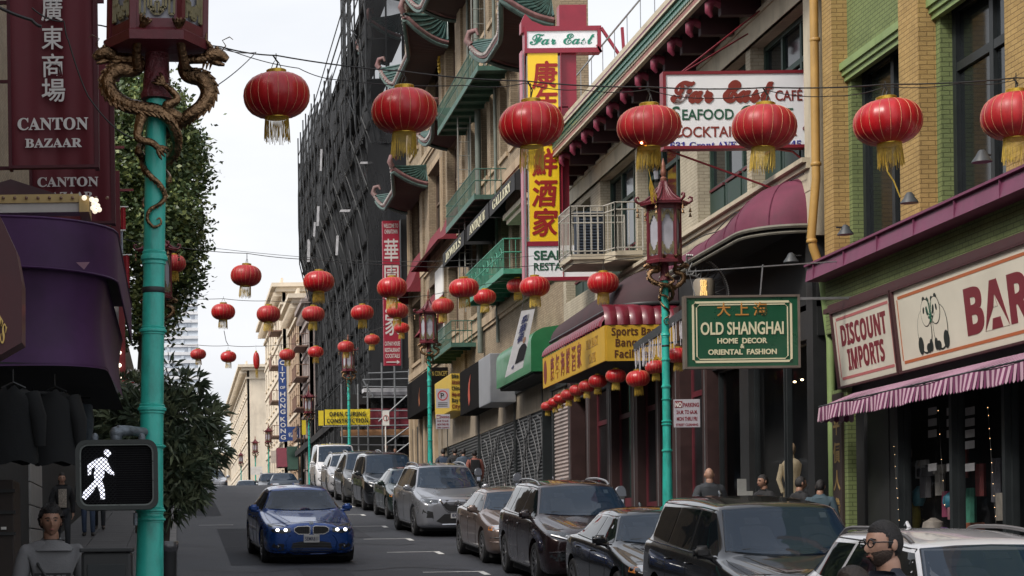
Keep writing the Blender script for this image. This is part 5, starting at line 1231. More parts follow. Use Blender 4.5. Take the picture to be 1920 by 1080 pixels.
# glass tower, its colours paled to stand in for haze
t = thing('glass_tower', 'glass office tower far behind the trees, paled for haze', 'building', (0, 700, 0)); gt = mat('tower_haze_glass', (.55, .6, .66), .3, var=.06, nscale=.05); gf_ = mat('tower_haze_grey', (.72, .73, .75), .7, var=.1, nscale=.1)
r_ = rect3(316, 545, 372, 720, 700); q = MB(); q.box(-12, r_[1], 700, 730, 20, r_[3]); q.build('core', gt, t)
fl = 22; zt = r_[3]
for k in range(fl):
 z = 30 + (zt - 30) * k / fl; q = MB(); q.box(-12.1, r_[1] + .1, 699.5, 730, z, z + 1.1); q.build('floor_band', gf_, t)
 for i in range(9):
  if pr.random() < .5: x = r_[1] - 1 - i * 1.25; q = MB(); q.box(x, x + .95, 699.7, 700, z + 1.15, z + 2.8); q.build('window', mat('tower_haze_dim_glass', (.32, .36, .42), .3) if pr.random() < .5 else gt, t)
# blue vertical sign
Yb = 158; t = thing('vertical_sign', 'tall narrow blue sign with stacked white letters CITY OF HONG KONG', 'sign', at(530, 825, Yb)); blu = mat('sign_blue', (.03, .07, .24), .45, var=.15, nscale=1); r_ = rect3(522, 678, 538.5, 828, Yb)
q = MB(); q.box(r_[0], r_[1], Yb, Yb + .35, r_[2], r_[3]); q.build('panel', blu, t)
q = MB(); q.lathe([(.35, -.2), (.35, .2)], 12, (0, 0, 0)) if False else None; q.prism([(r_[0] + .36 + .36 * math.cos(a), r_[3] + .36 * math.sin(a)) for a in [i * PI / 8 for i in range(9)]], (0, Yb, 0), (1, 0, 0), (0, 0, 1), (0, .35, 0)); q.build('crest', blu, t)
ys_ = [687, 700, 712, 725, 738, 755, 766, 777, 788, 800, 811, 822]; chs = 'CITY' ; seq = list('CITY') + ['OF'] + list('HONGKONG')
pos = [684, 695, 706, 717, 729, 743, 754, 765, 776, 790, 801, 812, 824]
for s_, py in zip(seq, pos):
 q = MB(); q.text(s_, ((r_[0] + r_[1]) / 2, Yb - .01, at(530, py, Yb).z), (1, 0, 0), (0, 0, 1), h=.36 if s_ != 'OF' else .22, width=None if s_ in 'IF' else .42, align='C', depth=.008, bold=.02); q.build('letter', M['white'], t)
q = MB(); r_ = rect3(538, 800, 562, 826, Yb); q.box(r_[0], r_[1], Yb, Yb + .3, r_[2], r_[3]); q.build('panel', blu, t); q = MB(); q.text(script('Cafe'), ((r_[0] + r_[1]) / 2, Yb - .01, r_[2] + .3), (1, 0, 0), (0, 0, 1), h=.4, width=.8, align='C', depth=.008); q.build('lettering', M['white'], t)
# small street level awnings far away
for (px0, py0, px1, py1, Y, c, lab) in ((521, 838, 541, 875, 160, (.14, .02, .035), 'small crimson awning below the blue vertical sign'), (541, 835, 560, 880, 158, (.012, .045, .03), 'dark green awning beside the crimson one far away'), (508, 845, 521, 868, 170, (.5, .45, .4), 'small white shop sign far up the street'), (470, 875, 492, 890, 200, (.6, .6, .6), 'white street sign panel far up the street')):
 r_ = rect3(px0, py0, px1, py1, Y); t = thing('far_awning', lab, 'awning' if 'awning' in lab else 'sign', (r_[0], Y, r_[2])); q = MB(); q.prism([(Y, r_[2]), (Y + 3, r_[2]), (Y + 3, r_[3]), (Y + 1.5, r_[3])] if 'awning' in lab else [(Y, r_[2]), (Y + .1, r_[2]), (Y + .1, r_[3]), (Y, r_[3])], (r_[0], 0, 0), (0, 1, 0), (0, 0, 1), (r_[1] - r_[0], 0, 0)); q.build('canvas' if 'awning' in lab else 'panel', mat('far_' + str(px0), c, .7, var=.15), t)
# ================================================================ left side of the street
lb = thing('corner_building', 'dark shopfront building under the maroon bazaar banners', 'building', (-3, 20, zg(20)))
q = MB(); q.box(-14, -2.95, 6, 30.3, -4, 11); q.build('wall', brick_mat('ochre_brick', (.34, .2, .07), (.3, .17, .055), (.2, .12, .05)), lb)
q = MB(); q.box(-2.97, -2.9, 6, 30, 1.4, 1.9); q.box(-2.97, -2.9, 6, 30, -1.9, 1.4); q.build('shopfront', M['dark'], lb)
for i in range(5):
 for k in range(3): q = MB(); q.box(-2.97, -2.9, 8 + i * 4.3, 10.2 + i * 4.3, 5 + k * 3.3, 7.2 + k * 3.3); o = q.build('window', M['darkframe'], lb); q = MB(); q.box(-2.9, -2.89, 8.15 + i * 4.3, 10.05 + i * 4.3, 5.15 + k * 3.3, 7.05 + k * 3.3); q.build('pane', M['glass'], o)
lb2 = thing('row_building', 'long shaded brick building along the near pavement behind the trees', 'building', (-3, 60, zg(60)))
q = MB(); q.box(-14, -2.95, 31, 91, -3, 10); q.build('wall', M['tanb'], lb2)
tilew = mat('grey_white_tile', (.3, .29, .28), .5, var=.15, nscale=3)
for (ya, yb) in ((38.2, 41.5),):
 for k in range(9):
  for j in range(4):
   q = MB(); y = ya + j * .82; z = zg(40) + .2 + k * .45; q.box(-2.99, -2.86, y + .01, y + .81, z + .01, z + .44, .012); q.build('wall_tile', tilew, lb2)
q = MB(); q.box(-3, -2.9, 31, 91, zg(31) - .5, 6); q.build('shopfront', M['dark'], lb2)
q = MB(); q.box(-14, -3, 107, 300, 2, 13); q.build('wall', M['tanb'], lb2)
# banners
mb_ = mat('maroon_banner_cloth', (.105, .008, .016), .7, var=.08, nscale=1.5); wlet = mat('white_banner_letter', (.6, .58, .56), .6, var=0)
edge = mat('dark_maroon_edge', (.06, .006, .012), .7, var=.1)
def banner(lab, px0, py0, px1, py1, Y, txts):
 r_ = rect3(px0, py0, px1, py1, Y); t = thing('shop_banner', lab, 'banner', (r_[0], Y, r_[2]), group='maroon bazaar banners')
 W = r_[1] - r_[0]; H = r_[3] - r_[2]
 q = MB(); q.grid(lambda i, j: (r_[0] + W * i / 24, Y - .012 * math.sin(i * .9) - .02 * math.sin(i * .33 + j * .2), r_[2] + H * j / 12), 25, 13); q.build('cloth', mb_, t, smooth=60)
 q = MB(); q.box(r_[0] - .01, r_[0] + .02, Y - .04, Y + .14, r_[2], r_[3]); q.box(r_[1] - .02, r_[1] + .02, Y - .04, Y + .14, r_[2], r_[3]); q.box(r_[0] + .02, r_[1] - .02, Y - .045, Y + .03, r_[2], r_[2] + .025); q.build('frame', edge, t)
 q = MB(); q.bar((r_[1], Y + .06, r_[2] + .02), (-2.9, Y + .06, r_[2] + .02), .03); q.bar((r_[1] + .08, Y + .06, r_[3] - .3), (-2.9, Y + .06, r_[3] - .3), .03); q.build('bracket', edge, t)
 for s_, px, py, hpx, wpx, f in txts:
  p = at(px, py, Y); k = Y / FOC; q = MB(); q.text(f(s_), (p.x, Y - .05, p.z), (1, 0, 0), (0, 0, 1), h=hpx * k, width=wpx * k, align='C', depth=.004, bold=.01 if f is not serif else .012); q.build('lettering', wlet, t)
 return t
idn = lambda s_: s_
banner('large maroon banner with four white characters above CANTON BAZAAR', 14, -60, 182, 315, 18.0,
 [('廣', 98, 38, 34, 40, idn), ('東', 99, 91, 34, 40, idn), ('商', 100, 143, 34, 40, idn), ('場', 101, 189, 34, 44, idn), ('CANTON', 100, 245, 23, 132, serif), ('BAZAAR', 101, 278, 17, 106, serif)])
banner('second maroon banner behind the first, reading CANTON over the marquee', 54, 95, 213, 420, 20.2, [('CANTON', 128, 351, 18, 114, serif), ('BAZAAR', 128, 376, 15, 94, serif)])
for (px0, py0, px1, py1, Y, lab) in ((192, 235, 206, 445, 23, 'plain narrow maroon panel behind the second banner'), (207, 320, 227, 560, 26, 'lower plain maroon panel half hidden by the purple canopy')):
 r_ = rect3(px0, py0, px1, py1, Y); t = thing('side_panel', lab, 'banner', (r_[0], Y, r_[2])); q = MB(); q.box(r_[0], r_[1], Y, Y + .12, r_[2], r_[3]); q.build('panel', mb_, t)
 q = MB(); q.bar((r_[1], Y + .05, r_[3] - .25), (r_[1] + .18, Y + .05, r_[3] - .25), .03); q.build('bracket', redf, t)
# red flags and blue stripe beyond
for (px0, py0, px1, py1, Y, c, lab) in ((226, 388, 236, 430, 34, (.35, .02, .03), 'small scarlet flag above the striped one by the tree'), (231, 478, 243, 540, 36, (.3, .02, .03), 'long scarlet flag beyond the purple canopy'), (226, 432, 231, 475, 33, (.4, .42, .5), 'narrow white and blue flag beyond the purple canopy')):
 r_ = rect3(px0, py0, px1, py1, Y); t = thing('flag', lab, 'flag', (r_[0], Y, r_[2])); q = MB(); q.grid(lambda i, j: (r_[0] + (r_[1] - r_[0]) * i / 6, Y + .02 * math.sin(i * 1.5), r_[2] + (r_[3] - r_[2]) * j / 4), 7, 5); q.build('cloth', mat('flag_' + str(px0) + str(py0), c, .7), t, smooth=60)
 q = MB(); q.tube([(-2.9, Y, r_[3]), (r_[1] + .05, Y, r_[3])], .012, 5); q.build('rod', M['white'], t)
# purple canopy
pc = thing('purple_canopy', 'deep purple vinyl canopy with a rounded end and a sagging lower skirt', 'canopy', (-1.7, 17, 2)); pv = mat('purple_vinyl', (.056, .018, .075), .55, var=.35, nscale=1.4, spec=.3, bump=.08, bscale=5)
Yp = 17.0
def rr(x1, y0, y1, r, n=9):
 pts = [(-3.2, y0)] + [(x1 - r + r * math.sin(a), y0 + r - r * math.cos(a)) for a in [PI / 2 * i / n for i in range(n + 1)]] + [(x1, y1)]
 return pts
def skirt(mb, plan, zt, zb, k=6, dx=0.0, dip=None):
 n_ = len(plan)
 mb.grid(lambda i, j: (plan[i][0] - dx * math.sin(PI * j / (k - 1)), plan[i][1] + dx * math.sin(PI * j / (k - 1)), zt(plan[i]) + (zb(plan[i]) - zt(plan[i])) * j / (k - 1)), n_, k)
plan = [tuple(p)[:2] for p in path([(x, y, 0) for x, y in rr(-.52, Yp, 23, .75)], 50)]
zt = lambda p: 3.0 - .045 * (p[0] + 3.2); zb = lambda p: 2.60 - .06 * (p[0] + 3.2)
q = MB(); skirt(q, plan, zt, zb, 5); q.build('upper_band', pv, pc, smooth=50)
q = MB(); q.tube([(p[0], p[1], zt(p)) for p in plan], .012, 5); q.tube([(p[0], p[1], zb(p)) for p in plan], .01, 5); q.build('piping', pv, pc)
plan2 = [tuple(p)[:2] for p in path([(x, y, 0) for x, y in rr(-.62, Yp + .09, 22.8, .6)], 50)]
q = MB(); skirt(q, plan2, lambda p: zb(p) + .03, lambda p: 1.64 + .1 * max(0, p[1] - 17.8) * .3, 9, .05); q.build('lower_skirt', pv, pc, smooth=60)
q = MB(); q.grid(lambda i, j: (plan2[i][0] * (1 - j) + -3.0 * j, plan2[i][1] + .02 * j, 1.66 + .1 * j), 50, 2); q.build('lining', M['dark'], pc)
q = MB(); q.grid(lambda i, j: (plan[i][0] * (1 - j) + -3.0 * j, plan[i][1], zt(plan[i]) + .03 * j), 50, 2); q.build('top', pv, pc)
q = MB(); c1 = at(155, 490, Yp - .02); q.add([(c1.x - .06, Yp + .03, c1.z), (c1.x + .06, Yp + .02, c1.z), (c1.x + .01, Yp - .01, c1.z - .07)], [(0, 1, 2)]); q.build('loose_flap', mat('mauve_lining', (.2, .1, .14), .7), pc)
# marquee with bulbs
mq_ = thing('bulb_marquee', 'cream box marquee edged with round bulbs above the purple canopy', 'sign', (-1.2, 17.8, 3.1)); Ym = 17.9
r_ = rect3(-60, 366, 148, 379, Ym); q = MB(); q.box(r_[0], r_[1], Ym, Ym + .3, r_[2], r_[3] + 0); r2 = rect3(148, 367, 167, 397, Ym - .02); q.box(r2[0], r2[1], Ym - .02, Ym + .5, r2[2], r2[3]); q.build('frame', mat('brass_cream', (.42, .3, .12), .45, metal=.2, var=.2), mq_)
r3 = rect3(-60, 379, 148, 397, Ym + .02); q = MB(); q.box(r3[0], r3[1], Ym + .02, Ym + .25, r3[2], r3[3]); q.build('panel', mat('old_white_panel', (.45, .43, .4), .5), mq_)
bl = mat('frosted_bulb', (.8, .75, .68), .3, var=0, emit=(1, .85, .65), es=.5); ub = mat('unlit_bulb', (.2, .12, .08), .3, var=0)
for i in range(10): p = at(6 + i * 21.7, 371, Ym - .03); q = MB(); q.ball(p, .016, 10, 6); q.build('bulb', ub, mq_, smooth=60)
for (px, py) in ((158, 371), (172, 374), (180, 376), (176, 382), (183, 386), (174, 390), (186, 393), (178, 396)): p = at(px, py, Ym - .05); q = MB(); q.ball(p, .024, 12, 8); q.build('bulb', bl, mq_, smooth=60)
# dark maroon little roof above the marquee
t = thing('round_canopy', 'dark maroon rounded canopy ribs above the bulb marquee', 'canopy', (-1.6, 18.6, 3.4)); q = MB()
A_ = at(20, 336, 18.6);
for k in range(9):
 a0_ = k / 9; a1_ = (k + 1) / 9
 B0 = at(-90 + 210 * a0_, 368, 18.4); B1 = at(-90 + 210 * a1_, 368, 18.4); q = MB(); q.add([A_, B0, B1, A_ + Vector((0, 1, 0)), B0 + Vector((0, 1, 0)), B1 + Vector((0, 1, 0))], [(0, 1, 2), (3, 5, 4), (0, 3, 4, 1), (1, 4, 5, 2), (2, 5, 3, 0)]); q.build('canvas_panel', mat('dark_maroon_canvas', (.05, .01, .015), .7, var=.2), t)
# nearest awning with gold letters
na = thing('gold_letter_awning', 'maroon brown awning cheek with slanted gold lettering nearest at the edge', 'awning', (-1.1, 12.6, 1.8)); Yn = 12.6
cm = mat('maroon_brown_awning', (.075, .014, .02), .55, var=.2, nscale=2, coat=.1)
pf = [at(-60, 380, Yn), at(0, 405, Yn), at(30, 470, Yn), at(41, 530, Yn), at(41, 642, Yn), at(-60, 700, Yn)]
q = MB(); q.prism([(p.x, p.z) for p in pf], (0, Yn, 0), (1, 0, 0), (0, 0, 1), (0, .3, 0)); q.build('shell', cm, na)
gl = mat('gold_letter', (.55, .38, .12), .35, metal=.6, var=.1, nscale=10)
q = MB(); a = at(-30, 470, Yn); d = (at(22, 560, Yn) - a).normalized(); q.text(serif('IMPORTS'), a + Vector((-.09, -.01, -.24)), d, Vector((.25, 0, 1)), h=.12, width=.42, depth=.01, bold=.01); q.build('lettering', gl, na)
# white strip panel with bulbs and red strip
t = thing('light_strip_panel', 'tall narrow grey panel with a line of lit bulbs at the canopy end', 'sign', at(213, 620, 23)); q = MB(); pg = [at(204, 495, 23.2), at(222, 505, 23.2), at(223, 735, 23.2), at(205, 745, 23.2)]; q.add(pg + [p + Vector((0, .08, 0)) for p in pg], [(0, 1, 2, 3), (7, 6, 5, 4), (0, 4, 5, 1), (1, 5, 6, 2), (2, 6, 7, 3), (3, 7, 4, 0)]); q.build('panel', mat('grey_mauve_panel', (.2, .19, .2), .5), t)
for i in range(11): p = at(205 + i * .75, 500 + i * 7, 23.1); q = MB(); q.ball(p, .022, 8, 6); q.build('bulb', mat('lit_bulb', (1, .9, .8), .3, var=0, emit=(1, .88, .7), es=1.5), t)
t = thing('red_strip_panel', 'red vertical strip dotted with lit bulbs behind the grey panel', 'sign', at(228, 640, 27)); r_ = rect3(222, 545, 236, 745, 27); q = MB(); q.box(r_[0], r_[1], 27, 27.1, r_[2], r_[3]); q.build('panel', mat('deep_red_panel', (.2, .015, .02), .5), t)
for py in (661, 685, 708, 730): q = MB(); q.ball(at(224, py, 26.95), .028, 8, 6); q.build('bulb', MATS['lit_bulb'], t)
# no stopping sign on its pole
def street_sign(lab, px0, py0, px1, py1, Y, draw, face=None):
 r_ = rect3(px0, py0, px1, py1, Y); t = thing('street_sign', lab, 'sign', (r_[0], Y, r_[2])); q = MB(); q.box(r_[0], r_[1], Y, Y + .012, r_[2], r_[3], .004); q.build('plate', face or M['white'], t); draw(t, r_, Y); return t
rline = mat('sign_red', (.5, .02, .03), .5, var=0)
def ring(mb, c, r0, r1, Y, n=24):
 mb.add([(c[0] + r_ * math.cos(2 * PI * i / n), Y, c[1] + r_ * math.sin(2 * PI * i / n)) for r_ in (r0, r1) for i in range(n)], [(i, (i + 1) % n, n + (i + 1) % n, n + i) for i in range(n)])
def no_stop(t, r_, Y):
 W = r_[1] - r_[0]; c = ((r_[0] + r_[1]) / 2, r_[3] - W * .5); q = MB(); ring(q, c, W * .3, W * .38, Y - .004); q.bar((c[0] - W * .24, Y - .005, c[1] + W * .24), (c[0] + W * .24, Y - .005, c[1] - W * .24), W * .07, .002); q.build('symbol', rline, t)
 q = MB(); q.text('P', (c[0] - W * .15, Y - .003, c[1] - W * .2), (1, 0, 0), (0, 0, 1), h=W * .4, depth=.001, bold=.02);
 for k in range(3): q.box(r_[0] + W * .15, r_[1] - W * .15, Y - .003, Y, r_[2] + W * (.12 + k * .12), r_[2] + W * (.17 + k * .12))
 q.build('lettering', ink, t)
street_sign('white no parking sign with a red slashed circle behind the near oleander', 232, 693, 262, 745, 27.5, no_stop)
# shop interior: jackets on rails, sign, lights
jk = mat('black_jacket_cloth', (.005, .006, .007), .95, var=.4, nscale=8, bump=.3, bscale=12)
def jacket(px, py, wpx, hpx, Y, lab, m=jk):
 k = Y / FOC; c = at(px, py, Y); W, H = wpx * k / 2, hpx * k; t = thing('hanging_jacket', lab, 'jacket', (c.x, Y, c.z), group='dark jackets hanging at the shop front')
 def P(i, j):
  a = 2 * PI * i / 20; v = j / 10; wv = W * (.35 + .62 * min(1, v * 5) ** .5 * (1 - .1 * math.sin(v * 3))); return (c.x + wv * math.cos(a) * (1 + .05 * math.sin(v * 9 + i)), Y + .11 * math.sin(a), c.z - H * v + .02 * math.sin(i * 1.3))
 q = MB(); q.grid(P, 20, 11, True); q.build('body', m, t, smooth=70)
 for s_ in (-1, 1): q = MB(); q.tube([(c.x + s_ * W * .7, Y, c.z - H * .08), (c.x + s_ * W * 1.0, Y - .04, c.z - H * .4), (c.x + s_ * W * 1.05, Y - .02, c.z - H * .78)], [.08, .075, .05], 8); q.build('sleeve', m, t, smooth=70)
 q = MB(); q.tube([(c.x - W * .5, Y, c.z), (c.x, Y, c.z + .05), (c.x + W * .5, Y, c.z)], .01, 5); q.tube([(c.x, Y, c.z + .05), (c.x, Y, c.z + .16)], .006, 5); q.build('hanger', M['black'], t)
jacket(25, 728, 92, 140, 16.8, 'long dark jacket hanging furthest in under the purple canopy')
jacket(103, 735, 88, 135, 17.4, 'dark hooded jacket hanging beside the mauve banner sign', mat('charcoal_jacket', (.007, .008, .009), .85, var=.4, nscale=8))
jacket(62, 760, 34, 90, 18.8, 'small dark jacket hanging between the two larger ones')
jacket(150, 755, 26, 90, 20.5, 'grey blue jacket hanging deepest near the oleander', mat('slate_jacket', (.05, .065, .08), .85, var=.4, nscale=8))
t = thing('clothes_rail', 'dark rail holding the hanging jackets below the canopy', 'rail', (-1.6, 17.4, 1.5)); q = MB(); q.tube([(-2.9, 16.6, 1.44), (-1.0, 17.4, 1.42)], .015, 6); q.tube([(-2.9, 18.8, 1.4), (-1.0, 18.8, 1.4)], .015, 6); q.tube([(-2.9, 20.5, 1.62), (-.9, 20.5, 1.62)], .015, 6); q.build('bar', M['black'], t)
t = thing('inner_sign', 'dim tan sign with maroon capital letters behind the jackets', 'sign', at(80, 750, 24)); r_ = rect3(40, 722, 118, 768, 24); q = MB(); q.box(r_[0], r_[1], 24, 24.05, r_[2], r_[3]); q.build('board', mat('dim_tan_board', (.16, .13, .09), .7), t)
q = MB(); q.text(sans('SILVER'), (r_[0] + .02, 23.99, r_[2] + .17), (1, 0, 0), (0, 0, 1), h=.11, width=.42, depth=.003); q.text(sans('ART'), (r_[0] + .1, 23.99, r_[2] + .02), (1, 0, 0), (0, 0, 1), h=.11, width=.25, depth=.003); q.build('lettering', mat('maroon_letter', (.12, .02, .02), .6, var=0), t)
fl_ = mat('fluorescent_tube', (1, 1, 1), .3, var=0, emit=(1, .95, .85), es=2.5)
for k, (px, py, Y, a) in enumerate(((16, 690, 19, 'first tilted fluorescent tube under the canopy edge'), (28, 696, 19.4, 'second tilted fluorescent tube beside the first'), (82, 712, 26, 'upper small fluorescent tube deeper inside the shop'), (88, 718, 26.3, 'lower small fluorescent tube deeper inside the shop'))):
 p = at(px, py, Y); t = thing('tube_light', a, 'lamp', p); q = MB(); q.tube([p, p + Vector((.06, .1, -.05))], .012, 6); q.build('tube', fl_, t)
# stall boxes, tags at left low
t = thing('display_stand', 'dark wooden display stand with a small white price tag at the shop entrance', 'stand', (-1.75, 18.5, zg(18.5) + .1)); p0 = at(-30, 900, 18.5); p1 = at(27, 1080, 18.5)
q = MB(); q.box(p0.x, p1.x, 18.5, 19.3, zg(18.5), p0.z, .01); q.build('cabinet', mat('dark_brown_wood', (.03, .02, .016), .6, var=.3), t)
for i in range(3): q = MB(); z = p0.z - .12 - i * .2; q.box(p0.x - .02, p1.x + .02, 18.46, 18.52, z, z + .03); q.build('shelf_edge', M['black'], t)
q = MB(); r_ = rect3(2, 988, 12, 993, 18.45); q.box(r_[0], r_[1], 18.44, 18.45, r_[2], r_[3]); q.build('price_tag', M['white'], t)
# news racks and bin by the lamp post
def rack(lab, px0, py0, px1, Y, m):
 p0, p1 = at(px0, py0, Y), at(px1, py0, Y); t = thing('news_rack', lab, 'news rack', ((p0.x + p1.x) / 2, Y, zg(Y) + KERB)); zb = zg(Y) + KERB
 q = MB(); q.box(p0.x, p1.x, Y, Y + .45, zb + .25, p0.z, .02); q.build('body', m, t)
 q = MB(); q.box(p0.x + .04, p1.x - .04, Y - .015, Y, zb + .45, p0.z - .08, .005); q.build('door', M['darkframe'], t); q = MB(); q.box(p0.x - .01, p1.x + .01, Y - .03, Y + .46, p0.z, p0.z + .03, .008); q.build('lid', m, t)
 for x in (p0.x + .04, p1.x - .04): q = MB(); q.box(x - .02, x + .02, Y + .1, Y + .35, zb, zb + .25); q.build('leg', M['black'], t)
rack('black metal news rack low in front of the walking figure in jeans', 152, 1036, 246, 13.2, mat('black_rack_paint', (.02, .021, .022), .45, var=.2))
rack('dark news rack tucked behind the teal post', 268, 1000, 300, 14.0, MATS['black_rack_paint'])
t = thing('litter_bin', 'dark kerbside litter bin with a shiny bag over its rim', 'bin', at(312, 1060, 15)); p0 = at(313, 1022, 15.0); q = MB(); q.lathe([(.055, -.9), (.075, 0.0), (.08, .01)], 18, (p0.x, 15, p0.z)); q.build('body', M['black'], t, smooth=50)
q = MB(); q.lathe([(.078, -.05), (.088, -.02), (.09, .02), (.08, .03), (.06, .02)], 18, (p0.x, 15, p0.z)); q.build('bag', mat('shiny_bag', (.05, .05, .055), .2, coat=.6, bump=.5, bscale=30), t, smooth=60)
# ================================================================ dragon street lamps
def lamp(pole_h, lab, loc, near=False, group='dragon street lamps'):
 t = thing('street_lamp', lab, 'street lamp', loc, group=group); S = .003; zt_ = pole_h
 def B(nm, q, m, par=t, sm=45, kind=None): return q.build(nm, m, par, smooth=sm, local=True, kind=kind)
 pr_ = lambda z, r: (r, z)
 n_ = 26 if near else 14
 q = MB(); q.lathe([(.17, 0), (.17, .1), (.13, .18), (.1, .5), (.088, .9), (.08, 1.5), (.067, 2.2), (.062, zt_ - 1.4), (.058, zt_ - .26)], n_); B('pole', q, M['teal'])
 cz = [.5, .9, 1.3, 1.42]
 zc = zt_ - 3 * .382
 for z, k in ((zc, 2.2), (zc - .41, 1.3), (zc - .85, 1.5), (zc - 1.06, .6), (zc - 1.42, 1.0), (zc - 1.47, 1.0), (zc - 1.9, 1.2)):
  if z < .4: continue
  r0 = .062 + max(0, (zt_ - 1.4 - z)) * .008; q = MB(); h = .012 * k
  q.lathe([(r0 - .005, -h * 1.6), (r0 + .006, -h * 1.4), (r0 + .004, -h * .8), (r0 + .014, -h * .5), (r0 + .014, h * .3), (r0 + .005, h * .7), (r0 + .007, h * 1.2), (r0 - .004, h * 1.6)], n_, (0, 0, z)); B('collar', q, M['teal'])
 q = MB(); q.lathe([(.064, 0), (.066, .002), (.066, .03), (.064, .032)], n_, (0, 0, zc - .2)); B('steel_band', q, M['darkframe'])
 # carved bell under the lantern
 q = MB(); q.lathe([(.088, -.255), (.09, -.23), (.078, -.2), (.072, -.1), (.066, 0), (.06, .05)], 12, (0, 0, zt_)); B('carved_bell', q, mat('carved_maroon', (.1, .014, .02), .55, var=.3, nscale=15, bump=1.0, bscale=35))
 # lantern body
 RB = .262; hz = zt_ + .02; HB = .92
 q = MB(); q.lathe([(.05, -.02), (RB + .035, .0), (RB + .04, .05), (RB + .0, .075), (RB - .01, .09)], 6, (0, 0, hz)); B('tray', q, M['maroonp'], sm=None)
 pts6 = [(RB * math.cos(PI / 3 * k), RB * math.sin(PI / 3 * k)) for k in range(6)]
 for k in range(6):
  (x0, y0), (x1, y1) = pts6[k], pts6[(k + 1) % 6]; a, b_ = Vector((x0, y0, 0)), Vector((x1, y1, 0)); u = (b_ - a).normalized(); nrm = Vector((u.y, -u.x, 0)); L = (b_ - a).length
  q = MB(); q.obox((x0, y0, hz + HB / 2 + .05), u * .018, nrm * .018, (0, 0, HB / 2)); B('corner_post', q, M['maroonp'], sm=None)
  q = MB(); c_ = (a + b_) / 2 - nrm * .02; q.obox((c_.x, c_.y, hz + HB / 2 + .05), u * (L / 2 - .01), nrm * .004, (0, 0, HB / 2 - .02)); pane = B('pane', q, M['frost'], sm=None)
  q = MB(); c_ = (a + b_) / 2
  for (s0, s1, za, zb) in ((-.5, .5, .07, .12), (-.5, .5, HB - .04, HB + .04), (-.5 + .07, -.5 + .14, .12, HB - .04), (.5 - .14, .5 - .07, .12, HB - .04)):
   m_ = c_ + u * (s0 + s1) / 2 * L; q.obox((m_.x, m_.y, hz + (za + zb) / 2), u * (s1 - s0) / 2 * L, nrm * .008, (0, 0, (zb - za) / 2))
  B('panel_frame', q, M['maroonp'], pane, sm=None)
  q = MB(); w_ = L * .36
  key = [(-1, .33), (-1, .02), (-.72, .02), (-.72, .24), (-.52, .24), (-.52, .08), (-.2, .08), (-.2, .02), (.2, .02), (.2, .08), (.52, .08), (.52, .24), (.72, .24), (.72, .02), (1, .02), (1, .33)]
  key2 = [(-.85, .33), (-.85, .16), (-.35, .16), (-.35, .04), (-.1, .04), (-.1, .13), (.1, .13), (.1, .04), (.35, .04), (.35, .16), (.85, .16), (.85, .33)]
  for kk in (key, key2):
   for (p0, p1) in zip(kk, kk[1:]):
    A_ = c_ + u * p0[0] * w_ + nrm * .004; C_ = c_ + u * p1[0] * w_ + nrm * .004
    q.bar((A_.x, A_.y, hz + .13 + p0[1] * .62), (C_.x, C_.y, hz + .13 + p1[1] * .62), .012, .012)
    q.bar((A_.x, A_.y, hz + HB - .05 - p0[1] * .62), (C_.x, C_.y, hz + HB - .05 - p1[1] * .62), .012, .012)
  B('fretwork', q, M['fret'], pane, sm=None)
 # roof
 hr = hz + HB + .04; prof = [(RB + .13, 0), (RB + .14, .03), (RB + .02, .07), (RB - .08, .15), (.1, .27), (.06, .38), (.05, .42)]
 q = MB(); q.lathe([(.05, -.01), (RB + .13, -.01)] + prof, 6, (0, 0, hr)); B('roof', q, M['maroonp'], sm=None)
 q = MB()
 for k in range(36):
  a = 2 * PI * k / 36; f = math.cos(PI / 6) / math.cos((a % (PI / 3)) - PI / 6)
  q.tube([(r_ * f * math.cos(a), r_ * f * math.sin(a), hr + z) for r_, z in prof[1:-1]], .009, 4)
 B('roof_tile_row', q, M['maroonp'], kind='stuff')
 for k in range(6):
  a = PI / 3 * k; d = Vector((math.cos(a), math.sin(a), 0))
  def D(r_, z): return d * r_ + Vector((0, 0, hr + z))
  q = MB(); q.tube([D(.1, .29), D(RB - .06, .16), D(RB + .05, .07), D(RB + .15, .03), D(RB + .2, .07), D(RB + .2, .12), D(RB + .16, .135), D(RB + .14, .1)], [.014, .016, .018, .022, .024, .022, .018, .01], 7); B('roof_curl', q, M['maroonp'], sm=60)
  q = MB(); q.tube([D(RB + .17, .04), D(RB + .17, -.05)], .003, 4); c_ = D(RB + .17, -.05)
  for dz in (0, -.08): q.lathe([(.006, 0), (.014, -.01), (.02, -.045), (.03, -.06), (.028, -.065)], 9, (c_.x, c_.y, c_.z + dz))
  B('bell', q, M['bronze'], sm=50)
 q = MB(); q.lathe([(.05, .4), (.055, .44), (.03, .47), (.045, .5), (.05, .56), (.035, .6), (.04, .64), (.03, .68), (.012, .74), (.002, .78)], 12, (0, 0, hr)); B('finial', q, mat('finial_copper', (.22, .09, .06), .5, metal=.4, var=.3))
 # dragons
 def X(px): return (px - 293) * S
 def Z(py): return zt_ + (88 - py) * S
 def limb(pp, n=8):
  P_ = [Vector((X(a), d, Z(c))) for a, c, d, r_ in pp]; rs = [r_ * S * .8 for *_, r_ in pp]
  # smooth by Catmull-Rom
  out, ro = [], []
  for i in range(len(P_) - 1):
   p0, p1, p2, p3 = P_[max(i - 1, 0)], P_[i], P_[i + 1], P_[min(i + 2, len(P_) - 1)]; m_ = 6 if near else 3
   for k in range(m_):
    t_ = k / m_; out.append(.5 * ((2 * p1) + (p2 - p0) * t_ + (2 * p0 - 5 * p1 + 4 * p2 - p3) * t_ ** 2 + (3 * p1 - p0 - 3 * p2 + p3) * t_ ** 3)); ro.append(rs[i] + (rs[i + 1] - rs[i]) * t_)
  out.append(P_[-1]); ro.append(rs[-1]); return out, ro
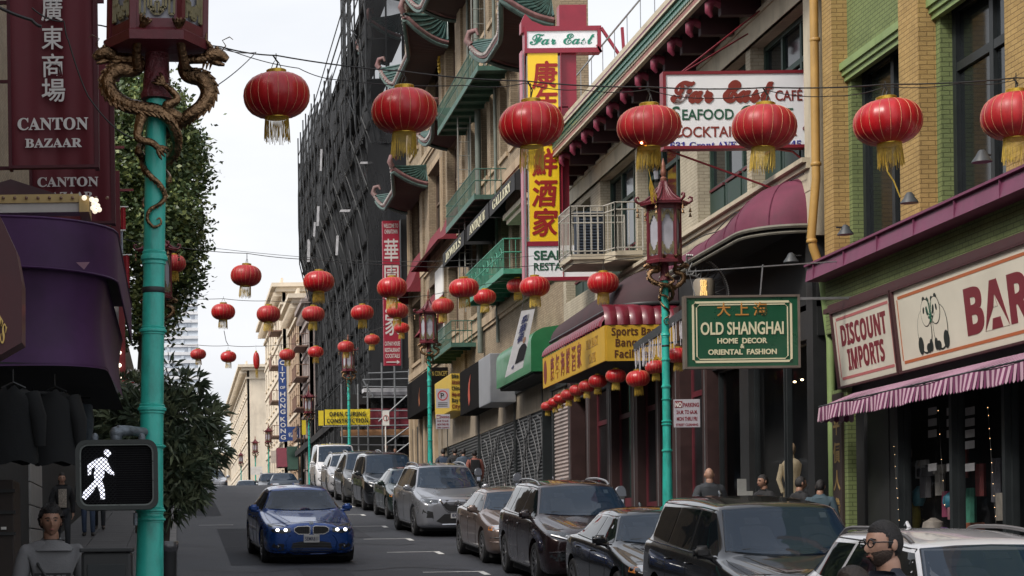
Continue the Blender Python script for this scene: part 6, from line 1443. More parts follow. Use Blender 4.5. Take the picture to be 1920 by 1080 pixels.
 for side, body, legs, head in (
  ('L', [(212, 98, -.02, 11), (228, 99, -.02, 10), (247, 100, -.02, 10), (262, 108, -.02, 14), (250, 120, -.03, 18), (222, 122, -.04, 19), (203, 142, -.04, 18), (212, 170, -.06, 19), (238, 190, -.08, 18), (270, 198, -.1, 17), (300, 204, -.1, 16), (322, 222, -.08, 14), (333, 250, -.03, 13), (326, 276, .04, 11), (300, 290, .085, 9), (276, 283, .06, 8), (270, 300, -.04, 7.5), (282, 320, -.085, 7), (302, 338, -.08, 6.5), (312, 358, -.05, 6), (302, 374, -.08, 5.2), (284, 385, -.08, 4.4), (280, 402, -.075, 4), (292, 416, -.075, 3.4), (305, 410, -.075, 2.8), (303, 400, -.078, 2.2), (297, 403, -.08, 1.5)],
  [[(258, 122, -.06, 13), (256, 95, -.13, 11), (262, 68, -.2, 10), (268, 55, -.24, 8)], [(268, 210, -.1, 15), (262, 235, -.1, 12), (262, 255, -.11, 10), (285, 262, -.12, 9), (298, 272, -.12, 8)]], (205, 90, 1)),
  ('R', [(386, 98, -.02, 11), (372, 99, -.02, 10), (352, 100, -.01, 10), (342, 112, -.02, 13), (352, 130, -.03, 17), (378, 138, -.04, 19), (390, 160, -.04, 19), (380, 186, -.05, 18), (356, 205, -.06, 15), (332, 222, -.02, 13), (300, 236, .075, 12), (272, 250, .06, 10), (262, 272, -.0, 9), (285, 290, .08, 8), (312, 305, .07, 7), (318, 325, .0, 6), (300, 340, .075, 5), (275, 355, .04, 4), (272, 375, -.01, 3), (285, 390, .07, 2), (300, 395, .07, 1.2)],
  [[(345, 118, -.06, 13), (340, 95, -.13, 11), (335, 72, -.2, 10), (334, 58, -.24, 8)], [(335, 212, -.06, 15), (312, 196, -.11, 13), (332, 182, -.12, 9), (322, 166, -.12, 8), (306, 152, -.11, 6)]], (395, 90, -1))):
  out, ro = limb(body); q = MB(); q.tube(out, ro, 10 if near else 7)
  for L_ in legs:
   o2, r2 = limb(L_); q.tube(o2, r2, 8)
   e = o2[-1]; d = (o2[-1] - o2[-3]).normalized(); sdv = d.cross(Vector((0, 1, 0))).normalized()
   for f in (-1.3, -.4, .4, 1.3):
    q.tube([e - d * .01, e + d * .02 + sdv * f * .016 + Vector((0, -.012, 0)), e + d * .045 + sdv * f * .024 + Vector((0, -.01, 0)), e + d * .06 + sdv * f * .026 + Vector((0, .006, 0))], [.011, .011, .009, .003], 6)
  hx, hy, s_ = head; hc = Vector((X(hx), -.02, Z(hy)))
  q.tube([hc + Vector((s_ * .03, 0, -.02)), hc + Vector((0, 0, .0)), hc + Vector((-s_ * .035, -.01, .0)), hc + Vector((-s_ * .065, -.01, -.012)), hc + Vector((-s_ * .09, -.01, -.03))], [.034, .046, .04, .03, .02], 9)
  q.tube([hc + Vector((-s_ * .01, 0, -.035)), hc + Vector((-s_ * .045, -.01, -.05)), hc + Vector((-s_ * .075, -.01, -.058))], [.02, .016, .008], 7)
  for e_ in (-1, 1): q.ball(hc + Vector((-s_ * .03, e_ * .03, .03)), .014, 7, 5)
  q.tube([hc + Vector((s_ * .0, -.02, .035)), hc + Vector((s_ * .035, -.02, .08)), hc + Vector((s_ * .03, -.02, .12))], [.014, .01, .003], 6)
  q.tube([hc + Vector((s_ * .01, .02, .035)), hc + Vector((s_ * .05, .02, .06)), hc + Vector((s_ * .06, .02, .1))], [.012, .009, .003], 6)
  q.tube([hc + Vector((-s_ * .05, -.01, .01)), hc + Vector((-s_ * .08, -.01, .05)), hc + Vector((-s_ * .06, -.01, .08)), hc + Vector((-s_ * .1, -.01, .1)), hc + Vector((-s_ * .12, -.01, .085))], [.004, .0035, .003, .003, .002], 4)
  for k in range(3): q.tube([hc + Vector((s_ * .02 * k, 0, -.045)), hc + Vector((s_ * (.02 * k + .01), 0, -.085))], [.01, .002], 5)
  # dorsal fins
  for i in range(2, len(out) - 2, 2 if near else 3):
   d = (out[i + 1] - out[i - 1]).normalized(); c_ = Vector((0, 0, zt_ - .3)); o_ = (out[i] - c_); o_.y *= .3; nv = (o_ - d * o_.dot(d)).normalized(); r_ = ro[i]
   q.tube([out[i] + nv * r_ * .7 - d * r_ * .5, out[i] + nv * (r_ * 1.35) + d * r_ * .4], [r_ * .5, r_ * .08], 5)
  B('dragon', q, M['bronze'], sm=60)
 return t
L0 = lamp(2.81 - (zg(11.1) + KERB), 'big teal dragon lamp post holding the walk signal, bronze dragons under its lantern', (-.21, 11.1, zg(11.1) + KERB), near=True)
L0.rotation_euler = (0, .027, 0)
LR = lamp(5.1, 'teal dragon street lamp standing between the balcony and the green hanging sign', (8.03, 32.4, zg(32.4) + KERB))
for (x, y, lab) in ((7.98, 62.4, 'teal dragon street lamp in front of the brick building and tour sign'), (8.0, 92.0, 'teal dragon street lamp in front of the construction banner'), (8.0, 120, 'dragon street lamp against the scaffold netting far up the hill'),
     (8.0, 174, 'dragon street lamp beside the blue vertical sign'), (8.0, 204, 'dragon street lamp second past the blue vertical sign'), (8.0, 251, 'farthest dragon street lamp before the slim sunlit building'), (-.36, 39.5, 'dragon street lamp almost hidden behind the near teal post and tree')):
 dup(LR, (x, y, zg(y) + KERB), label=lab)
# ================================================================ pedestrian signal
ps = thing('walk_signal', 'pedestrian signal box showing a white walking man, clamped to the teal post', 'pedestrian signal', at(219, 888, 10.75)); Y = 10.75
def rrect(x0, x1, z0_, z1_, r, n=6):
 out = []
 for cx, cz, a0 in ((x1 - r, z1_ - r, 0), (x0 + r, z1_ - r, PI / 2), (x0 + r, z0_ + r, PI), (x1 - r, z0_ + r, 3 * PI / 2)):
  for i in range(n + 1): a = a0 + PI / 2 * i / n; out.append((cx + r * math.cos(a), cz + r * math.sin(a)))
 return out
a = at(143, 957, Y); b_ = at(295, 824, Y); cx, cz = (a.x + b_.x) / 2, (a.z + b_.z) / 2
o1 = rrect(a.x, b_.x, a.z, b_.z, .06); o2 = rrect(a.x + .022, b_.x - .022, a.z + .022, b_.z - .022, .045)
hs_ = mat('dark_bronze_housing', (.018, .022, .02), .45, metal=.2, var=.3, nscale=8)
def ringprism(mb, A_, B_, y0, y1):
 n_ = len(A_); mb.add([(x, y0, z) for x, z in A_] + [(x, y0, z) for x, z in B_] + [(x, y1, z) for x, z in A_] + [(x, y1, z) for x, z in B_],
  [(i, (i + 1) % n_, n_ + (i + 1) % n_, n_ + i) for i in range(n_)] + [(i, 2 * n_ + i, 2 * n_ + (i + 1) % n_, (i + 1) % n_) for i in range(n_)] + [(n_ + i, n_ + (i + 1) % n_, 3 * n_ + (i + 1) % n_, 3 * n_ + i) for i in range(n_)])
q = MB(); ringprism(q, o1, o2, Y - .035, Y + .12); q.prism(o1, (0, Y + .12, 0), (1, 0, 0), (0, 0, 1), (0, .05, 0)); q.build('housing', hs_, ps)
o3 = rrect(a.x + .03, b_.x - .03, a.z + .03, b_.z - .03, .04); q = MB(); ringprism(q, o2, o3, Y - .02, Y + .02); q.build('bezel', mat('worn_bezel', (.09, .1, .095), .3, metal=.5, var=.3, nscale=20), ps)
q = MB(); q.prism(o3, (0, Y + .015, 0), (1, 0, 0), (0, 0, 1), (0, .03, 0)); q.build('screen', mat('black_screen', (.004, .004, .005), .7, var=0, spec=.1), ps)
q = MB()
for i in range(1, 26): z = a.z + .03 + (b_.z - a.z - .06) * i / 26; q.box(a.x + .035, b_.x - .035, Y + .008, Y + .012, z - .0012, z + .0012)
q.build('grille_line', mat('grille_black', (.009, .009, .010), .6, var=0, spec=.2), ps, kind='stuff')
man = [[(201, 842), (207, 845), (208, 852), (203, 857), (197, 855), (194, 849), (196, 844)],
 [(193, 857), (200, 860), (203, 869), (207, 877), (215, 886), (213, 892), (203, 887), (196, 880), (195, 893), (191, 899), (178, 900), (176, 890), (179, 876), (172, 878), (170, 890), (165, 891), (164, 872), (170, 868), (182, 860)],
 [(178, 900), (190, 900), (192, 902), (196, 918), (197, 935), (189, 937), (187, 922), (182, 910), (174, 922), (160, 937), (154, 932), (157, 922), (168, 911)]]
mw = mat('lit_walking_man', (.9, .9, 1), .4, var=0, emit=(.86, .87, 1.0), es=.75)
for k, pg in enumerate(man):
 q = MB(); q.prism([(at(x, y, Y).x, at(x, y, Y).z) for x, y in pg][::-1], (0, Y + .0, 0), (1, 0, 0), (0, 0, 1), (0, .01, 0)); q.build('walking_man', mw, ps)
q = MB()     # egg-crate visor lines across the lit figure
for i in range(-14, 20):
 z = a.z + .03 + i * .0236
 for s_ in (-1, 1):
  x0, x1 = a.x + .035, a.x + .22; z0_ = z if s_ == 1 else z + .18
  p0 = [x0, z0_]; p1 = [x1, z0_ + s_ * .18]
  zl, zh = a.z + .035, b_.z - .035
  def clip(p, r_):
   if p[1] < zl: k_ = (zl - p[1]) / (r_[1] - p[1]); return [p[0] + (r_[0] - p[0]) * k_, zl]
   if p[1] > zh: k_ = (zh - p[1]) / (r_[1] - p[1]); return [p[0] + (r_[0] - p[0]) * k_, zh]
   return p
  if max(p0[1], p1[1]) < zl or min(p0[1], p1[1]) > zh: continue
  c0, c1 = clip(p0, p1), clip(p1, p0); q.bar((c0[0], Y - .004, c0[1]), (c1[0], Y - .004, c1[1]), .0042, .003, up=(0, 1, 0))
q.build('visor_lattice', mat('visor_black', (.012, .012, .014), .6, var=0, spec=.1), ps, kind='stuff')
q = MB(); gal = mat('cast_grey_clamp', (.13, .15, .17), .5, metal=.5, var=.3, nscale=15, bump=.4); c = at(218, 812, Y + .06)
q.tube([c + Vector((0, 0, -.06)), c + Vector((0, 0, -.01)), c + Vector((.02, 0, .012)), c + Vector((.06, .02, .015)), c + Vector((.15, .2, .015))], [.03, .034, .034, .028, .026], 12); q.ball(c, .036, 14, 10)
for px in (178, 266): p = at(px, 819, Y + .06); q.lathe([(.018, -.02), (.02, .0), (.014, .014), (.004, .02)], 10, p)
q.tube([at(254, 962, Y + .06), at(254, 985, Y + .06)], .012, 8); q.build('clamp', gal, ps, smooth=50)
# ================================================================ red paper lanterns on cables
lab0 = 'x'
rl = thing('red_lantern', 'x', 'lantern', (0, 0, 0)); Rr_, H2 = .352, .238; NR = 20
q = MB(); NU = NR * 4
def P(i, j):
 v = -PI / 2 + .22 + (PI - .44) * j / 20; a = 2 * PI * i / NU; s_ = abs(math.sin(NR * a / 2)); r_ = Rr_ * (abs(math.cos(v)) ** .72) * (1 + .018 * (s_ - .6) * math.cos(v)); z = H2 * (math.copysign(abs(math.sin(v)) ** .95, math.sin(v)))
 return (r_ * math.cos(a), r_ * math.sin(a), z - .33)
q.grid(P, NU, 21, True); q.build('silk_shell', M['silk'], rl, smooth=60, local=True)
q = MB()
for k in range(NR):
 a = 2 * PI * k / NR; pts = []
 for j in range(0, 21, 2):
  v = -PI / 2 + .22 + (PI - .44) * j / 20; r_ = Rr_ * (abs(math.cos(v)) ** .72) * 1.0 + .002; z = H2 * (math.copysign(abs(math.sin(v)) ** .95, math.sin(v))) - .33
  pts.append((r_ * math.cos(a), r_ * math.sin(a), z))
 q.tube(pts, .0024, 4, cap=False)
q.build('rib', M['silkrib'], rl, local=True, kind='stuff')
q = MB(); q.lathe([(.09, -.10), (.105, -.105), (.108, -.06), (.1, -.055), (.09, -.06)], 22); q.build('top_cap', M['goldfoil'], rl, smooth=40, local=True)
q = MB(); q.lathe([(.115, -.575), (.13, -.57), (.13, -.545), (.12, -.54)], 22); q.build('bottom_ring', M['goldfoil'], rl, smooth=40, local=True)
q = MB(); pr = random.Random(2)
for k in range(64):
 a = 2 * PI * k / 64; L = .2 + .06 * pr.random(); dr_ = pr.uniform(-.012, .016)
 q.tube([(.125 * math.cos(a), .125 * math.sin(a), -.575), ((.127 + dr_ * .5) * math.cos(a + .03), (.127 + dr_ * .5) * math.sin(a + .03), -.575 - L * .5), ((.125 + dr_) * math.cos(a + pr.uniform(-.08, .08)), (.125 + dr_) * math.sin(a), -.575 - L)], .0034, 3, cap=False)
q.build('fringe', M['fringe'], rl, local=True, kind='stuff')
q = MB(); q.tube([(-.06, 0, -.06), (-.03, 0, .02), (0, 0, .06), (.03, 0, .02), (.06, 0, -.06)], .004, 4); q.tube([(0, 0, .06), (0, 0, .12)], .005, 4); q.build('hook', M['wire'], rl, local=True)
def cable(lab, pts, r_=.006, sag=.0):
 t = thing('hanging_cable', lab, 'cable', pts[len(pts) // 2]); q = MB(); out = []
 for p0, p1 in zip(pts, pts[1:]):
  for k in range(8): s_ = k / 8; p = Vector(p0).lerp(Vector(p1), s_); p.z -= sag * 4 * s_ * (1 - s_); out.append(p)
 out.append(Vector(pts[-1])); q.tube(out, r_, 5); q.build('wire', M['wire'], t); return t
first = [True]; jr = random.Random(17); fade = mat('faded_lantern_silk', (.40, .018, .022), .45, var=.3, nscale=5, bump=.35, bscale=8, stretch=(1, 1, .3))
def place(px, pcap, Y, w_px, lab, grp, rz=0, wire_py=None, sx_=1.0):
 s_ = w_px * Y / FOC / .704; p = at(px, pcap, Y); loc = (p.x, p.y, p.z + .055 * s_)
 if first[0]: first[0] = False; rl.location = loc; rl.scale = (s_ * sx_, s_, s_); rl.rotation_euler = (0, 0, rz); rl['label'] = lab; rl['group'] = grp; return rl
 o = dup(rl, loc, rz, lab, grp, (s_ * sx_, s_, s_ * jr.uniform(.96, 1.04)), {'silk_shell': fade} if jr.random() < .4 else None); o.rotation_euler = (jr.gauss(0, .03), jr.gauss(0, .03), rz); return o
g1_ = 'red lanterns on the nearest cable'
r1 = [(518, 131, 124, 'large red lantern alone against the white sky, leftmost on the nearest cable'), (758, 160, 122, 'large red lantern in front of the dark netted building and curled eaves'), (995, 186, 120, 'large red lantern overlapping the tall yellow character panel'),
 (1217, 194, 118, 'large red lantern with a warm glow below, left of the Far East CAFE box'), (1436, 193, 118, 'large red lantern overlapping the Far East CAFE box sign'), (1661, 182, 124, 'large red lantern in front of the wide yellow brick pier'), (1905, 168, 124, 'large red lantern cut by the picture edge before the last window')]
for k, (px, py, w_, lab) in enumerate(r1): place(px, py, 21, w_, lab, g1_, k * .7)
hang = [at(-60, 2, 21), at(190, 48, 21), at(415, 88, 21), at(518, 104, 21), at(758, 134, 21), at(985, 152, 21), at(1215, 163, 21), at(1440, 164, 21), at(1661, 158, 21), at(1905, 146, 21), at(2050, 140, 21)]
cable('nearest cable carrying the large lanterns across the whole street', hang, .008, .02)
cable('thinner second wire sagging just under the nearest cable', [at(415, 88, 21.05), at(560, 128, 21.05), at(640, 150, 21.05), at(870, 160, 21.05), at(985, 156, 21.05), at(1090, 168, 21.05), at(1215, 168, 21.05), at(1330, 184, 21.05), at(1440, 170, 21.05), at(1560, 180, 21.05), at(1661, 162, 21.05), at(1800, 156, 21.05), at(1905, 150, 21.05)], .005, .03)
for k, (px, py, top) in enumerate(((518, 131, 104), (758, 160, 134), (995, 186, 152), (1217, 194, 163), (1436, 193, 164), (1661, 182, 158), (1905, 168, 146))):
 cable('short hanger wire above large lantern %s' % ('alone in the sky', 'by the netted building', 'by the yellow panel', 'with the glow', 'over the box sign', 'by the brick pier', 'at the edge')[k], [at(px - 6, top, 21), at(px + 3, (py + top) / 2, 21), at(px, py - 3, 21)], .009)
q = MB(); p = at(1203, 268, 20.85); q.ball(p, .012, 8, 6); t = thing('lantern_bulb', 'small warm bulb glowing under the lantern by the Far East CAFE box', 'bulb', p); q.build('bulb', mat('lantern_glow', (1, .5, .2), .4, var=0, emit=(1, .45, .2), es=8), t)
q = MB(); p = at(1222, 345, 20.9); t = thing('gold_tassel', 'thin yellow tassel dangling from the glowing lantern over the pagoda lamp', 'tassel', at(1222, 330, 20.9))
pr = random.Random(9)
for k in range(26): q.tube([at(1220, 335, 20.9), at(1221 + pr.uniform(-5, 5), 352, 20.9), at(1226 + pr.uniform(-6, 6), 378 + pr.uniform(-10, 6), 20.9)], .003, 3)
q.tube([at(1216, 316, 20.9), at(1220, 336, 20.9)], .003, 4); q.build('strand', M['fringe'], t, kind='stuff')
q = MB(); t = thing('gold_tassel', 'thin yellow cord dangling under the lantern before the wide brick pier', 'tassel', at(1668, 325, 20.9)); q.tube([at(1662, 305, 20.9), at(1664, 322, 20.9), at(1676, 340, 20.9), at(1688, 370, 20.9)], .008, 5); q.build('strand', M['fringe'], t)
g2_ = 'medium red lanterns on the second cable'
for k, (px, py, w_, lab) in enumerate([(325, 476, 46, 'medium lantern peeping from behind the near teal post'), (463, 494, 58, 'medium lantern alone in the sky left of the netted building'), (598, 506, 58, 'medium lantern at the netting edge above the cream corner building'), (735, 517, 56, 'medium lantern over the red Chinatown banner'), (869, 519, 56, 'medium lantern before the small maroon window awning'),
 (1002, 516, 56, 'medium lantern under the SEAFOOD RESTAURANT plate'), (1131, 508, 58, 'medium lantern under the cream balcony'), (1244, 493, 56, 'medium lantern in front of the pagoda street lamp glass')]): place(px, py, 44, w_, lab, g2_, k * .9)
hang = [at(230, 448, 44), at(325, 462, 44), at(463, 475, 44), at(598, 487, 44), at(735, 496, 44), at(869, 500, 44), at(1002, 498, 44), at(1131, 489, 44), at(1244, 474, 44), at(1500, 440, 44)]
cable('second cable carrying the medium lanterns', hang, .008, .03)
for k in range(1, 9): cable('short hanger wire above the medium lantern %s' % ('behind the teal post', 'alone in the sky', 'at the netting edge', 'over the Chinatown banner', 'by the maroon window awning', 'under the SEAFOOD plate', 'under the balcony', 'at the pagoda lamp')[k - 1], [hang[k], at((325, 463, 598, 735, 869, 1002, 1131, 1244)[k - 1], (476, 494, 506, 517, 519, 516, 508, 493)[k - 1] - 1, 44)], .008)
g3_ = 'smaller red lanterns on the third cable'
for k, (px, py, w_, lab) in enumerate([(419, 567, 45, 'smaller lantern alone in the sky above the tiny pair'), (504, 571, 45, 'smaller lantern before the curved cream building top'), (588, 572, 43, 'smaller lantern just above the blue sign end of the street'), (679, 570, 43, 'smaller lantern without visible fringe against dark netting'), (746, 567, 41, 'smaller lantern upper of two over the red banner characters'), (830, 557, 42, 'smaller lantern touching the second pagoda street lamp'), (909, 541, 42, 'smaller lantern beside the jade fire escape'), (970, 520, 40, 'smaller lantern half hidden behind a medium one')]): place(px, py, 60, w_, lab, g3_, k * .5)
hang = [at(300, 558, 60), at(419, 560, 60), at(504, 564, 60), at(588, 565, 60), at(679, 562, 60), at(746, 558, 60), at(830, 549, 60), at(909, 533, 60), at(1040, 505, 60)]
cable('third cable carrying the smaller lanterns', hang, .009, .03)
g4_ = 'tiny red lanterns on the farthest cable'
for k, (px, py, w_, lab) in enumerate([(371, 653, 30, 'tiny lantern nearest the pale glass tower'), (428, 657, 30, 'tiny lantern with a loose wire above it in the open sky'), (538, 653, 30, 'tiny lantern above the blue vertical sign'), (592, 648, 30, 'tiny lantern beside the third street lamp roof'), (648, 638, 31, 'tiny lantern hiding the third street lamp roof'), (698, 626, 29, 'tiny lantern against netting left of the red banner'), (753, 604, 29, 'tiny lantern low over the red banner edge')]): place(px, py, 86, w_, lab, g4_, k * .5)
fold = place(480, 657, 86, 38, 'narrow folded red lantern hanging edgewise in the sky', g4_, 0, sx_=.32); fold.scale = (fold.scale[0], fold.scale[1] * .35, fold.scale[2] * 1.25)
hang = [at(330, 645, 86), at(371, 647, 86), at(428, 648, 86), at(480, 649, 86), at(538, 645, 86), at(592, 641, 86), at(648, 631, 86), at(698, 620, 86), at(753, 597, 86), at(800, 580, 86)]
cable('farthest cable carrying the tiny lanterns', hang, .012, .03)
cable('loose curled wire end hanging above a tiny lantern', [at(420, 620, 85), at(424, 640, 85), at(428, 647, 85)], .015)
g5_ = 'lantern row under the cafe awning'
row = [(1027, 752, 26), (1040, 744, 27), (1052, 737, 28), (1066, 729, 30), (1083, 720, 31), (1101, 712, 32), (1121, 701, 35), (1155, 690, 38), (1195, 692, 44)]
for k, (px, py, w_) in enumerate(row):
 X_ = 9.5 if k < 7 else 9.6; Yq = FOC * X_ / (px - VPX); place(px, py, Yq, w_, '%s small lantern counted from the far end of the row under the yellow awning' % ('first', 'second', 'third', 'fourth', 'fifth', 'sixth', 'seventh', 'eighth', 'ninth')[k], g5_, k)
for (px, py, w_, Yq, lab) in ((1228, 674, 38, 41, 'dusky lantern half hidden behind the teal post below the icicle lights'), (1272, 650, 44, 38, 'dusky lantern tucked behind the edge of the green hanging sign')): place(px, py, Yq, w_, lab, g5_, 1)
# thin overhead wires
for (a_, b2, lab) in (((at(0, 5, 16), at(210, 110, 16)), 0, ''),): pass
cable('slack cable looping down over the first maroon banner', [at(60, 15, 15), at(120, 40, 15), at(128, 75, 15), at(165, 180, 15), at(230, 250, 15), at(300, 262, 15)], .006, .03)
cable('thin wire from the dragon head towards the first lantern', [at(412, 90, 15), at(480, 98, 17), at(395, 168, 13)], .004, .02)
cable('thick black cable with a plug in front of the first banner', [at(-20, 5, 14), at(60, 38, 14), at(78, 50, 14)], .012, .01)
cable('long thin wire crossing from the tree to the green sign', [at(360, 460, 50), at(700, 490, 48), at(1000, 480, 46), at(1300, 470, 44), at(1500, 450, 42)], .006, .05)
# signs on the street lamp poles
def np_draw(t, r_, Y):
 W, H = r_[1] - r_[0], r_[3] - r_[2]; q = MB(); q.box(r_[0] + W * .04, r_[0] + W * .33, Y - .003, Y, r_[3] - H * .3, r_[3] - H * .06); q.text('PARKING', (r_[0] + W * .36, Y - .002, r_[3] - H * .27), (1, 0, 0), (0, 0, 1), h=H * .15, width=W * .6, depth=.001, bold=.03)
 q.text('2A.M. TO 6A.M.', (r_[0] + W * .5, Y - .002, r_[3] - H * .52), (1, 0, 0), (0, 0, 1), h=H * .14, width=W * .8, align='C', depth=.001, bold=.03); q.text('MON THRU FRI', (r_[0] + W * .5, Y - .002, r_[3] - H * .76), (1, 0, 0), (0, 0, 1), h=H * .14, width=W * .78, align='C', depth=.001, bold=.03); q.text('STREET CLEANING', (r_[0] + W * .5, Y - .002, r_[3] - H * .95), (1, 0, 0), (0, 0, 1), h=H * .09, width=W * .84, align='C', depth=.001, bold=.03); q.build('lettering', rline_d, t)
 q = MB(); q.text('NO', (r_[0] + W * .06, Y - .006, r_[3] - H * .27), (1, 0, 0), (0, 0, 1), h=H * .17, width=W * .24, depth=.002, bold=.04); q.build('lettering', M['white'], t)
rline_d = mat('sign_dark_red', (.22, .02, .03), .5, var=0); spm = mat('sign_plate_pale', (.46, .44, .48), .5, var=.06)
street_sign('pale NO PARKING street cleaning sign on the lamp post by the green hanging sign', 1263, 749, 1313, 801, 32.3, np_draw, spm)
street_sign('pale NO PARKING sign on the lamp post by the tour sign', 817, 777, 844, 804, 62.2, np_draw, spm)
street_sign('white slashed circle sign above the plate by the tour sign', 817, 729, 843, 765, 62.2, no_stop, spm)
def noturn(t, r_, Y):
 W, H = r_[1] - r_[0], r_[3] - r_[2]; q = MB(); ring(q, ((r_[0] + r_[1]) / 2, r_[2] + H * .5), W * .36, W * .44, Y - .01); q.build('symbol', rline, t); q = MB(); x = (r_[0] + r_[1]) / 2; q.tube([(x + W * .1, Y - .01, r_[2] + H * .3), (x + W * .1, Y - .01, r_[2] + H * .6), (x - W * .15, Y - .01, r_[2] + H * .68)], W * .05, 5); q.build('arrow', ink, t)
t = street_sign('white no turn sign on a white pole in front of the scaffold', 717, 770, 730, 798, 92.5, noturn); p = at(723, 798, 92.5); q = MB(); q.tube([(p.x, 92.55, p.z), (p.x, 92.55, zg(92))], .035, 6); q.build('pole', M['white'], t)
# ================================================================ cars
def carpaint(name, col, metal=.35, rough=.32):
 m = mat(name, col, rough, metal=metal, var=.04, nscale=2, coat=1.0, bump=0); return m
tyre_m = mat('tyre_rubber', (.018, .018, .019), .8, var=.2, nscale=20)
rim_m = mat('alloy_rim', (.42, .42, .43), .3, metal=.9, var=.05)
cglass = mat('car_glass', (.006, .009, .012), .03, var=0, spec=.5); sglass = mat('screen_glass', (.015, .032, .058), .03, var=0, spec=.65, alpha=.72); cabin = mat('cabin_shade', (.006, .006, .007), .9, var=0); seatm = mat('seat_cloth', (.07, .07, .075), .9, var=.2, nscale=6)  # screen glass base colour carries the blue of the reflected sky
trimb = mat('car_black_trim', (.02, .02, .021), .45, var=.1, nscale=10)
chrome = mat('chrome', (.6, .6, .6), .12, metal=1.0, var=0)
lamp_d = mat('headlamp_inside', (.035, .04, .045), .25, metal=.3, var=.4, nscale=30, coat=1.0)
lens_c = mat('headlamp_lens', (.5, .52, .55), .1, metal=.3, var=0, coat=1.0)
lit = mat('lit_headlamp', (1, 1, 1), .3, var=0, emit=(1, .97, .92), es=3)
amber = mat('amber_lens', (.55, .18, .03), .25, var=0, coat=1.0)
platem = mat('licence_plate', (.5, .5, .5), .5, var=.05)
def interp(tab, y):
 for (a, va), (b_, vb) in zip(tab, tab[1:]):
  if y <= b_:
   t = (y - a) / (b_ - a) if b_ > a else 0; t = max(0, min(1, t)); return va + (vb - va) * t
 return tab[-1][1]
def build_car(sp, name, label, loc, rz, paint, group=None, cat='car'):
 L, W, H = sp['L'], sp['W'], sp['H']; hw = W / 2; t = thing(name, label, cat, loc, rz, group)
 top = [(0, sp['nose']), (.06, sp['nose'] + .05), (.2, sp['hoodf']), (sp['cowl'], sp['hoodr']), (sp['wtop'], H - .05), ((sp['wtop'] + sp['rtop']) / 2, H), (sp['rtop'], H - .04), (sp['rbase'], sp['deck']), (L - .12, sp['deck'] - .03), (L, sp['deck'] - .12)]
 belt = [(0, sp['nose'] - .06), (.2, sp['hoodf'] - .09), (sp['cowl'], sp['belt'] - .02), (sp['rbase'], sp['belt'] + .04), (L, sp['deck'] - .15)]
 plan = [(0, hw * .74), (.03, hw * .82), (.1, hw * .89), (.22, hw * .945), (.5, hw * .985), (1.0, hw), (L - .9, hw), (L - .3, hw * .96), (L - .08, hw * .88), (L, hw * .78)]
 roofw = [(0, hw * .5), (sp['cowl'], hw * .84), (sp['wtop'], sp['rw']), (sp['rtop'], sp['rw'] * .98), (sp['rbase'], hw * .78), (L, hw * .55)]
 bot = [(0, .3), (.05, .22), (.3, .17), (L - .3, .2), (L - .05, .27), (L, .35)]
 ys = sorted(set([0, .015, .05, .1, .17, .27, .4, .55, .75, .95] + [sp['cowl'] + d for d in (-.25, -.08, 0, .08)] + [sp['wtop'] + d for d in (-.1, 0, .1)] + [sp['cowl'] + (sp['wtop'] - sp['cowl']) * k / 3 for k in (1, 2)] +
  [sp['wtop'] + (sp['rtop'] - sp['wtop']) * k / 4 for k in (1, 2, 3)] + [sp['rtop'] - .1, sp['rtop'], sp['rtop'] + .1] + [sp['rtop'] + (sp['rbase'] - sp['rtop']) * k / 3 for k in (1, 2)] + [sp['rbase'] - .08, sp['rbase'], L - .35, L - .2, L - .1, L - .04, L]))
 ys = [y for i, y in enumerate(ys) if 0 <= y <= L and (i == 0 or y - ys[i - 1] > .012)]
 rings = []
 for y in ys:
  w_, zb, zs, zt_ = interp(plan, y), interp(bot, y), interp(belt, y), interp(top, y); wr = min(interp(roofw, y), w_ * .93); zt_ = max(zt_, zs + .03); g_ = max(0, min(1, (zt_ - zs) / .35)); hs__ = zs - zb
  e = min(.07, (zt_ - zs) * .5)
  half = [(w_ * .86, zb), (w_ * .965, zb + .07), (w_ * .985, zb + .3 * hs__), (w_, zb + .55 * hs__), (w_ * .99, zb + .8 * hs__), (w_ * .965, zs - .015), (w_ * .935, zs + .012 + .0 * g_)]
  for k_ in (.3, .7): half.append((w_ * .925 + (wr - w_ * .925) * k_, zs + .015 + (zt_ - e - zs - .015) * k_))
  half += [(wr, zt_ - e), (wr - .045, zt_ - e * .28), (wr - .16, zt_ + .0), (wr * .4, zt_ + .018)]
  ring_ = [(0, zb)] + half + [(0, zt_ + .022)] + [(-x, z) for x, z in half[::-1]]
  rings.append([(x, y - L / 2, z) for x, z in ring_])
 q = MB(); n_ = len(rings[0]); vs = [p for r_ in rings for p in r_]
 fs = [(i * n_ + k, i * n_ + (k + 1) % n_, (i + 1) * n_ + (k + 1) % n_, (i + 1) * n_ + k) for i in range(len(rings) - 1) for k in range(n_)]
 fs += [tuple(range(n_))[::-1], tuple((len(rings) - 1) * n_ + k for k in range(n_))]
 q.add(vs, fs)
 me = bpy.data.meshes.new('tmp'); me.from_pydata(q.v, [], q.f); bmm = bmesh.new(); bmm.from_mesh(me); bmesh.ops.recalc_face_normals(bmm, faces=bmm.faces[:]); bmm.to_mesh(me); bmm.free()
 tmp = bpy.data.objects.new('tmp', me); COL.objects.link(tmp)
 ss = tmp.modifiers.new('s', 'SUBSURF'); ss.levels = 1
 RT = sp['rt']; ay = (sp['fo'], sp['fo'] + sp['wb'])
 c = MB()
 for a in ay: c.tube([(-hw - .3, a - L / 2, RT + .01), (hw + .3, a - L / 2, RT + .01)], RT + .055, 28)
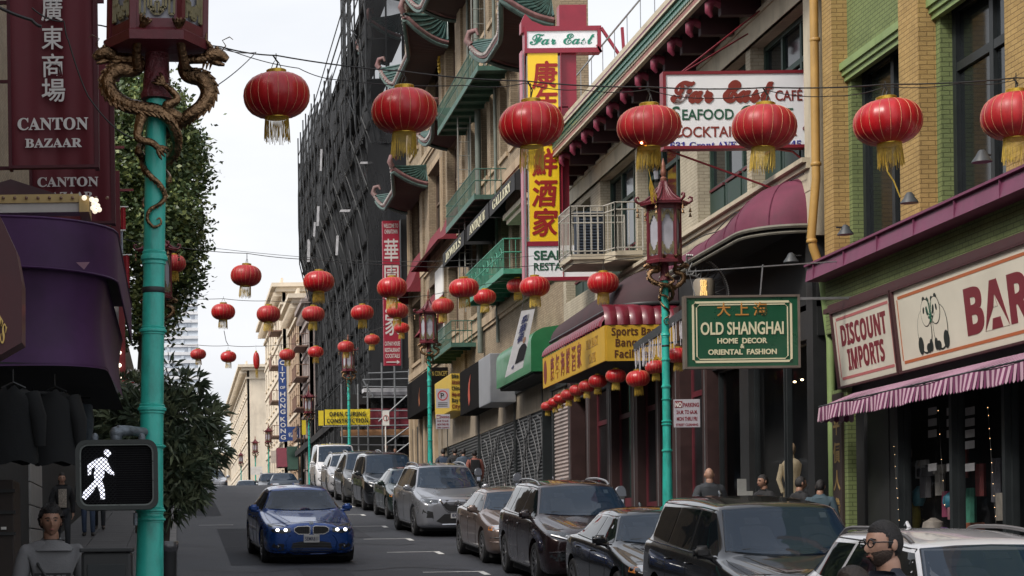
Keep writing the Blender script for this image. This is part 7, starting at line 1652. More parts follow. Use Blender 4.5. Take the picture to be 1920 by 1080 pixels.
 cme = bpy.data.meshes.new('tmpc'); cme.from_pydata(c.v, [], c.f); bmm = bmesh.new(); bmm.from_mesh(cme); bmesh.ops.recalc_face_normals(bmm, faces=bmm.faces[:]); bmm.to_mesh(cme); bmm.free()
 co_ = bpy.data.objects.new('tmpc', cme); COL.objects.link(co_)
 bo = tmp.modifiers.new('b', 'BOOLEAN'); bo.object = co_; bo.operation = 'DIFFERENCE'; bo.solver = 'EXACT'
 bpy.context.view_layer.update(); dg = bpy.context.evaluated_depsgraph_get()
 bme = bpy.data.meshes.new_from_object(tmp.evaluated_get(dg)); bme.name = 'body'
 bpy.data.objects.remove(tmp); bpy.data.objects.remove(co_)
 bme.materials.clear(); bme.materials.append(paint); bme.polygons.foreach_set('use_smooth', [True] * len(bme.polygons)); bme.set_sharp_from_angle(angle=R(38))
 ob = bpy.data.objects.new('body', bme); COL.objects.link(ob); ob.parent = t
 vv = [v.co.copy() for v in bme.vertices]; ff = [tuple(p.vertices) for p in bme.polygons]; bvh = BVHTree.FromPolygons(vv, ff)
 def cast(ax, a, b_):
  if ax == 'f': h = bvh.ray_cast(Vector((a, -L, b_)), Vector((0, 1, 0)))
  elif ax == 't': h = bvh.ray_cast(Vector((a, b_ - L / 2, 4)), Vector((0, 0, -1)))
  else: s_ = 1 if ax == 'r' else -1; h = bvh.ray_cast(Vector((s_ * 3, a - L / 2, b_)), Vector((-s_, 0, 0)))
  if h[0] is None:
   g = {'f': Vector((a, -L / 2, b_)), 't': Vector((a, b_ - L / 2, H))}.get(ax, Vector(((1 if ax == 'r' else -1) * hw, a - L / 2, b_))); h = bvh.find_nearest(g)
  return h[0], h[1]
 def panel(nm, ax, outline, m, off=.006, step=.09, par=None, lab=None, mirror=False):
  objs = []
  for sgn in ((1, -1) if mirror else (1,)):
   bm = bmesh.new(); dense = []
   ol = [((a * sgn) if ax in 'ft' else a, b_) for a, b_ in outline]; a_ = ax if not (mirror and ax in 'lr') else ('r' if sgn == 1 else 'l')
   for i in range(len(ol)):
    p0, p1 = Vector(ol[i]), Vector(ol[(i + 1) % len(ol)]); m_ = max(1, int((p1 - p0).length / step)); dense += [p0.lerp(p1, k / m_) for k in range(m_)]
   f = bm.faces.new([bm.verts.new((p.x, p.y, 0)) for p in dense]); bmesh.ops.triangulate(bm, faces=[f])
   for _ in range(4):
    le = [e for e in bm.edges if e.calc_length() > step * 1.6]
    if not le: break
    bmesh.ops.subdivide_edges(bm, edges=le, cuts=1); bmesh.ops.triangulate(bm, faces=bm.faces[:])
   bnd = [e for e in bm.edges if e.is_boundary]; bverts = {v for e in bnd for v in e.verts}
   pos = {}
   for v in bm.verts:
    h, nr = cast(a_, v.co.x, v.co.y); pos[v] = (h, nr)
   bedges = [(e.verts[0], e.verts[1]) for e in bnd]
   inner = {}
   for v in list(bm.verts): v.co = pos[v][0] + pos[v][1] * off
   for v in bverts: inner[v] = bm.verts.new(pos[v][0] - pos[v][1] * .004)
   for a0, b0 in bedges:
    try: bm.faces.new((a0, b0, inner[b0], inner[a0]))
    except ValueError: pass
   bmesh.ops.recalc_face_normals(bm, faces=bm.faces[:])
   q = MB(); q.bm(bm); objs.append(q.build(nm, m, par or t, smooth=30, local=True, label=lab))
  return objs
 def line(nm, ax, pts, m, r_=.006, par=None, mirror=False, closed=False, off=.0, kind=None, dens=.08):
  for sgn in ((1, -1) if mirror else (1,)):
   ol = [((a * sgn) if ax in 'ft' else a, b_) for a, b_ in pts]; a_ = ax if not (mirror and ax in 'lr') else ('r' if sgn == 1 else 'l')
   if closed: ol.append(ol[0])
   out = []
   for p0, p1 in zip(ol, ol[1:]):
    p0, p1 = Vector(p0), Vector(p1); m_ = max(1, int((p1 - p0).length / dens))
    for k in range(m_): q_ = p0.lerp(p1, k / m_); h, nr = cast(a_, q_.x, q_.y); out.append(h + nr * off)
   h, nr = cast(a_, *ol[-1]); out.append(h + nr * off)
   q = MB(); q.tube(out, r_, 5); q.build(nm, m, par or t, smooth=60, local=True, kind=kind)
 cw, wt_, rt_, rb_ = sp['cowl'], sp['wtop'], sp['rtop'], sp['rbase']; zs = sp['belt']; rw = sp['rw']
 # glass
 zc_ = sp['hoodr'] + .035; ztg = H - .095; wl_, wh = hw * .80, rw * .90
 ws = panel('windshield', 'f', [(-wl_, zc_), (-wl_ * .5, zc_ - .03), (0, zc_ - .035), (wl_ * .5, zc_ - .03), (wl_, zc_), (wh, ztg - .01), (wh * .5, ztg + .012), (0, ztg + .018), (-wh * .5, ztg + .012), (-wh, ztg - .01)], sglass, .012)[0]
 panel('cabin_shade_panel', 'f', [(-wl_ + .02, zc_ + .01), (wl_ - .02, zc_ + .01), (wh - .02, ztg - .02), (-wh + .02, ztg - .02)], cabin, .002)  # dark panel on the solid body stands in for the unlit cabin
 for s_ in (-1, 1):
  x0, zz = s_ * .34, zc_ + .05; hh = ztg - zc_ - .12
  panel('seat_back', 'f', [(x0 - .2, zz), (x0 + .2, zz), (x0 + .17, zz + hh * .62), (x0 + .06, zz + hh * .68), (x0 - .06, zz + hh * .68), (x0 - .17, zz + hh * .62)], seatm, .004, lab=None)
  panel('headrest', 'f', [(x0 - .09, zz + hh * .72), (x0 + .09, zz + hh * .72), (x0 + .08, zz + hh * .94), (x0 - .08, zz + hh * .94)], seatm, .004)
 panel('rear_view_mirror', 'f', [(-.11, ztg - .09), (.11, ztg - .09), (.1, ztg - .035), (-.1, ztg - .035)], trimb, .006); line('steering_wheel', 'f', [(.36 + .17 * math.cos(a), zc_ + .08 + .1 * math.sin(a)) for a in [i * PI / 8 for i in range(9)]], trimb, .012)
 panel('dashboard', 'f', [(-wl_ + .05, zc_ + .01), (wl_ - .05, zc_ + .01), (wl_ - .1, zc_ + .055), (-wl_ + .1, zc_ + .055)], trimb, .006)
 line('windshield_seal', 'f', [(-wl_, zc_), (0, zc_ - .035), (wl_, zc_), (wh, ztg - .01), (0, ztg + .018), (-wh, ztg - .01)], trimb, .009, closed=True)
 dl = .13 if sp.get('steep') else .2
 def sl_(z): # windshield y at height z along the pillar
  return cw + (wt_ - cw) * (z - sp['hoodr']) / (H - sp['hoodr'])
 z1, z2 = zs + .045, H - .13; mid = sp['bp']; rear = rb_ - .12 if sp.get('wagon') else rt_ + (rb_ - rt_) * .35
 r2 = rt_ + .05 if not sp.get('wagon') else rear - .25
 fa = sl_(z1) + .17; fb = sl_(z2) + .12
 panel('side_window', 'r', [(fa, z1), (mid - .03, z1 + .005), (mid - .03, z2 + .01), (fb, z2 - .01)], cglass, .004, mirror=True)
 panel('side_window', 'r', [(mid + .03, z1 + .005), (mid + .03, z2 + .01), (r2 if not sp.get('wagon') else mid + .85, z2), (rear if not sp.get('wagon') else mid + .95, z1 + .03)], cglass, .004, mirror=True)
 if sp.get('wagon'): panel('side_window', 'r', [(mid + 1.02, z1 + .03), (mid + .93, z2), (r2, z2 - .02), (rear, z1 + .1)], cglass, .004, mirror=True)
 line('window_trim', 'r', [(fa - .04, z1 - .02), (mid, z1 - .015), (rear + .04, z1 + .02)], chrome if sp.get('chrometrim', True) else trimb, .008, mirror=True, off=.004)
 line('window_trim', 'r', [(fb - .06, z2 + .02), (mid, z2 + .04), (r2, z2 + .03)], chrome if sp.get('chrometrim', True) else trimb, .006, mirror=True, off=.004)
 # seams
 zl = .32
 line('door_seam', 'r', [(fa - .02, z1 - .03), (fa - .04, .62), (fa + .02, zl)], trimb, .0045, mirror=True)
 line('door_seam', 'r', [(mid, z1 - .02), (mid + .01, zl)], trimb, .0045, mirror=True)
 line('door_seam', 'r', [(mid + .95, z1), (mid + .9, .6), (mid + .62, zl + .05)], trimb, .0045, mirror=True)
 line('sill_line', 'r', [(sp['fo'] + RT + .1, .27), (sp['fo'] + sp['wb'] - RT - .1, .27)], trimb, .02, mirror=True)
 line('hood_seam', 'f', [(-hw * .78, sp['hoodf'] - .02), (-hw * .4, sp['hoodf'] + .0), (hw * .4, sp['hoodf'] + .0), (hw * .78, sp['hoodf'] - .02)], trimb, .005)
 line('hood_seam', 't', [(hw * .80, .38), (hw * .845, 1.0), (hw * .84, cw - .05)], trimb, .0045, mirror=True)
 line('hood_crease', 't', [(hw * .42, .3), (hw * .55, .8), (hw * .62, cw - .12)], paint, .007, mirror=True)
 line('wiper', 'f', [(-wl_ * .75, zc_ + .015), (-.05, zc_ + .03)], trimb, .008, off=.012); line('wiper', 'f', [(.08, zc_ + .015), (wl_ * .7, zc_ + .03)], trimb, .008, off=.012)
 for yq in (mid - .14, mid + .78):
  for s_, a_ in ((1, 'r'), (-1, 'l')):
   h, nr = cast(a_, yq, zs - .1); q = MB(); q.tube([h + Vector((s_ * .0, -.09, 0)), h + Vector((s_ * .025, -.07, 0)), h + Vector((s_ * .025, .07, 0)), h + Vector((0, .09, 0))], .012, 6); q.build('door_handle', paint, t, smooth=60, local=True)
 # mirrors
 for s_, a_ in ((1, 'r'), (-1, 'l')):
  h, nr = cast(a_, fa + .12, zs + .03); c_ = h + Vector((s_ * .13, -.02, .05)); bm = bmesh.new(); bmesh.ops.create_cube(bm, size=1)
  for v in bm.verts: v.co = Vector((v.co.x * .22 * (1 - .15 * (v.co.x * s_ > 0)), v.co.y * .12, v.co.z * .15)) + c_
  bmesh.ops.bevel(bm, geom=bm.edges[:], offset=.045, segments=3, affect='EDGES'); q = MB(); q.bm(bm); q.tube([h - Vector((s_ * .02, 0, .02)), c_ - Vector((0, 0, .04))], [.035, .03], 8); mo = q.build('side_mirror', sp.get('mirm', paint), t, smooth=50, local=True)
  q = MB(); q.box(c_.x - .08, c_.x + .08, c_.y + .06, c_.y + .066, c_.z - .05, c_.z + .05); q.build('mirror_glass', cglass, mo, local=True)
 # wheels
 for ai, a in enumerate(ay):
  for s_ in (-1, 1):
   y = a - L / 2; x0 = s_ * (hw - .03); wd = .21
   def ringpt(r_, x, n=32): return [(x, y + r_ * math.cos(2 * PI * k / n), RT + r_ * math.sin(2 * PI * k / n)) for k in range(n)]
   prof = [(RT * .66, 0), (RT * .7, .012), (RT * .9, .01), (RT * .97, -.015), (RT, -.05), (RT, -wd + .05), (RT * .97, -wd + .01), (RT * .7, -wd)]
   q = MB(); rs_ = [ringpt(r_, x0 + s_ * dx) for r_, dx in prof]; n__ = 32; q.add([p for r_ in rs_ for p in r_], [(i * n__ + k, i * n__ + (k + 1) % n__, (i + 1) * n__ + (k + 1) % n__, (i + 1) * n__ + k) for i in range(len(prof) - 1) for k in range(n__)]); tw = q.build('wheel', tyre_m, t, smooth=40, local=True)
   q = MB(); prof = [(RT * .68, .002), (RT * .64, -.01), (RT * .62, -.06), (RT * .2, -.07)]; rs_ = [ringpt(r_, x0 + s_ * dx) for r_, dx in prof]; q.add([p for r_ in rs_ for p in r_], [(i * n__ + k, i * n__ + (k + 1) % n__, (i + 1) * n__ + (k + 1) % n__, (i + 1) * n__ + k) for i in range(len(prof) - 1) for k in range(n__)])
   q.add([p for p in ringpt(RT * .62, x0 - s_ * .075)], [tuple(range(32))]); q.build('rim_barrel', trimb, tw, smooth=40, local=True)
   q = MB(); ns = sp.get('spokes', 10)
   for k in range(ns):
    a2 = 2 * PI * k / ns + (.15 if s_ > 0 else 0); c0 = Vector((x0 - s_ * .03, y + .05 * math.cos(a2), RT + .05 * math.sin(a2))); c1 = Vector((x0 - s_ * .008, y + RT * .65 * math.cos(a2), RT + RT * .65 * math.sin(a2))); q.bar(c0, c1, .03, .02, up=(1, 0, 0))
   q.tube(ringpt(RT * .66, x0 - s_ * .003) + ringpt(RT * .66, x0 - s_ * .003)[:1], .009, 5, cap=False); q.tube([(x0 - s_ * .045, y, RT), (x0 - s_ * .012, y, RT)], .05, 12); q.build('rim', sp.get('rim', rim_m), tw, smooth=40, local=True)
 # wheel wells' dark lining
 q = MB()
 for a in ay: q.tube([(-hw * .8, a - L / 2, RT + .02), (hw * .8, a - L / 2, RT + .02)], RT + .05, 20)
 q.box(-hw * .86, hw * .86, -L / 2 + .35, L / 2 - .35, .13, .3); q.build('underbody', M['dark'], t, local=True)
 # front face
 sp['front'](t, panel, line, cast, hw, sp, paint)
 pz = sp.get('plz', .5); h, nr = cast('f', 0, pz); q = MB(); q.box(-.152, .152, h.y - .02, h.y + .01, pz - .076, pz + .076, .008); po = q.build('licence_plate', platem, t, local=True)
 if sp.get('pltxt'): q = MB(); q.text(sp['pltxt'], (0, h.y - .022, pz - .035), (1, 0, 0), (0, 0, 1), h=.075, width=.25, align='C', depth=.002, bold=.02); q.build('lettering', mat('plate_ink', (.03, .035, .08), .5, var=0), po, local=True)
 # roof rails
 if sp.get('rails'):
  for s_ in (-1, 1):
   pts = []
   for k in range(13):
    y = wt_ + .12 + (rt_ - wt_ - .1) * k / 12; h, nr = cast('t', s_ * (rw - .07), y); lift = .055 * min(1, math.sin(PI * k / 12) * 3); pts.append(h + Vector((0, 0, lift)))
   q = MB(); q.tube(pts, .02, 8); q.build('roof_rail', sp['rails'], t, smooth=60, local=True)
 h, nr = cast('t', 0, rt_ - .15); q = MB(); q.tube([h, h + Vector((0, .06, .05)), h + Vector((0, .13, .02))], [.02, .016, .006], 6); q.build('antenna_fin', paint, t, smooth=60, local=True)
 # interior hints: seats are flat shapes over the dark cabin shade; inspection sticker on the screen
 if sp.get('sticker', True): panel('sticker', 'f', [(wh * .72, ztg - .1), (wh * .84, ztg - .1), (wh * .84, ztg - .045), (wh * .72, ztg - .045)], mat('sticker_pale', (.35, .4, .4), .6, var=0), .007)
 return t
def mesh_lines(line, x0, x1, zs_, m, r_=.004):
 for z in zs_: line('grille_bar', 'f', [(x0, z), (x1, z)], m, r_, off=.006)
def front_bmw(t, P, Ln, cast, hw, sp, paint):
 g1 = [(.03, .60), (.03, .725), (.07, .745), (.27, .735), (.335, .70), (.33, .64), (.25, .59), (.06, .585)]
 P('grille', 'f', g1, trimb, .004, mirror=True); Ln('grille_surround', 'f', g1, chrome, .011, mirror=True, closed=True, off=.008)
 for k in range(7): x = .07 + k * .037; Ln('grille_bar', 'f', [(x, .605), (x, .72)], trimb, .006, mirror=True, off=.01)
 hl = [(.40, .63), (.41, .70), (.55, .735), (.70, .755), (.80, .765), (.81, .70), (.74, .625), (.55, .605)]
 P('headlamp', 'f', hl, lamp_d, .006, mirror=True, step=.06)
 for s_ in (-1, 1):
  for x in (.5, .655):
   h, n = cast('f', s_ * x, .672); q = MB(); q.ball(h + Vector((0, -.006, 0)), (.034, .025, .03), 14, 10); q.build('headlamp_bulb', lit, t, smooth=60, local=True)
 Ln('headlamp_brow', 'f', [(.41, .705), (.55, .74), (.70, .76), (.80, .77)], chrome, .006, mirror=True, off=.006)
 P('air_intake', 'f', [(-.42, .27), (-.36, .42), (-.2, .45), (.2, .45), (.36, .42), (.42, .27), (.3, .23), (-.3, .23)], trimb, .004)
 mesh_lines(Ln, -.37, .37, (.27, .3, .33, .36, .39, .42), mat('grille_dark', (.035, .035, .036), .4), .005)
 P('air_intake', 'f', [(.52, .28), (.53, .40), (.72, .42), (.77, .36), (.72, .27)], trimb, .004, mirror=True)
 for s_ in (-1, 1):
  h, n = cast('f', s_ * .64, .345); q = MB(); q.ball(h, (.035, .015, .035), 12, 8); q.build('fog_lamp', lamp_d, t, smooth=60, local=True)
 Ln('bumper_crease', 'f', [(.41, .58), (.46, .52), (.50, .44), (.47, .3), (.35, .21), (0, .20)], paint, .014, mirror=True, off=.004)
 Ln('bumper_crease', 'f', [(.5, .235), (.7, .235), (.8, .27)], paint, .016, mirror=True)
 h, n = cast('f', 0, .785); q = MB(); q.lathe([(.001, 0), (.04, 0), (.04, .008), (.001, .012)], 16); bm_ = q.v; q.v = [(x, h.y - .006 - z, h.z + y) for x, y, z in bm_]; q.build('badge', mat('badge_blue_white', (.4, .45, .5), .3, metal=.3), t, local=True)
def front_rogue(t, P, Ln, cast, hw, sp, paint):
 g = [(-.36, .88), (.36, .88), (.28, .68), (.16, .62), (-.16, .62), (-.28, .68)]
 P('grille', 'f', g, trimb, .004); mesh_lines(Ln, -.3, .3, (.66, .7, .74, .78, .82), MATS['grille_dark'])
 Ln('grille_surround', 'f', [(-.40, .87), (-.28, .66), (-.18, .60), (.18, .60), (.28, .66), (.40, .87)], chrome, .024, off=.01)
 hl = [(.42, .80), (.45, .88), (.62, .895), (.80, .91), (.84, .87), (.72, .80), (.55, .765)]
 P('headlamp', 'f', hl, lamp_d, .006, mirror=True, step=.06); Ln('headlamp_brow', 'f', [(.43, .8), (.55, .77), (.7, .79), (.8, .86)], lens_c, .008, mirror=True, off=.006)
 for s_ in (-1, 1): h, n = cast('f', s_ * .6, .835); q = MB(); q.ball(h, (.04, .02, .035), 12, 8); q.build('headlamp_bulb', lens_c, t, smooth=60, local=True)
 P('air_intake', 'f', [(-.5, .38), (-.3, .55), (.3, .55), (.5, .38), (.35, .32), (-.35, .32)], trimb, .004)
 P('air_intake', 'f', [(.56, .46), (.58, .60), (.80, .66), (.82, .56), (.72, .46)], trimb, .004, mirror=True)
 Ln('bumper_strip', 'f', [(-.36, .30), (.36, .30)], chrome, .018, off=.008)
 h, n = cast('f', 0, .80); q = MB(); q.tube([(h.x + .06 * math.cos(a * PI / 8), h.y - .015, h.z + .06 * math.sin(a * PI / 8)) for a in range(17)], .009, 6); q.bar((h.x - .07, h.y - .016, h.z), (h.x + .07, h.y - .016, h.z), .02, .01); q.build('badge', chrome, t, local=True)
def front_plain(t, P, Ln, cast, hw, sp, paint):
 k = sp['hoodf']; z1 = k - .05; z0_ = k - .17
 P('grille', 'f', [(-.3, z0_ + .01), (-.33, z1 - .01), (.33, z1 - .01), (.3, z0_ + .01)], trimb, .004); Ln('grille_surround', 'f', [(-.3, z0_ + .01), (-.33, z1 - .01), (.33, z1 - .01), (.3, z0_ + .01)], chrome, .008, closed=True, off=.006)
 hl = [(.38, z0_), (.38, z1 - .005), (.6, z1), (.74, z1 - .01), (.76, z0_ + .03), (.6, z0_ - .01)]
 P('headlamp', 'f', hl, lens_c, .006, mirror=True, step=.06); P('indicator', 'r', [(.14, z0_ + .02), (.15, z1 - .02), (.32, z1 - .03), (.3, z0_ + .03)], amber, .006, mirror=True, step=.06)
 P('air_intake', 'f', [(-.45, .3), (-.4, .4), (.4, .4), (.45, .3), (.3, .26), (-.3, .26)], trimb, .004)
 Ln('bumper_strip', 'f', [(-.8, .52), (0, .53), (.8, .52)], trimb, .012, off=.004)
 Ln('bumper_strip', 'f', [(-.8, .44), (0, .45), (.8, .44)], paint, .012, off=.004)
def front_suv(t, P, Ln, cast, hw, sp, paint):
 k = sp['hoodf']; g = [(-.38, k - .24), (-.42, k - .07), (.42, k - .07), (.38, k - .24), (.2, k - .28), (-.2, k - .28)]
 P('grille', 'f', g, trimb, .004); Ln('grille_surround', 'f', [(-.78, k - .10), (-.42, k - .2), (-.2, k - .24), (.2, k - .24), (.42, k - .2), (.78, k - .10)], chrome, .016, off=.01)
 mesh_lines(Ln, -.34, .34, (k - .1, k - .14, k - .18, k - .22), MATS['grille_dark'])
 hl = [(.44, k - .2), (.44, k - .08), (.62, k - .05), (.80, k - .03), (.84, k - .1), (.7, k - .17)]
 P('headlamp', 'f', hl, lamp_d, .006, mirror=True, step=.06)
 for s_ in (-1, 1):
  for x in (.54, .67): h, n = cast('f', s_ * x, k - .12); q = MB(); q.ball(h, (.035, .02, .032), 12, 8); q.build('headlamp_bulb', lens_c, t, smooth=60, local=True)
 P('air_intake', 'f', [(-.5, .36), (-.45, .5), (.45, .5), (.5, .36), (.35, .3), (-.35, .3)], trimb, .004)
 P('fog_panel', 'f', [(.56, .46), (.58, .58), (.80, .56), (.82, .5), (.72, .44)], lamp_d, .004, mirror=True); Ln('bumper_strip', 'f', [(.55, .60), (.82, .58)], chrome, .01, mirror=True, off=.006)
SED = dict(L=4.5, W=1.8, H=1.44, nose=.70, hoodf=.80, cowl=1.32, hoodr=.97, belt=.93, wtop=2.02, rtop=3.15, rbase=3.85, deck=1.06, rw=.60, rt=.32, fo=.85, wb=2.75, bp=2.38, front=front_plain, plz=.42)
BMW = dict(SED, L=4.63, W=1.83, H=1.45, nose=.74, hoodf=.80, hoodr=.99, belt=.95, front=front_bmw, plz=.50, pltxt='5EMR811', rt=.335, wb=2.81, fo=.79, spokes=10, chrometrim=False, cowl=1.5, wtop=2.15, rw=.62)
SUV = dict(L=4.6, W=1.86, H=1.68, nose=.82, hoodf=.95, cowl=1.15, hoodr=1.12, belt=1.06, wtop=1.9, rtop=3.85, rbase=4.45, deck=1.1, rw=.66, rt=.355, fo=.9, wb=2.7, bp=2.3, wagon=True, front=front_suv, plz=.58, rails=rim_m)
ROG = dict(SUV, front=front_rogue, plz=.52, H=1.7, pltxt='8XRF2')
VAN = dict(SUV, L=4.75, H=1.86, W=1.83, cowl=.9, wtop=1.55, hoodf=.98, hoodr=1.2, belt=1.12, rw=.74, rtop=4.3, rbase=4.65, bp=2.0, rails=None, front=front_suv, chrometrim=False)
BOX = dict(SUV, L=4.95, H=1.72, W=1.84, cowl=1.3, wtop=1.95, hoodf=1.0, hoodr=1.14, belt=1.08, rw=.70, rtop=4.35, rbase=4.75, bp=2.5, fo=.95, wb=2.95, rails=None)
def put(sp, Yf, Xc, rz, label, paint, name='parked_car', group='cars parked along the kerb', **kw):
 s_ = dict(sp, **kw); L = s_['L']; cy = Yf + L / 2; z = zg(cy); t = build_car(s_, name, label, (Xc, cy, z), rz, paint, group)
 t.rotation_mode = 'XYZ'; g_ = math.atan((zg(cy + 1) - zg(cy - 1)) / 2); t.rotation_euler = (g_, 0, rz); return t
silver2 = carpaint('pale_silver_paint', (.5, .5, .52), .4, .3); silver = carpaint('silver_paint', (.30, .31, .34), .5, .3); blue = carpaint('blue_paint', (.008, .06, .27), .4, .28); tanc_ = carpaint('taupe_paint', (.20, .15, .13), .5, .35)
brownblk = carpaint('deep_brown_paint', (.03, .016, .018), .4, .28); blackp = carpaint('black_car_paint', (.008, .009, .011), .1, .22); whitep = carpaint('white_car_paint', (.66, .66, .68), .0, .3); greyp = carpaint('grey_car_paint', (.1, .1, .1), .4, .3); bluegreyp = carpaint('blue_grey_paint', (.03, .045, .07), .4, .3); greenp = carpaint('dark_green_paint', (.02, .035, .03), .4, .3)
put(BMW, 38.0, 2.42, R(3.2), 'blue sedan driving towards the viewer with its headlamps lit', blue, name='moving_car', group=None, mirm=blue)
put(ROG, 46.8, 6.5, R(2.5), 'silver crossover with chrome V grille parked behind the taupe sedan', silver)
put(SED, 37.0, 6.62, R(1), 'taupe sedan with amber side lamps parked between the silver crossover and brown crossover', tanc_, L=4.4, W=1.74, H=1.40, chrometrim=False)
put(SUV, 31.6, 6.72, R(1), 'dark brown crossover with chrome grille wing parked behind the black sedan', brownblk, H=1.66)
put(SED, 26.0, 6.78, R(1), 'glossy black sedan parked behind the black boxy wagon', blackp, H=1.42)
put(BOX, 20.9, 6.88, R(.5), 'black boxy wagon parked under the green hanging sign', blackp, mirm=trimb)
put(SUV, 15.2, 6.96, R(0), 'white crossover with grey roof rails parked nearest, behind the bearded man', whitep, H=1.62, chrometrim=False, rails=mat('grey_rail', (.16, .15, .15), .35, metal=.4))
put(SED, 55.6, 6.78, R(1), 'dark green sedan mostly hidden behind the silver crossover', greenp)
put(BOX, 61.6, 6.7, R(1), 'big dark sport utility parked before the lamp post with the tour sign', blackp, H=1.8)
put(SUV, 68.2, 6.62, R(1), 'dark grey sport utility with bright pillar trim near the top of the hill', greyp, H=1.78)
put(SUV, 74.2, 6.55, R(0), 'silver grey crossover squeezed before the white van', silver2, H=1.65)
put(VAN, 80.2, 6.5, R(0), 'white van parked highest on the hill by the scaffold', whitep, H=1.95)
put(SED, 112, 6.1, 0, 'blue grey sedan roof just showing over the hill crest', bluegreyp)
put(SUV, 118.5, 5.7, 0, 'dark sport utility just beyond the hill crest', greyp)
put(SED, 133, 4.7, 0, 'small dark car farthest beyond the hill crest', blackp)
put(SED, 106.5, 1.8, 0, 'pale silver car coming over the crest by the oleander', silver, name='moving_car', group=None)
# ================================================================ people
def skin_mesh(name, joints, edges, rad, m, parent, sub=2, root=0, smooth=True, label=None):
 me = bpy.data.meshes.new(name); me.from_pydata([tuple(j) for j in joints], edges, [])
 o = bpy.data.objects.new(name, me); COL.objects.link(o)
 sk = o.modifiers.new('s', 'SKIN'); sk.use_smooth_shade = True; sk.branch_smoothing = .4
 for i, r_ in enumerate(rad):
  d = me.skin_vertices[0].data[i]; d.radius = r_ if isinstance(r_, tuple) else (r_, r_); d.use_root = (i == root)
 ss = o.modifiers.new('u', 'SUBSURF'); ss.levels = sub
 bpy.context.view_layer.update(); me2 = bpy.data.meshes.new_from_object(o.evaluated_get(bpy.context.evaluated_depsgraph_get())); me2.name = name
 bpy.data.objects.remove(o); me2.materials.clear(); me2.materials.append(m); me2.polygons.foreach_set('use_smooth', [True] * len(me2.polygons))
 o2 = bpy.data.objects.new(name, me2); COL.objects.link(o2); o2.parent = parent
 if label: o2['label'] = label
 return o2
def head_pt(x, y, z, off=0.0):
 """point of the head surface for a unit direction; the face looks along -y"""
 X_, Y_, Z_ = x * (.076 + off), y * (.098 + off), z * (.118 + off); f = max(0, -y)
 if z < -.1: X_ *= 1 - .30 * min(1, -z - .1); Y_ = Y_ * (1 + .12 * z) + .012 * f * z
 if y < -.3:
  Y_ -= .026 * math.exp(-(x / .13) ** 2) * math.exp(-((z + .22) / .2) ** 2)
  Y_ += .012 * (math.exp(-((x - .38) / .16) ** 2) + math.exp(-((x + .38) / .16) ** 2)) * math.exp(-((z - .02) / .1) ** 2)
  Y_ -= .005 * math.exp(-(x / .6) ** 2) * math.exp(-((z - .16) / .07) ** 2) + .007 * math.exp(-(x / .28) ** 2) * (math.exp(-((z + .52) / .05) ** 2) + math.exp(-((z + .62) / .05) ** 2)) + .01 * math.exp(-(x / .3) ** 2) * math.exp(-((z + .88) / .12) ** 2)
 return X_, Y_, Z_
def head_mesh(c, s_, keep=None, off=0.0, n=40, m_=32, rough=0.0):
 q = MB(); D = {}; vs = []; fs = []
 def d(i, j): u = 2 * PI * i / n; v = -PI / 2 + PI * j / (m_ - 1); return math.cos(v) * math.cos(u), math.cos(v) * math.sin(u), math.sin(v)
 for j in range(m_):
  for i in range(n):
   x, y, z = d(i, j); o = off * (1 + rough * math.sin(i * 2.7 + j * 1.9)); k = keep(x, y, z) if keep else 1; X_, Y_, Z_ = head_pt(x, y, z, o * max(-.3, min(1, k * 5)) if keep else 0); vs.append((c[0] + X_ * s_, c[1] + Y_ * s_, c[2] + Z_ * s_))
 for j in range(m_ - 1):
  for i in range(n):
   i2 = (i + 1) % n
   if keep:
    x, y, z = d(i + .5, j + .5)
    if keep(x, y, z) < -.06: continue
   fs.append((j * n + i, j * n + i2, (j + 1) * n + i2, (j + 1) * n + i))
 q.add(vs, fs); return q
def hair_keep(x, y, z):
 if y < -.45: h_ = .50
 elif y < 0: h_ = .50 - (y + .45) / .45 * .42
 else: h_ = .08 - min(1, y / .3) * .62
 if abs(x) > .75 and -.3 < y < .05: h_ = min(h_, -.2)
 return z - h_
def long_keep(x, y, z): return 1.0 if y > .05 else hair_keep(x, y, z)
def beard_keep(x, y, z):
 if y > .15: return -1
 k = -.28 - .25 * max(0, -y - .5) - z
 if abs(x) < .24 and -.68 < z < -.47: k = -.2
 return min(k, .15 - y)
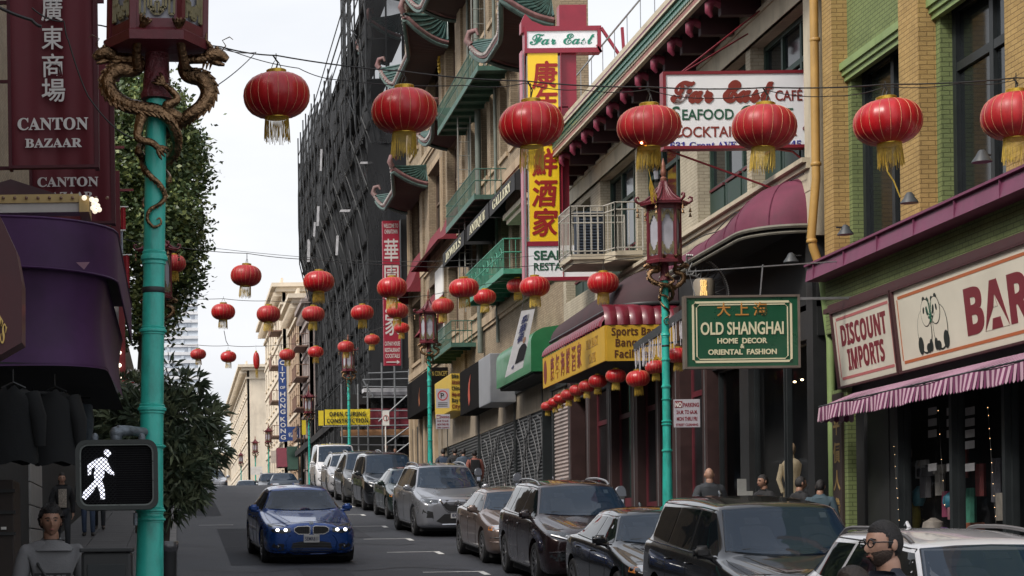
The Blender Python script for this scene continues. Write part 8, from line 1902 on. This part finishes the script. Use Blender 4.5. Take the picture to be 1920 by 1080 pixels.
def person(label, loc, rz, H, skinm, shirt, pants, hairm, hair='short', stride=.25, group=None, arms='down', bag=None, lean=0.0, seg=2, backpack=None, glasses=False, beard=None, female=False):
 k = H / 1.8; t = thing('person', label, 'person', loc, rz, group); sh = .2 if not female else .175
 s_ = stride
 J = {'pelvis': (0, 0, .95), 'waist': (0, -.01, 1.1), 'chest': (0, -.01 - lean, 1.36), 'neckb': (0, .015 - lean, 1.53), 'neck': (0, .01 - lean, 1.57), 'headb': (0, 0 - lean, 1.63)}
 for sd in (-1, 1):
  f = sd * s_
  J['hip%d' % sd] = (sd * .095, 0, .92); J['knee%d' % sd] = (sd * .105, -.06 - f * .5, .50); J['ank%d' % sd] = (sd * .105, -f + .04, .085 + max(0, -f) * .12); J['toe%d' % sd] = (sd * .12, -f - .15, .035)
  J['sh%d' % sd] = (sd * sh, .01 - lean, 1.455)
  if arms == 'down': J['el%d' % sd] = (sd * (sh + .07), .03 + f * .4, 1.15); J['wr%d' % sd] = (sd * (sh + .07), -.06 + f * .8, .90)
  elif arms == 'pocket': J['el%d' % sd] = (sd * (sh + .1), .08, 1.16); J['wr%d' % sd] = (sd * (sh + .0), -.08, .97)
  else: J['el%d' % sd] = (sd * (sh + .04), -.02, 1.15); J['wr%d' % sd] = (sd * (sh - .05), -.26, 1.14)
 J = {a: Vector(b_) * k for a, b_ in J.items()}
 def chain(names, edges, rads, m, nm, sub=seg, lab=None):
  idx = {a: i for i, a in enumerate(names)}; return skin_mesh(nm, [J[a] for a in names], [(idx[a], idx[b_]) for a, b_ in edges], [tuple(x * k for x in r_) if isinstance(r_, tuple) else r_ * k for r_ in rads], m, t, sub, 0, label=lab)
 names = ['pelvis', 'waist', 'chest', 'neckb', 'neck', 'headb']; edges = [('pelvis', 'waist'), ('waist', 'chest'), ('chest', 'neckb'), ('neckb', 'neck'), ('neck', 'headb')]; rads = [(.11, .08), (.10, .07), (.09, .06), (.066, .066), .066, .06]
 for sd in (-1, 1):
  a = str(sd); names += ['hip' + a, 'knee' + a, 'ank' + a, 'toe' + a, 'sh' + a, 'el' + a, 'wr' + a]; edges += [('pelvis', 'hip' + a), ('hip' + a, 'knee' + a), ('knee' + a, 'ank' + a), ('ank' + a, 'toe' + a), ('chest', 'sh' + a), ('sh' + a, 'el' + a), ('el' + a, 'wr' + a)]; rads += [.08, .052, .038, .03, .026, .034, .028]
 # hands as fingers
 for sd in (-1, 1):
  a = str(sd); w_ = J['wr' + a]; d = (J['wr' + a] - J['el' + a]).normalized(); side = Vector((0, 1, 0)) - d * d.y; side.normalize()
  J['palm' + a] = w_ + d * .06 * k; names.append('palm' + a); edges.append(('wr' + a, 'palm' + a)); rads.append((.022, .034))
 body = chain(names, edges, rads, skinm, 'body')
 for sd in (-1, 1):
  a = str(sd); w_ = J['palm' + a]; d = (J['wr' + a] - J['el' + a]).normalized(); side = (Vector((0, -1, 0)) - d * -d.y).normalized(); inn = Vector((-sd, 0, 0)); q = MB()
  for f, ln in ((-1.5, .07), (-.5, .08), (.5, .078), (1.5, .06)):
   b0 = w_ + side * f * .016 * k; q.tube([b0, b0 + d * ln * .5 * k + inn * .008, b0 + d * ln * .8 * k + inn * .022 * k, b0 + d * ln * .95 * k + inn * .038 * k], [.0095 * k, .009 * k, .008 * k, .006 * k], 6)
  b0 = w_ - d * .03 * k + side * .025 * k; q.tube([b0, b0 + side * .02 * k + d * .025 * k + inn * .012, b0 + side * .024 * k + d * .05 * k + inn * .02], [.011 * k, .01 * k, .007 * k], 6); q.build('hand', skinm, t, smooth=60, local=True)
 sn = ['pelvis', 'waist', 'chest', 'neckb']; se = [('pelvis', 'waist'), ('waist', 'chest'), ('chest', 'neckb')]; sr = [(.155, .125), (.15, .12), (.185, .13), (.11, .10)]
 for sd in (-1, 1): a = str(sd); sn += ['sh' + a, 'el' + a, 'wr' + a]; se += [('chest', 'sh' + a), ('sh' + a, 'el' + a), ('el' + a, 'wr' + a)]; sr += [.092, .064, .046]
 q = MB(); q.grid(lambda i, j: ((.07 + .105 * (j / 4) ** 1.3) * math.cos(2 * PI * i / 24) * k, ((.064 + .045 * (j / 4)) * math.sin(2 * PI * i / 24) + .0 - lean) * k, (1.555 - .085 * j / 4 - .02 * (math.sin(2 * PI * i / 24) < -.3)) * k), 24, 5, True); q.build('collar', shirt, t, smooth=70, local=True)
 if 'coat' in label or 'jacket' in label: sr = [tuple(x * 1.08 for x in r_) if isinstance(r_, tuple) else r_ * 1.12 for r_ in sr]
 chain(sn, se, sr, shirt, 'top')
 pn = ['pelvis']; pe = []; pr_ = [(.145, .115)]
 for sd in (-1, 1): a = str(sd); pn += ['hip' + a, 'knee' + a, 'ank' + a]; pe += [('pelvis', 'hip' + a), ('hip' + a, 'knee' + a), ('knee' + a, 'ank' + a)]; pr_ += [.1, .072, .06]
 chain(pn, pe, pr_, pants, 'trousers')
 shm = mat('dark_shoe', (.03, .025, .022), .6, var=.2)
 for sd in (-1, 1):
  a = str(sd); A_, T_ = J['ank' + a], J['toe' + a]; q = MB(); q.tube([A_ + Vector((0, .06, -.02)) * k, A_ + Vector((0, -.01, -.02)) * k, T_ + Vector((0, .05, .015)) * k, T_ + Vector((0, -.03, 0)) * k], [.04 * k, .05 * k, .045 * k, .025 * k], 8); q.build('shoe', shm, t, smooth=60, local=True)
 hc = J['headb'] + Vector((0, -.018, .052)) * k; q = head_mesh(hc, k * 1.0); hd = q.build('head', skinm, t, smooth=60, local=True)
 for sd in (-1, 1):
  e = hc + Vector((sd * .078, .008, -.005)) * k; q = MB(); q.ball(e, (.011 * k, .02 * k, .032 * k), 10, 8); q.build('ear', skinm, hd, smooth=60, local=True)
  e = hc + Vector((sd * .029, -.083, .004)) * k; q = MB(); q.ball(e, (.013 * k, .006 * k, .006 * k), 8, 6); q.build('eye', mat('dark_eye', (.02, .015, .012), .3, var=0), hd, smooth=60, local=True)
  q = MB(); q.tube([hc + Vector((sd * .012, -.099, .022)) * k, hc + Vector((sd * .03, -.098, .028)) * k, hc + Vector((sd * .05, -.085, .022)) * k], .0035 * k, 5); q.build('brow', hairm, hd, local=True)
 q = MB(); q.ball(hc + Vector((0, -.094, -.066)) * k, (.02 * k, .006 * k, .0055 * k), 10, 6); q.build('mouth', mat('lip', (.2, .06, .05), .5, var=0), hd, smooth=60, local=True)
 if hair != 'bald':
  off = {'short': .009, 'curly': .022, 'long': .013}[hair]; head_mesh(hc, k, long_keep if hair == 'long' else hair_keep, off, 44, 36, .5 if hair == 'curly' else .12).build('hair', hairm, hd, smooth=70, local=True)
  if hair == 'long':
   q = MB(); q.tube([hc + Vector((0, .05, .03)) * k, hc + Vector((0, .075, -.08)) * k, hc + Vector((0, .085, -.2)) * k, hc + Vector((0, .09, -.28)) * k], [.07 * k, .078 * k, .065 * k, .03 * k], 10); q.build('hair', hairm, hd, smooth=60, local=True)
 if beard: head_mesh(hc, k, beard_keep, .007, 44, 36, .2).build('beard', beard, hd, smooth=70, local=True)
 if glasses:
  gm = mat('black_spectacles', (.01, .01, .011), .25, var=0, coat=.5); q = MB()
  for sd in (-1, 1):
   c_ = hc + Vector((sd * .034, -.108, .002)) * k; q.tube([c_ + Vector((.025 * math.cos(a), .004 * abs(math.cos(a)) * 1, .02 * math.sin(a))) * k for a in [i * PI / 8 for i in range(17)]], .0035 * k, 5); q.tube([c_ + Vector((sd * .025, 0, .006)) * k, hc + Vector((sd * .08, -.06, .01)) * k, hc + Vector((sd * .084, .015, .008)) * k], .0035 * k, 5)
  q.tube([hc + Vector((-.01, -.11, .004)) * k, hc + Vector((.01, -.11, .004)) * k], .003 * k, 5); q.build('spectacles', gm, hd, local=True)
 if backpack:
  q = MB(); c_ = J['chest'] + Vector((0, .2, -.08)) * k; q.box(c_.x - .15 * k, c_.x + .15 * k, c_.y - .09 * k, c_.y + .09 * k, c_.z - .24 * k, c_.z + .2 * k, .05); q.build('backpack', backpack, t, smooth=50, local=True)
  for sd in (-1, 1): q = MB(); q.tube([c_ + Vector((sd * .1, -.05, .15)) * k, J['chest'] + Vector((sd * .12, 0, .18)) * k, J['chest'] + Vector((sd * .12, -.15, .02)) * k, c_ + Vector((sd * .13, -.08, -.15)) * k], .02 * k, 6); q.build('backpack_strap', backpack, t, smooth=50, local=True)
 return t, J, k, hc
sk_l = mat('light_skin', (.42, .24, .17), .5, var=.08, nscale=10); sk_m = mat('tan_skin', (.28, .15, .1), .5, var=.08, nscale=10); sk_d = mat('brown_skin', (.2, .11, .075), .5, var=.1, nscale=10)
hb = mat('black_hair', (.012, .010, .010), .6, var=.3, nscale=60, bump=.5, bscale=120); gsw = mat('grey_sweatshirt', (.15, .15, .155), .9, var=.1, nscale=6, bump=.15, bscale=60); dj = mat('dark_trousers', (.025, .027, .032), .85, var=.2); blk_c = mat('black_coat_cloth', (.016, .016, .018), .85, var=.2); jn = mat('blue_jeans', (.05, .075, .13), .85, var=.25, nscale=8); navy = mat('navy_jacket', (.014, .018, .032), .7, var=.15, nscale=8); hbr = mat('dark_brown_hair', (.02, .013, .010), .55, var=.4, nscale=50, bump=.4, bscale=100)
def feet(x, y): return (x, y, zg(y) + KERB - .02)
# boy with the sweatshirt
bx_ = at(96, 1000, 16.3).x
t, J, k, hc = person('young man in a grey sweatshirt with a black square print and a sling bag', feet(bx_, 16.3), R(6), 1.89, sk_m, gsw, dj, hb, 'curly', .2)
q = MB(); c_ = J['chest'];
q.grid(lambda i, j: (-.15 + .3 * i / 8, c_.y - .14 - .012 * math.cos((i - 4) * .35), 1.17 + .17 * j / 4), 9, 5); pr0 = q.build('chest_print', mat('black_print', (.02, .02, .022), .8, var=0), t, smooth=60, local=True)
q = MB(); q.text('VERGE', (0, c_.y - .158, 1.27), (1, 0, 0), (0, 0, 1), h=.055, width=.22, align='C', depth=.002, bold=.03); q.build('lettering', gsw, t, local=True)
q = MB(); q.tube([(-.14, .0, 1.47), (-.1, -.15, 1.38), (.02, -.2, 1.2), (.12, -.17, 1.08)], .014, 6); q.build('bag_strap', M['black'], t, smooth=60, local=True)
q = MB(); q.box(-.06, .17, -.26, -.17, 1.02, 1.2, .03); q.build('sling_bag', M['black'], t, smooth=50, local=True)
fw_, _, _, _ = person('woman in a dark open jacket over a pale patterned top on the left pavement', feet(at(116, 900, 40.5).x, 40.5), R(8), 1.66, sk_l, blk_c, dj, hbr, 'long', .15, female=True)
q = MB(); q.grid(lambda i, j: (-.085 + .17 * i / 6, -.165 + .02 * abs(i - 3) / 3, .95 + .38 * j / 6), 7, 7); q.build('patterned_top', mat('pale_patterned_cloth', (.3, .26, .22), .85, var=.6, nscale=45), fw_, smooth=60, local=True)
person('walker in blue jeans and brown shoes, upper body behind the walk signal', feet(at(166, 990, 47).x, 47), 0, 1.75, sk_m, navy, jn, hb, 'short', .05)
person('walker in dark trousers and pale shoes further behind the walk signal', feet(at(187, 990, 50).x, 50), 0, 1.7, sk_l, blk_c, dj, hb, 'short', .3)
# man with glasses and friend crossing near
YM = 11.2; pm = at(1652, 1020, YM); Hm = 1.9
t, J, k, hc = person('bearded man with black glasses and dark jacket in front of the white crossover', (pm.x + .03, YM, zg(YM)), R(-72), 1.95, sk_l, navy, dj, hb, 'short', .2, glasses=True, beard=mat('dark_beard', (.05, .032, .024), .7, var=.4, nscale=60, bump=.5, bscale=120), seg=2)
want = at(1655, 1030, YM).z; t.location.z += 0
YF = 10.8; pf_ = at(1604, 1070, YF)
t2, J2, k2, hc2 = person('dark haired companion whose head just shows below the bearded man', (pf_.x, YF, zg(YF)), R(-100), 1.70, sk_l, blk_c, dj, hbr, 'long', .2, female=True)
# right pavement
def onside(px, py, Y): return feet(at(px, py, Y).x, Y)
person('bald man in a grey jacket seen from behind near the show window', onside(1330, 900, 33.2), R(176), 1.76, sk_l, mat('grey_blue_jacket', (.045, .05, .058), .85, var=.2), dj, hb, 'bald', .15)
person('dark figure in black jacket bending to the menu board by the show window', onside(1432, 925, 32.2), R(-70), 1.66, sk_m, blk_c, dj, hb, 'short', .2)
person('dark haired figure in black jacket browsing left of the show window corner', onside(1500, 925, 31.6), R(100), 1.64, sk_m, blk_c, dj, hb, 'short', .1)
person('figure in black with a blue bag right beside the browsing one', onside(1538, 940, 31.0), R(150), 1.6, sk_m, mat('teal_grey_jacket', (.04, .07, .09), .8), dj, hb, 'short', .1)
gq = 'group of walkers seen from behind before the roller shutters'
for (px, py, Y, H, sm_, bpm, lab) in ((831, 860, 68, 1.74, navy, mat('blue_backpack', (.03, .05, .09), .8), 'walker in navy jacket with blue backpack near the lamp post'), (853, 860, 67, 1.78, blk_c, mat('black_backpack', (.015, .015, .017), .8), 'walker in black jacket with black backpack in the group'), (869, 860, 66, 1.76, mat('slate_blue_jacket', (.05, .07, .1), .85), None, 'walker in slate blue jacket without backpack in the group'), (890, 870, 63, 1.74, mat('salmon_shirt', (.35, .13, .1), .85), MATS['black_backpack'], 'walker in salmon shirt with black backpack at the shutters')):
 person(lab, onside(px, py, Y), R(178), H, sk_m, sm_, dj, hb, 'short', .15, group=gq, backpack=bpm, seg=1)
person('distant pedestrian in a dark jacket at the crossing before the scaffold', onside(724, 845, 93), 0, 1.75, sk_m, blk_c, dj, hb, 'short', .1, seg=1)
person('distant pedestrian in an orange safety jacket under the scaffold', onside(741, 850, 95.5), 0, 1.7, sk_m, mat('glowing_safety_orange', (.7, .16, .03), .7, emit=(.7, .16, .03), es=.15), dj, hb, 'short', .1, seg=1)  # orange jacket cloth glows a little by itself to look bright
# ---- parking meters, hydrant, notice
mt = thing('parking_meter', 'grey domed parking meter next to the bald man', 'parking meter', (7.95, 30.3, zg(30.3) + KERB)); mgm = mat('meter_grey', (.09, .095, .10), .4, metal=.6, var=.2)
q = MB(); q.lathe([(.05, 0), (.03, .05), (.03, 1.0)], 10); q.build('pole', mgm, mt, smooth=50, local=True)
q = MB(); q.box(-.07, .07, -.06, .06, 1.0, 1.2, .02); q.build('housing', mgm, mt, local=True)
q = MB(); q.tube([(.085 * math.cos(a) * .0 + 0, 0, 0)] * 2, .01, 3) if False else None
pf2 = [(.09 * math.cos(a), 1.26 + .13 * math.sin(a)) for a in [i * PI / 10 for i in range(11)]]; q.prism([(.095, 1.2)] + pf2 + [(-.095, 1.2)], (0, -.06, 0), (1, 0, 0), (0, 0, 1), (0, .12, 0)); q.build('dome', mat('meter_dome', (.2, .22, .26), .2, metal=.5, coat=.5, var=.1), mt, smooth=40, local=True)
q = MB(); q.box(-.045, .045, -.066, -.06, 1.05, 1.14); q.build('face_label', mat('meter_label', (.45, .5, .6), .4, var=.1), mt, local=True)
for y, lab in ((35.5, 'grey domed parking meter behind the black sedan'), (40.9, 'grey domed parking meter behind the brown crossover'), (46.3, 'grey domed parking meter in front of the graffiti shutter'), (52.3, 'grey domed parking meter in front of the salmon shirted walker'), (25.1, 'grey domed parking meter behind the black boxy wagon'), (19.8, 'grey domed parking meter above the white crossover roof')):
 dup(mt, (7.95, y, zg(y) + KERB), label=lab, group='domed parking meters along the kerb')
mt['group'] = 'domed parking meters along the kerb'
hy = thing('fire_hydrant', 'red fire hydrant cap showing above the taupe sedan roof', 'hydrant', (8.2, 49.7, zg(49.7) + KERB)); q = MB(); q.lathe([(.14, 0), (.14, .04), (.1, .06), (.1, .6), (.13, .62), (.13, .68), (.1, .72), (.07, .82), (.03, .86), (.03, .9), (.01, .91)], 14); q.tube([(-.17, 0, .5), (.17, 0, .5)], .05, 10); q.build('body', mat('hydrant_red', (.45, .03, .02), .45, var=.15), hy, smooth=50, local=True)
t = thing('menu_board', 'two pale paper notices standing on a low board outside the show window', 'notice', (10.2, 32.6, zg(32))); r_ = rect3(1383, 898, 1400, 945, 32.8); q = MB(); q.box(r_[0], r_[1], 32.8, 32.83, r_[2], r_[3]); q.build('paper', mat('pale_paper', (.3, .3, .28), .8, var=.2), t); r_ = rect3(1384, 921, 1412, 943, 32.6); q = MB(); q.box(r_[0], r_[1], 32.6, 32.63, r_[2], r_[3]); q.build('paper', MATS['pale_paper'], t)
q = MB(); q.tube([(r_[0] + .1, 32.65, r_[2]), (r_[0] + .1, 32.65, zg(32.65) + KERB)], .02, 6); q.build('stand', M['black'], t)
# ================================================================ trees
def leaf_tree(lab, base, trunk_pts, tr_r, blobs, nleaf, lsize, lm, narrow=False, seed=1, nm='street_tree', droop=.0):
 pr = random.Random(seed); t = thing(nm, lab, 'tree', base); bark = mat('grey_bark', (.08, .065, .05), .9, var=.3, nscale=12, bump=.6, bscale=30)
 q = MB(); q.tube(trunk_pts, tr_r, 10); q.build('trunk', bark, t, smooth=60)
 q = MB(); top = Vector(trunk_pts[-1]); ends = []
 for (c_, r_) in blobs:
  c_ = Vector(c_); st_ = Vector(trunk_pts[-1]).lerp(Vector(trunk_pts[-2]), pr.random()); mid_ = st_.lerp(c_, .5) + Vector((pr.uniform(-.1, .1), pr.uniform(-.1, .1), .1)); q.tube([st_, mid_, c_], [tr_r * .45, tr_r * .3, tr_r * .12], 6)
  for _ in range(5):
   d = Vector((pr.gauss(0, 1), pr.gauss(0, 1), pr.gauss(0, 1))).normalized(); q.tube([c_, c_ + Vector((d.x * r_[0], d.y * r_[1], d.z * r_[2])) * .8], [tr_r * .12, tr_r * .03], 5)
 q.build('limb', bark, t, smooth=60)
 vs, fs, mi = [], [], []; tot = sum(r_[0] * r_[1] * r_[2] for _, r_ in blobs);
 for (c_, r_) in blobs:
  c_ = Vector(c_); n_ = int(nleaf * r_[0] * r_[1] * r_[2] / tot); clumps = max(6, n_ // (9 if narrow else 16))
  for _ in range(clumps):
   d = Vector((pr.gauss(0, 1), pr.gauss(0, 1), pr.gauss(0, 1))).normalized(); rad = pr.uniform(.5, 1.0) ** .5 * (1 + .32 * noise.noise(d * 2.2 + c_)); p = c_ + Vector((d.x * r_[0], d.y * r_[1], d.z * r_[2])) * rad
   shade = 0 if pr.random() < .6 else 1
   for _l in range(9 if narrow else 16):
    if narrow:
     ld = (d * .7 + Vector((pr.gauss(0, .55), pr.gauss(0, .55), pr.gauss(.25, .5)))).normalized(); L = lsize * pr.uniform(.7, 1.25); wv = ld.cross(Vector((pr.gauss(0, 1), pr.gauss(0, 1), pr.gauss(0, 1)))).normalized() * L * .11; b0 = p + ld * L * .1; m_ = b0 + ld * L * .5 + Vector((0, 0, .01)); e = b0 + ld * L - Vector((0, 0, L * .12)); o = len(vs); vs += [b0, m_ + wv, e, m_ - wv]; fs.append((o, o + 1, o + 2, o + 3)); mi.append(shade)
    else:
     pp = p + Vector((pr.gauss(0, lsize * 1.3), pr.gauss(0, lsize * 1.3), pr.gauss(0, lsize * 1.0))); a = Vector((pr.gauss(0, 1), pr.gauss(0, 1), pr.gauss(0, .6))).normalized(); b2 = a.cross(Vector((pr.gauss(0, 1), pr.gauss(0, 1), pr.gauss(0, 1)))).normalized(); L = lsize * pr.uniform(.6, 1.2); o = len(vs); vs += [pp - a * L * .5, pp + b2 * L * .28, pp + a * L * .5, pp - b2 * L * .28]; fs.append((o, o + 1, o + 2, o + 3)); mi.append(shade)
 me = bpy.data.meshes.new('crown'); bo = Vector(base); me.from_pydata([tuple(v - bo) for v in vs], [], fs); me.materials.append(lm[0]); me.materials.append(lm[1]); me.polygons.foreach_set('material_index', mi); o = bpy.data.objects.new('crown', me); COL.objects.link(o); o.parent = t
 return t
lf1 = mat('ficus_leaf_dark', (.07, .11, .04), .5, var=.35, nscale=1.2); lf2 = mat('ficus_leaf_light', (.19, .23, .07), .5, var=.3, nscale=1.2)
ol1 = mat('oleander_leaf', (.07, .10, .06), .45, var=.3, nscale=3); ol2 = mat('oleander_leaf_pale', (.15, .18, .10), .5, var=.3, nscale=3)
def bl_(px, py, Y, rpx, rz_, ry): p = at(px, py, Y); k = Y / FOC; return ((p.x, Y, p.z), (rpx * k, ry, rz_ * k))
YT = 48; gz = zg(YT) + KERB
blobs = [bl_(250, 215, YT, 78, 70, 1.3), bl_(305, 235, YT - .5, 62, 60, 1.2), bl_(270, 300, YT, 95, 80, 1.5), bl_(325, 330, YT, 58, 55, 1.2), bl_(235, 390, YT + .5, 80, 70, 1.4), bl_(320, 400, YT - .4, 56, 60, 1.2), bl_(290, 460, YT, 82, 70, 1.4), bl_(330, 490, YT, 44, 50, 1.0), bl_(215, 150, YT + .5, 45, 45, 1.0), bl_(345, 290, YT + .2, 36, 40, .9), bl_(340, 530, YT + .2, 34, 26, .8), bl_(262, 130, YT + .3, 40, 34, .9), bl_(300, 545, YT + .4, 60, 40, 1.0), bl_(270, 600, YT + .4, 60, 50, 1.0)]
bz = at(270, 640, YT)
leaf_tree('tall dense ficus tree behind the dragons of the near lamp post', (-.9, YT, gz), [(-.9, YT, gz), (-.88, YT, gz + 2), (-.8, YT, gz + 4), (-.6, YT, gz + 6.5), (-.5, YT, gz + 8.5)], .17, blobs, 48000, .15, (lf1, lf2), seed=4)
YO = 26; go = zg(YO) + KERB
blobs = [bl_(300, 800, YO, 110, 60, .8), bl_(360, 775, YO, 44, 40, .5), bl_(250, 790, YO + .3, 90, 55, .7), bl_(200, 775, YO + .4, 62, 48, .6), bl_(165, 800, YO + .4, 34, 40, .5), bl_(245, 750, YO + .2, 60, 40, .5), bl_(375, 840, YO - .1, 48, 45, .5), bl_(300, 880, YO, 92, 62, .8), bl_(345, 900, YO - .2, 50, 50, .5), bl_(320, 940, YO - .1, 44, 36, .5), bl_(335, 725, YO, 40, 26, .4), bl_(395, 812, YO, 28, 16, .3), bl_(180, 800, YO + .6, 40, 30, .5), bl_(312, 690, YO, 18, 22, .3)]
leaf_tree('shaggy oleander tree with narrow leaves beside the teal post and walk signal', (-.2, YO, go), [(-.2, YO, go), (-.19, YO, go + .7), (-.15, YO + .02, go + 1.5), (-.12, YO, go + 2.2)], .05, blobs, 11500, .18, (ol1, ol2), True, seed=8, nm='oleander_tree')
leaf_tree('dark round street tree far up the pavement above the crest', (.2, 100, zg(100)), [(.2, 100, zg(100)), (.2, 100, zg(100) + 2), (.2, 100, zg(100) + 3)], .12, [bl_(352, 900, 100, 34, 28, 1.0), bl_(378, 880, 100, 18, 14, .6)], 2500, .2, (lf1, lf2), seed=12)
spot = mat('warm_downlight', (1, .8, .5), .4, var=0, emit=(1, .7, .4), es=5)
for (px, py, Y, lab) in ((1504, 712, 36, 'small warm downlight deep in the dark entrance, upper'), (1490, 716, 36.6, 'small warm downlight beside the upper one in the entrance'), (1527, 825, 35, 'small warm light low in the dark entrance near the pilaster')):
 p = at(px, py, Y); t = thing('downlight', lab, 'lamp', p); q = MB(); q.ball(p, (.03, .03, .018), 8, 6); q.build('bulb', spot, t)
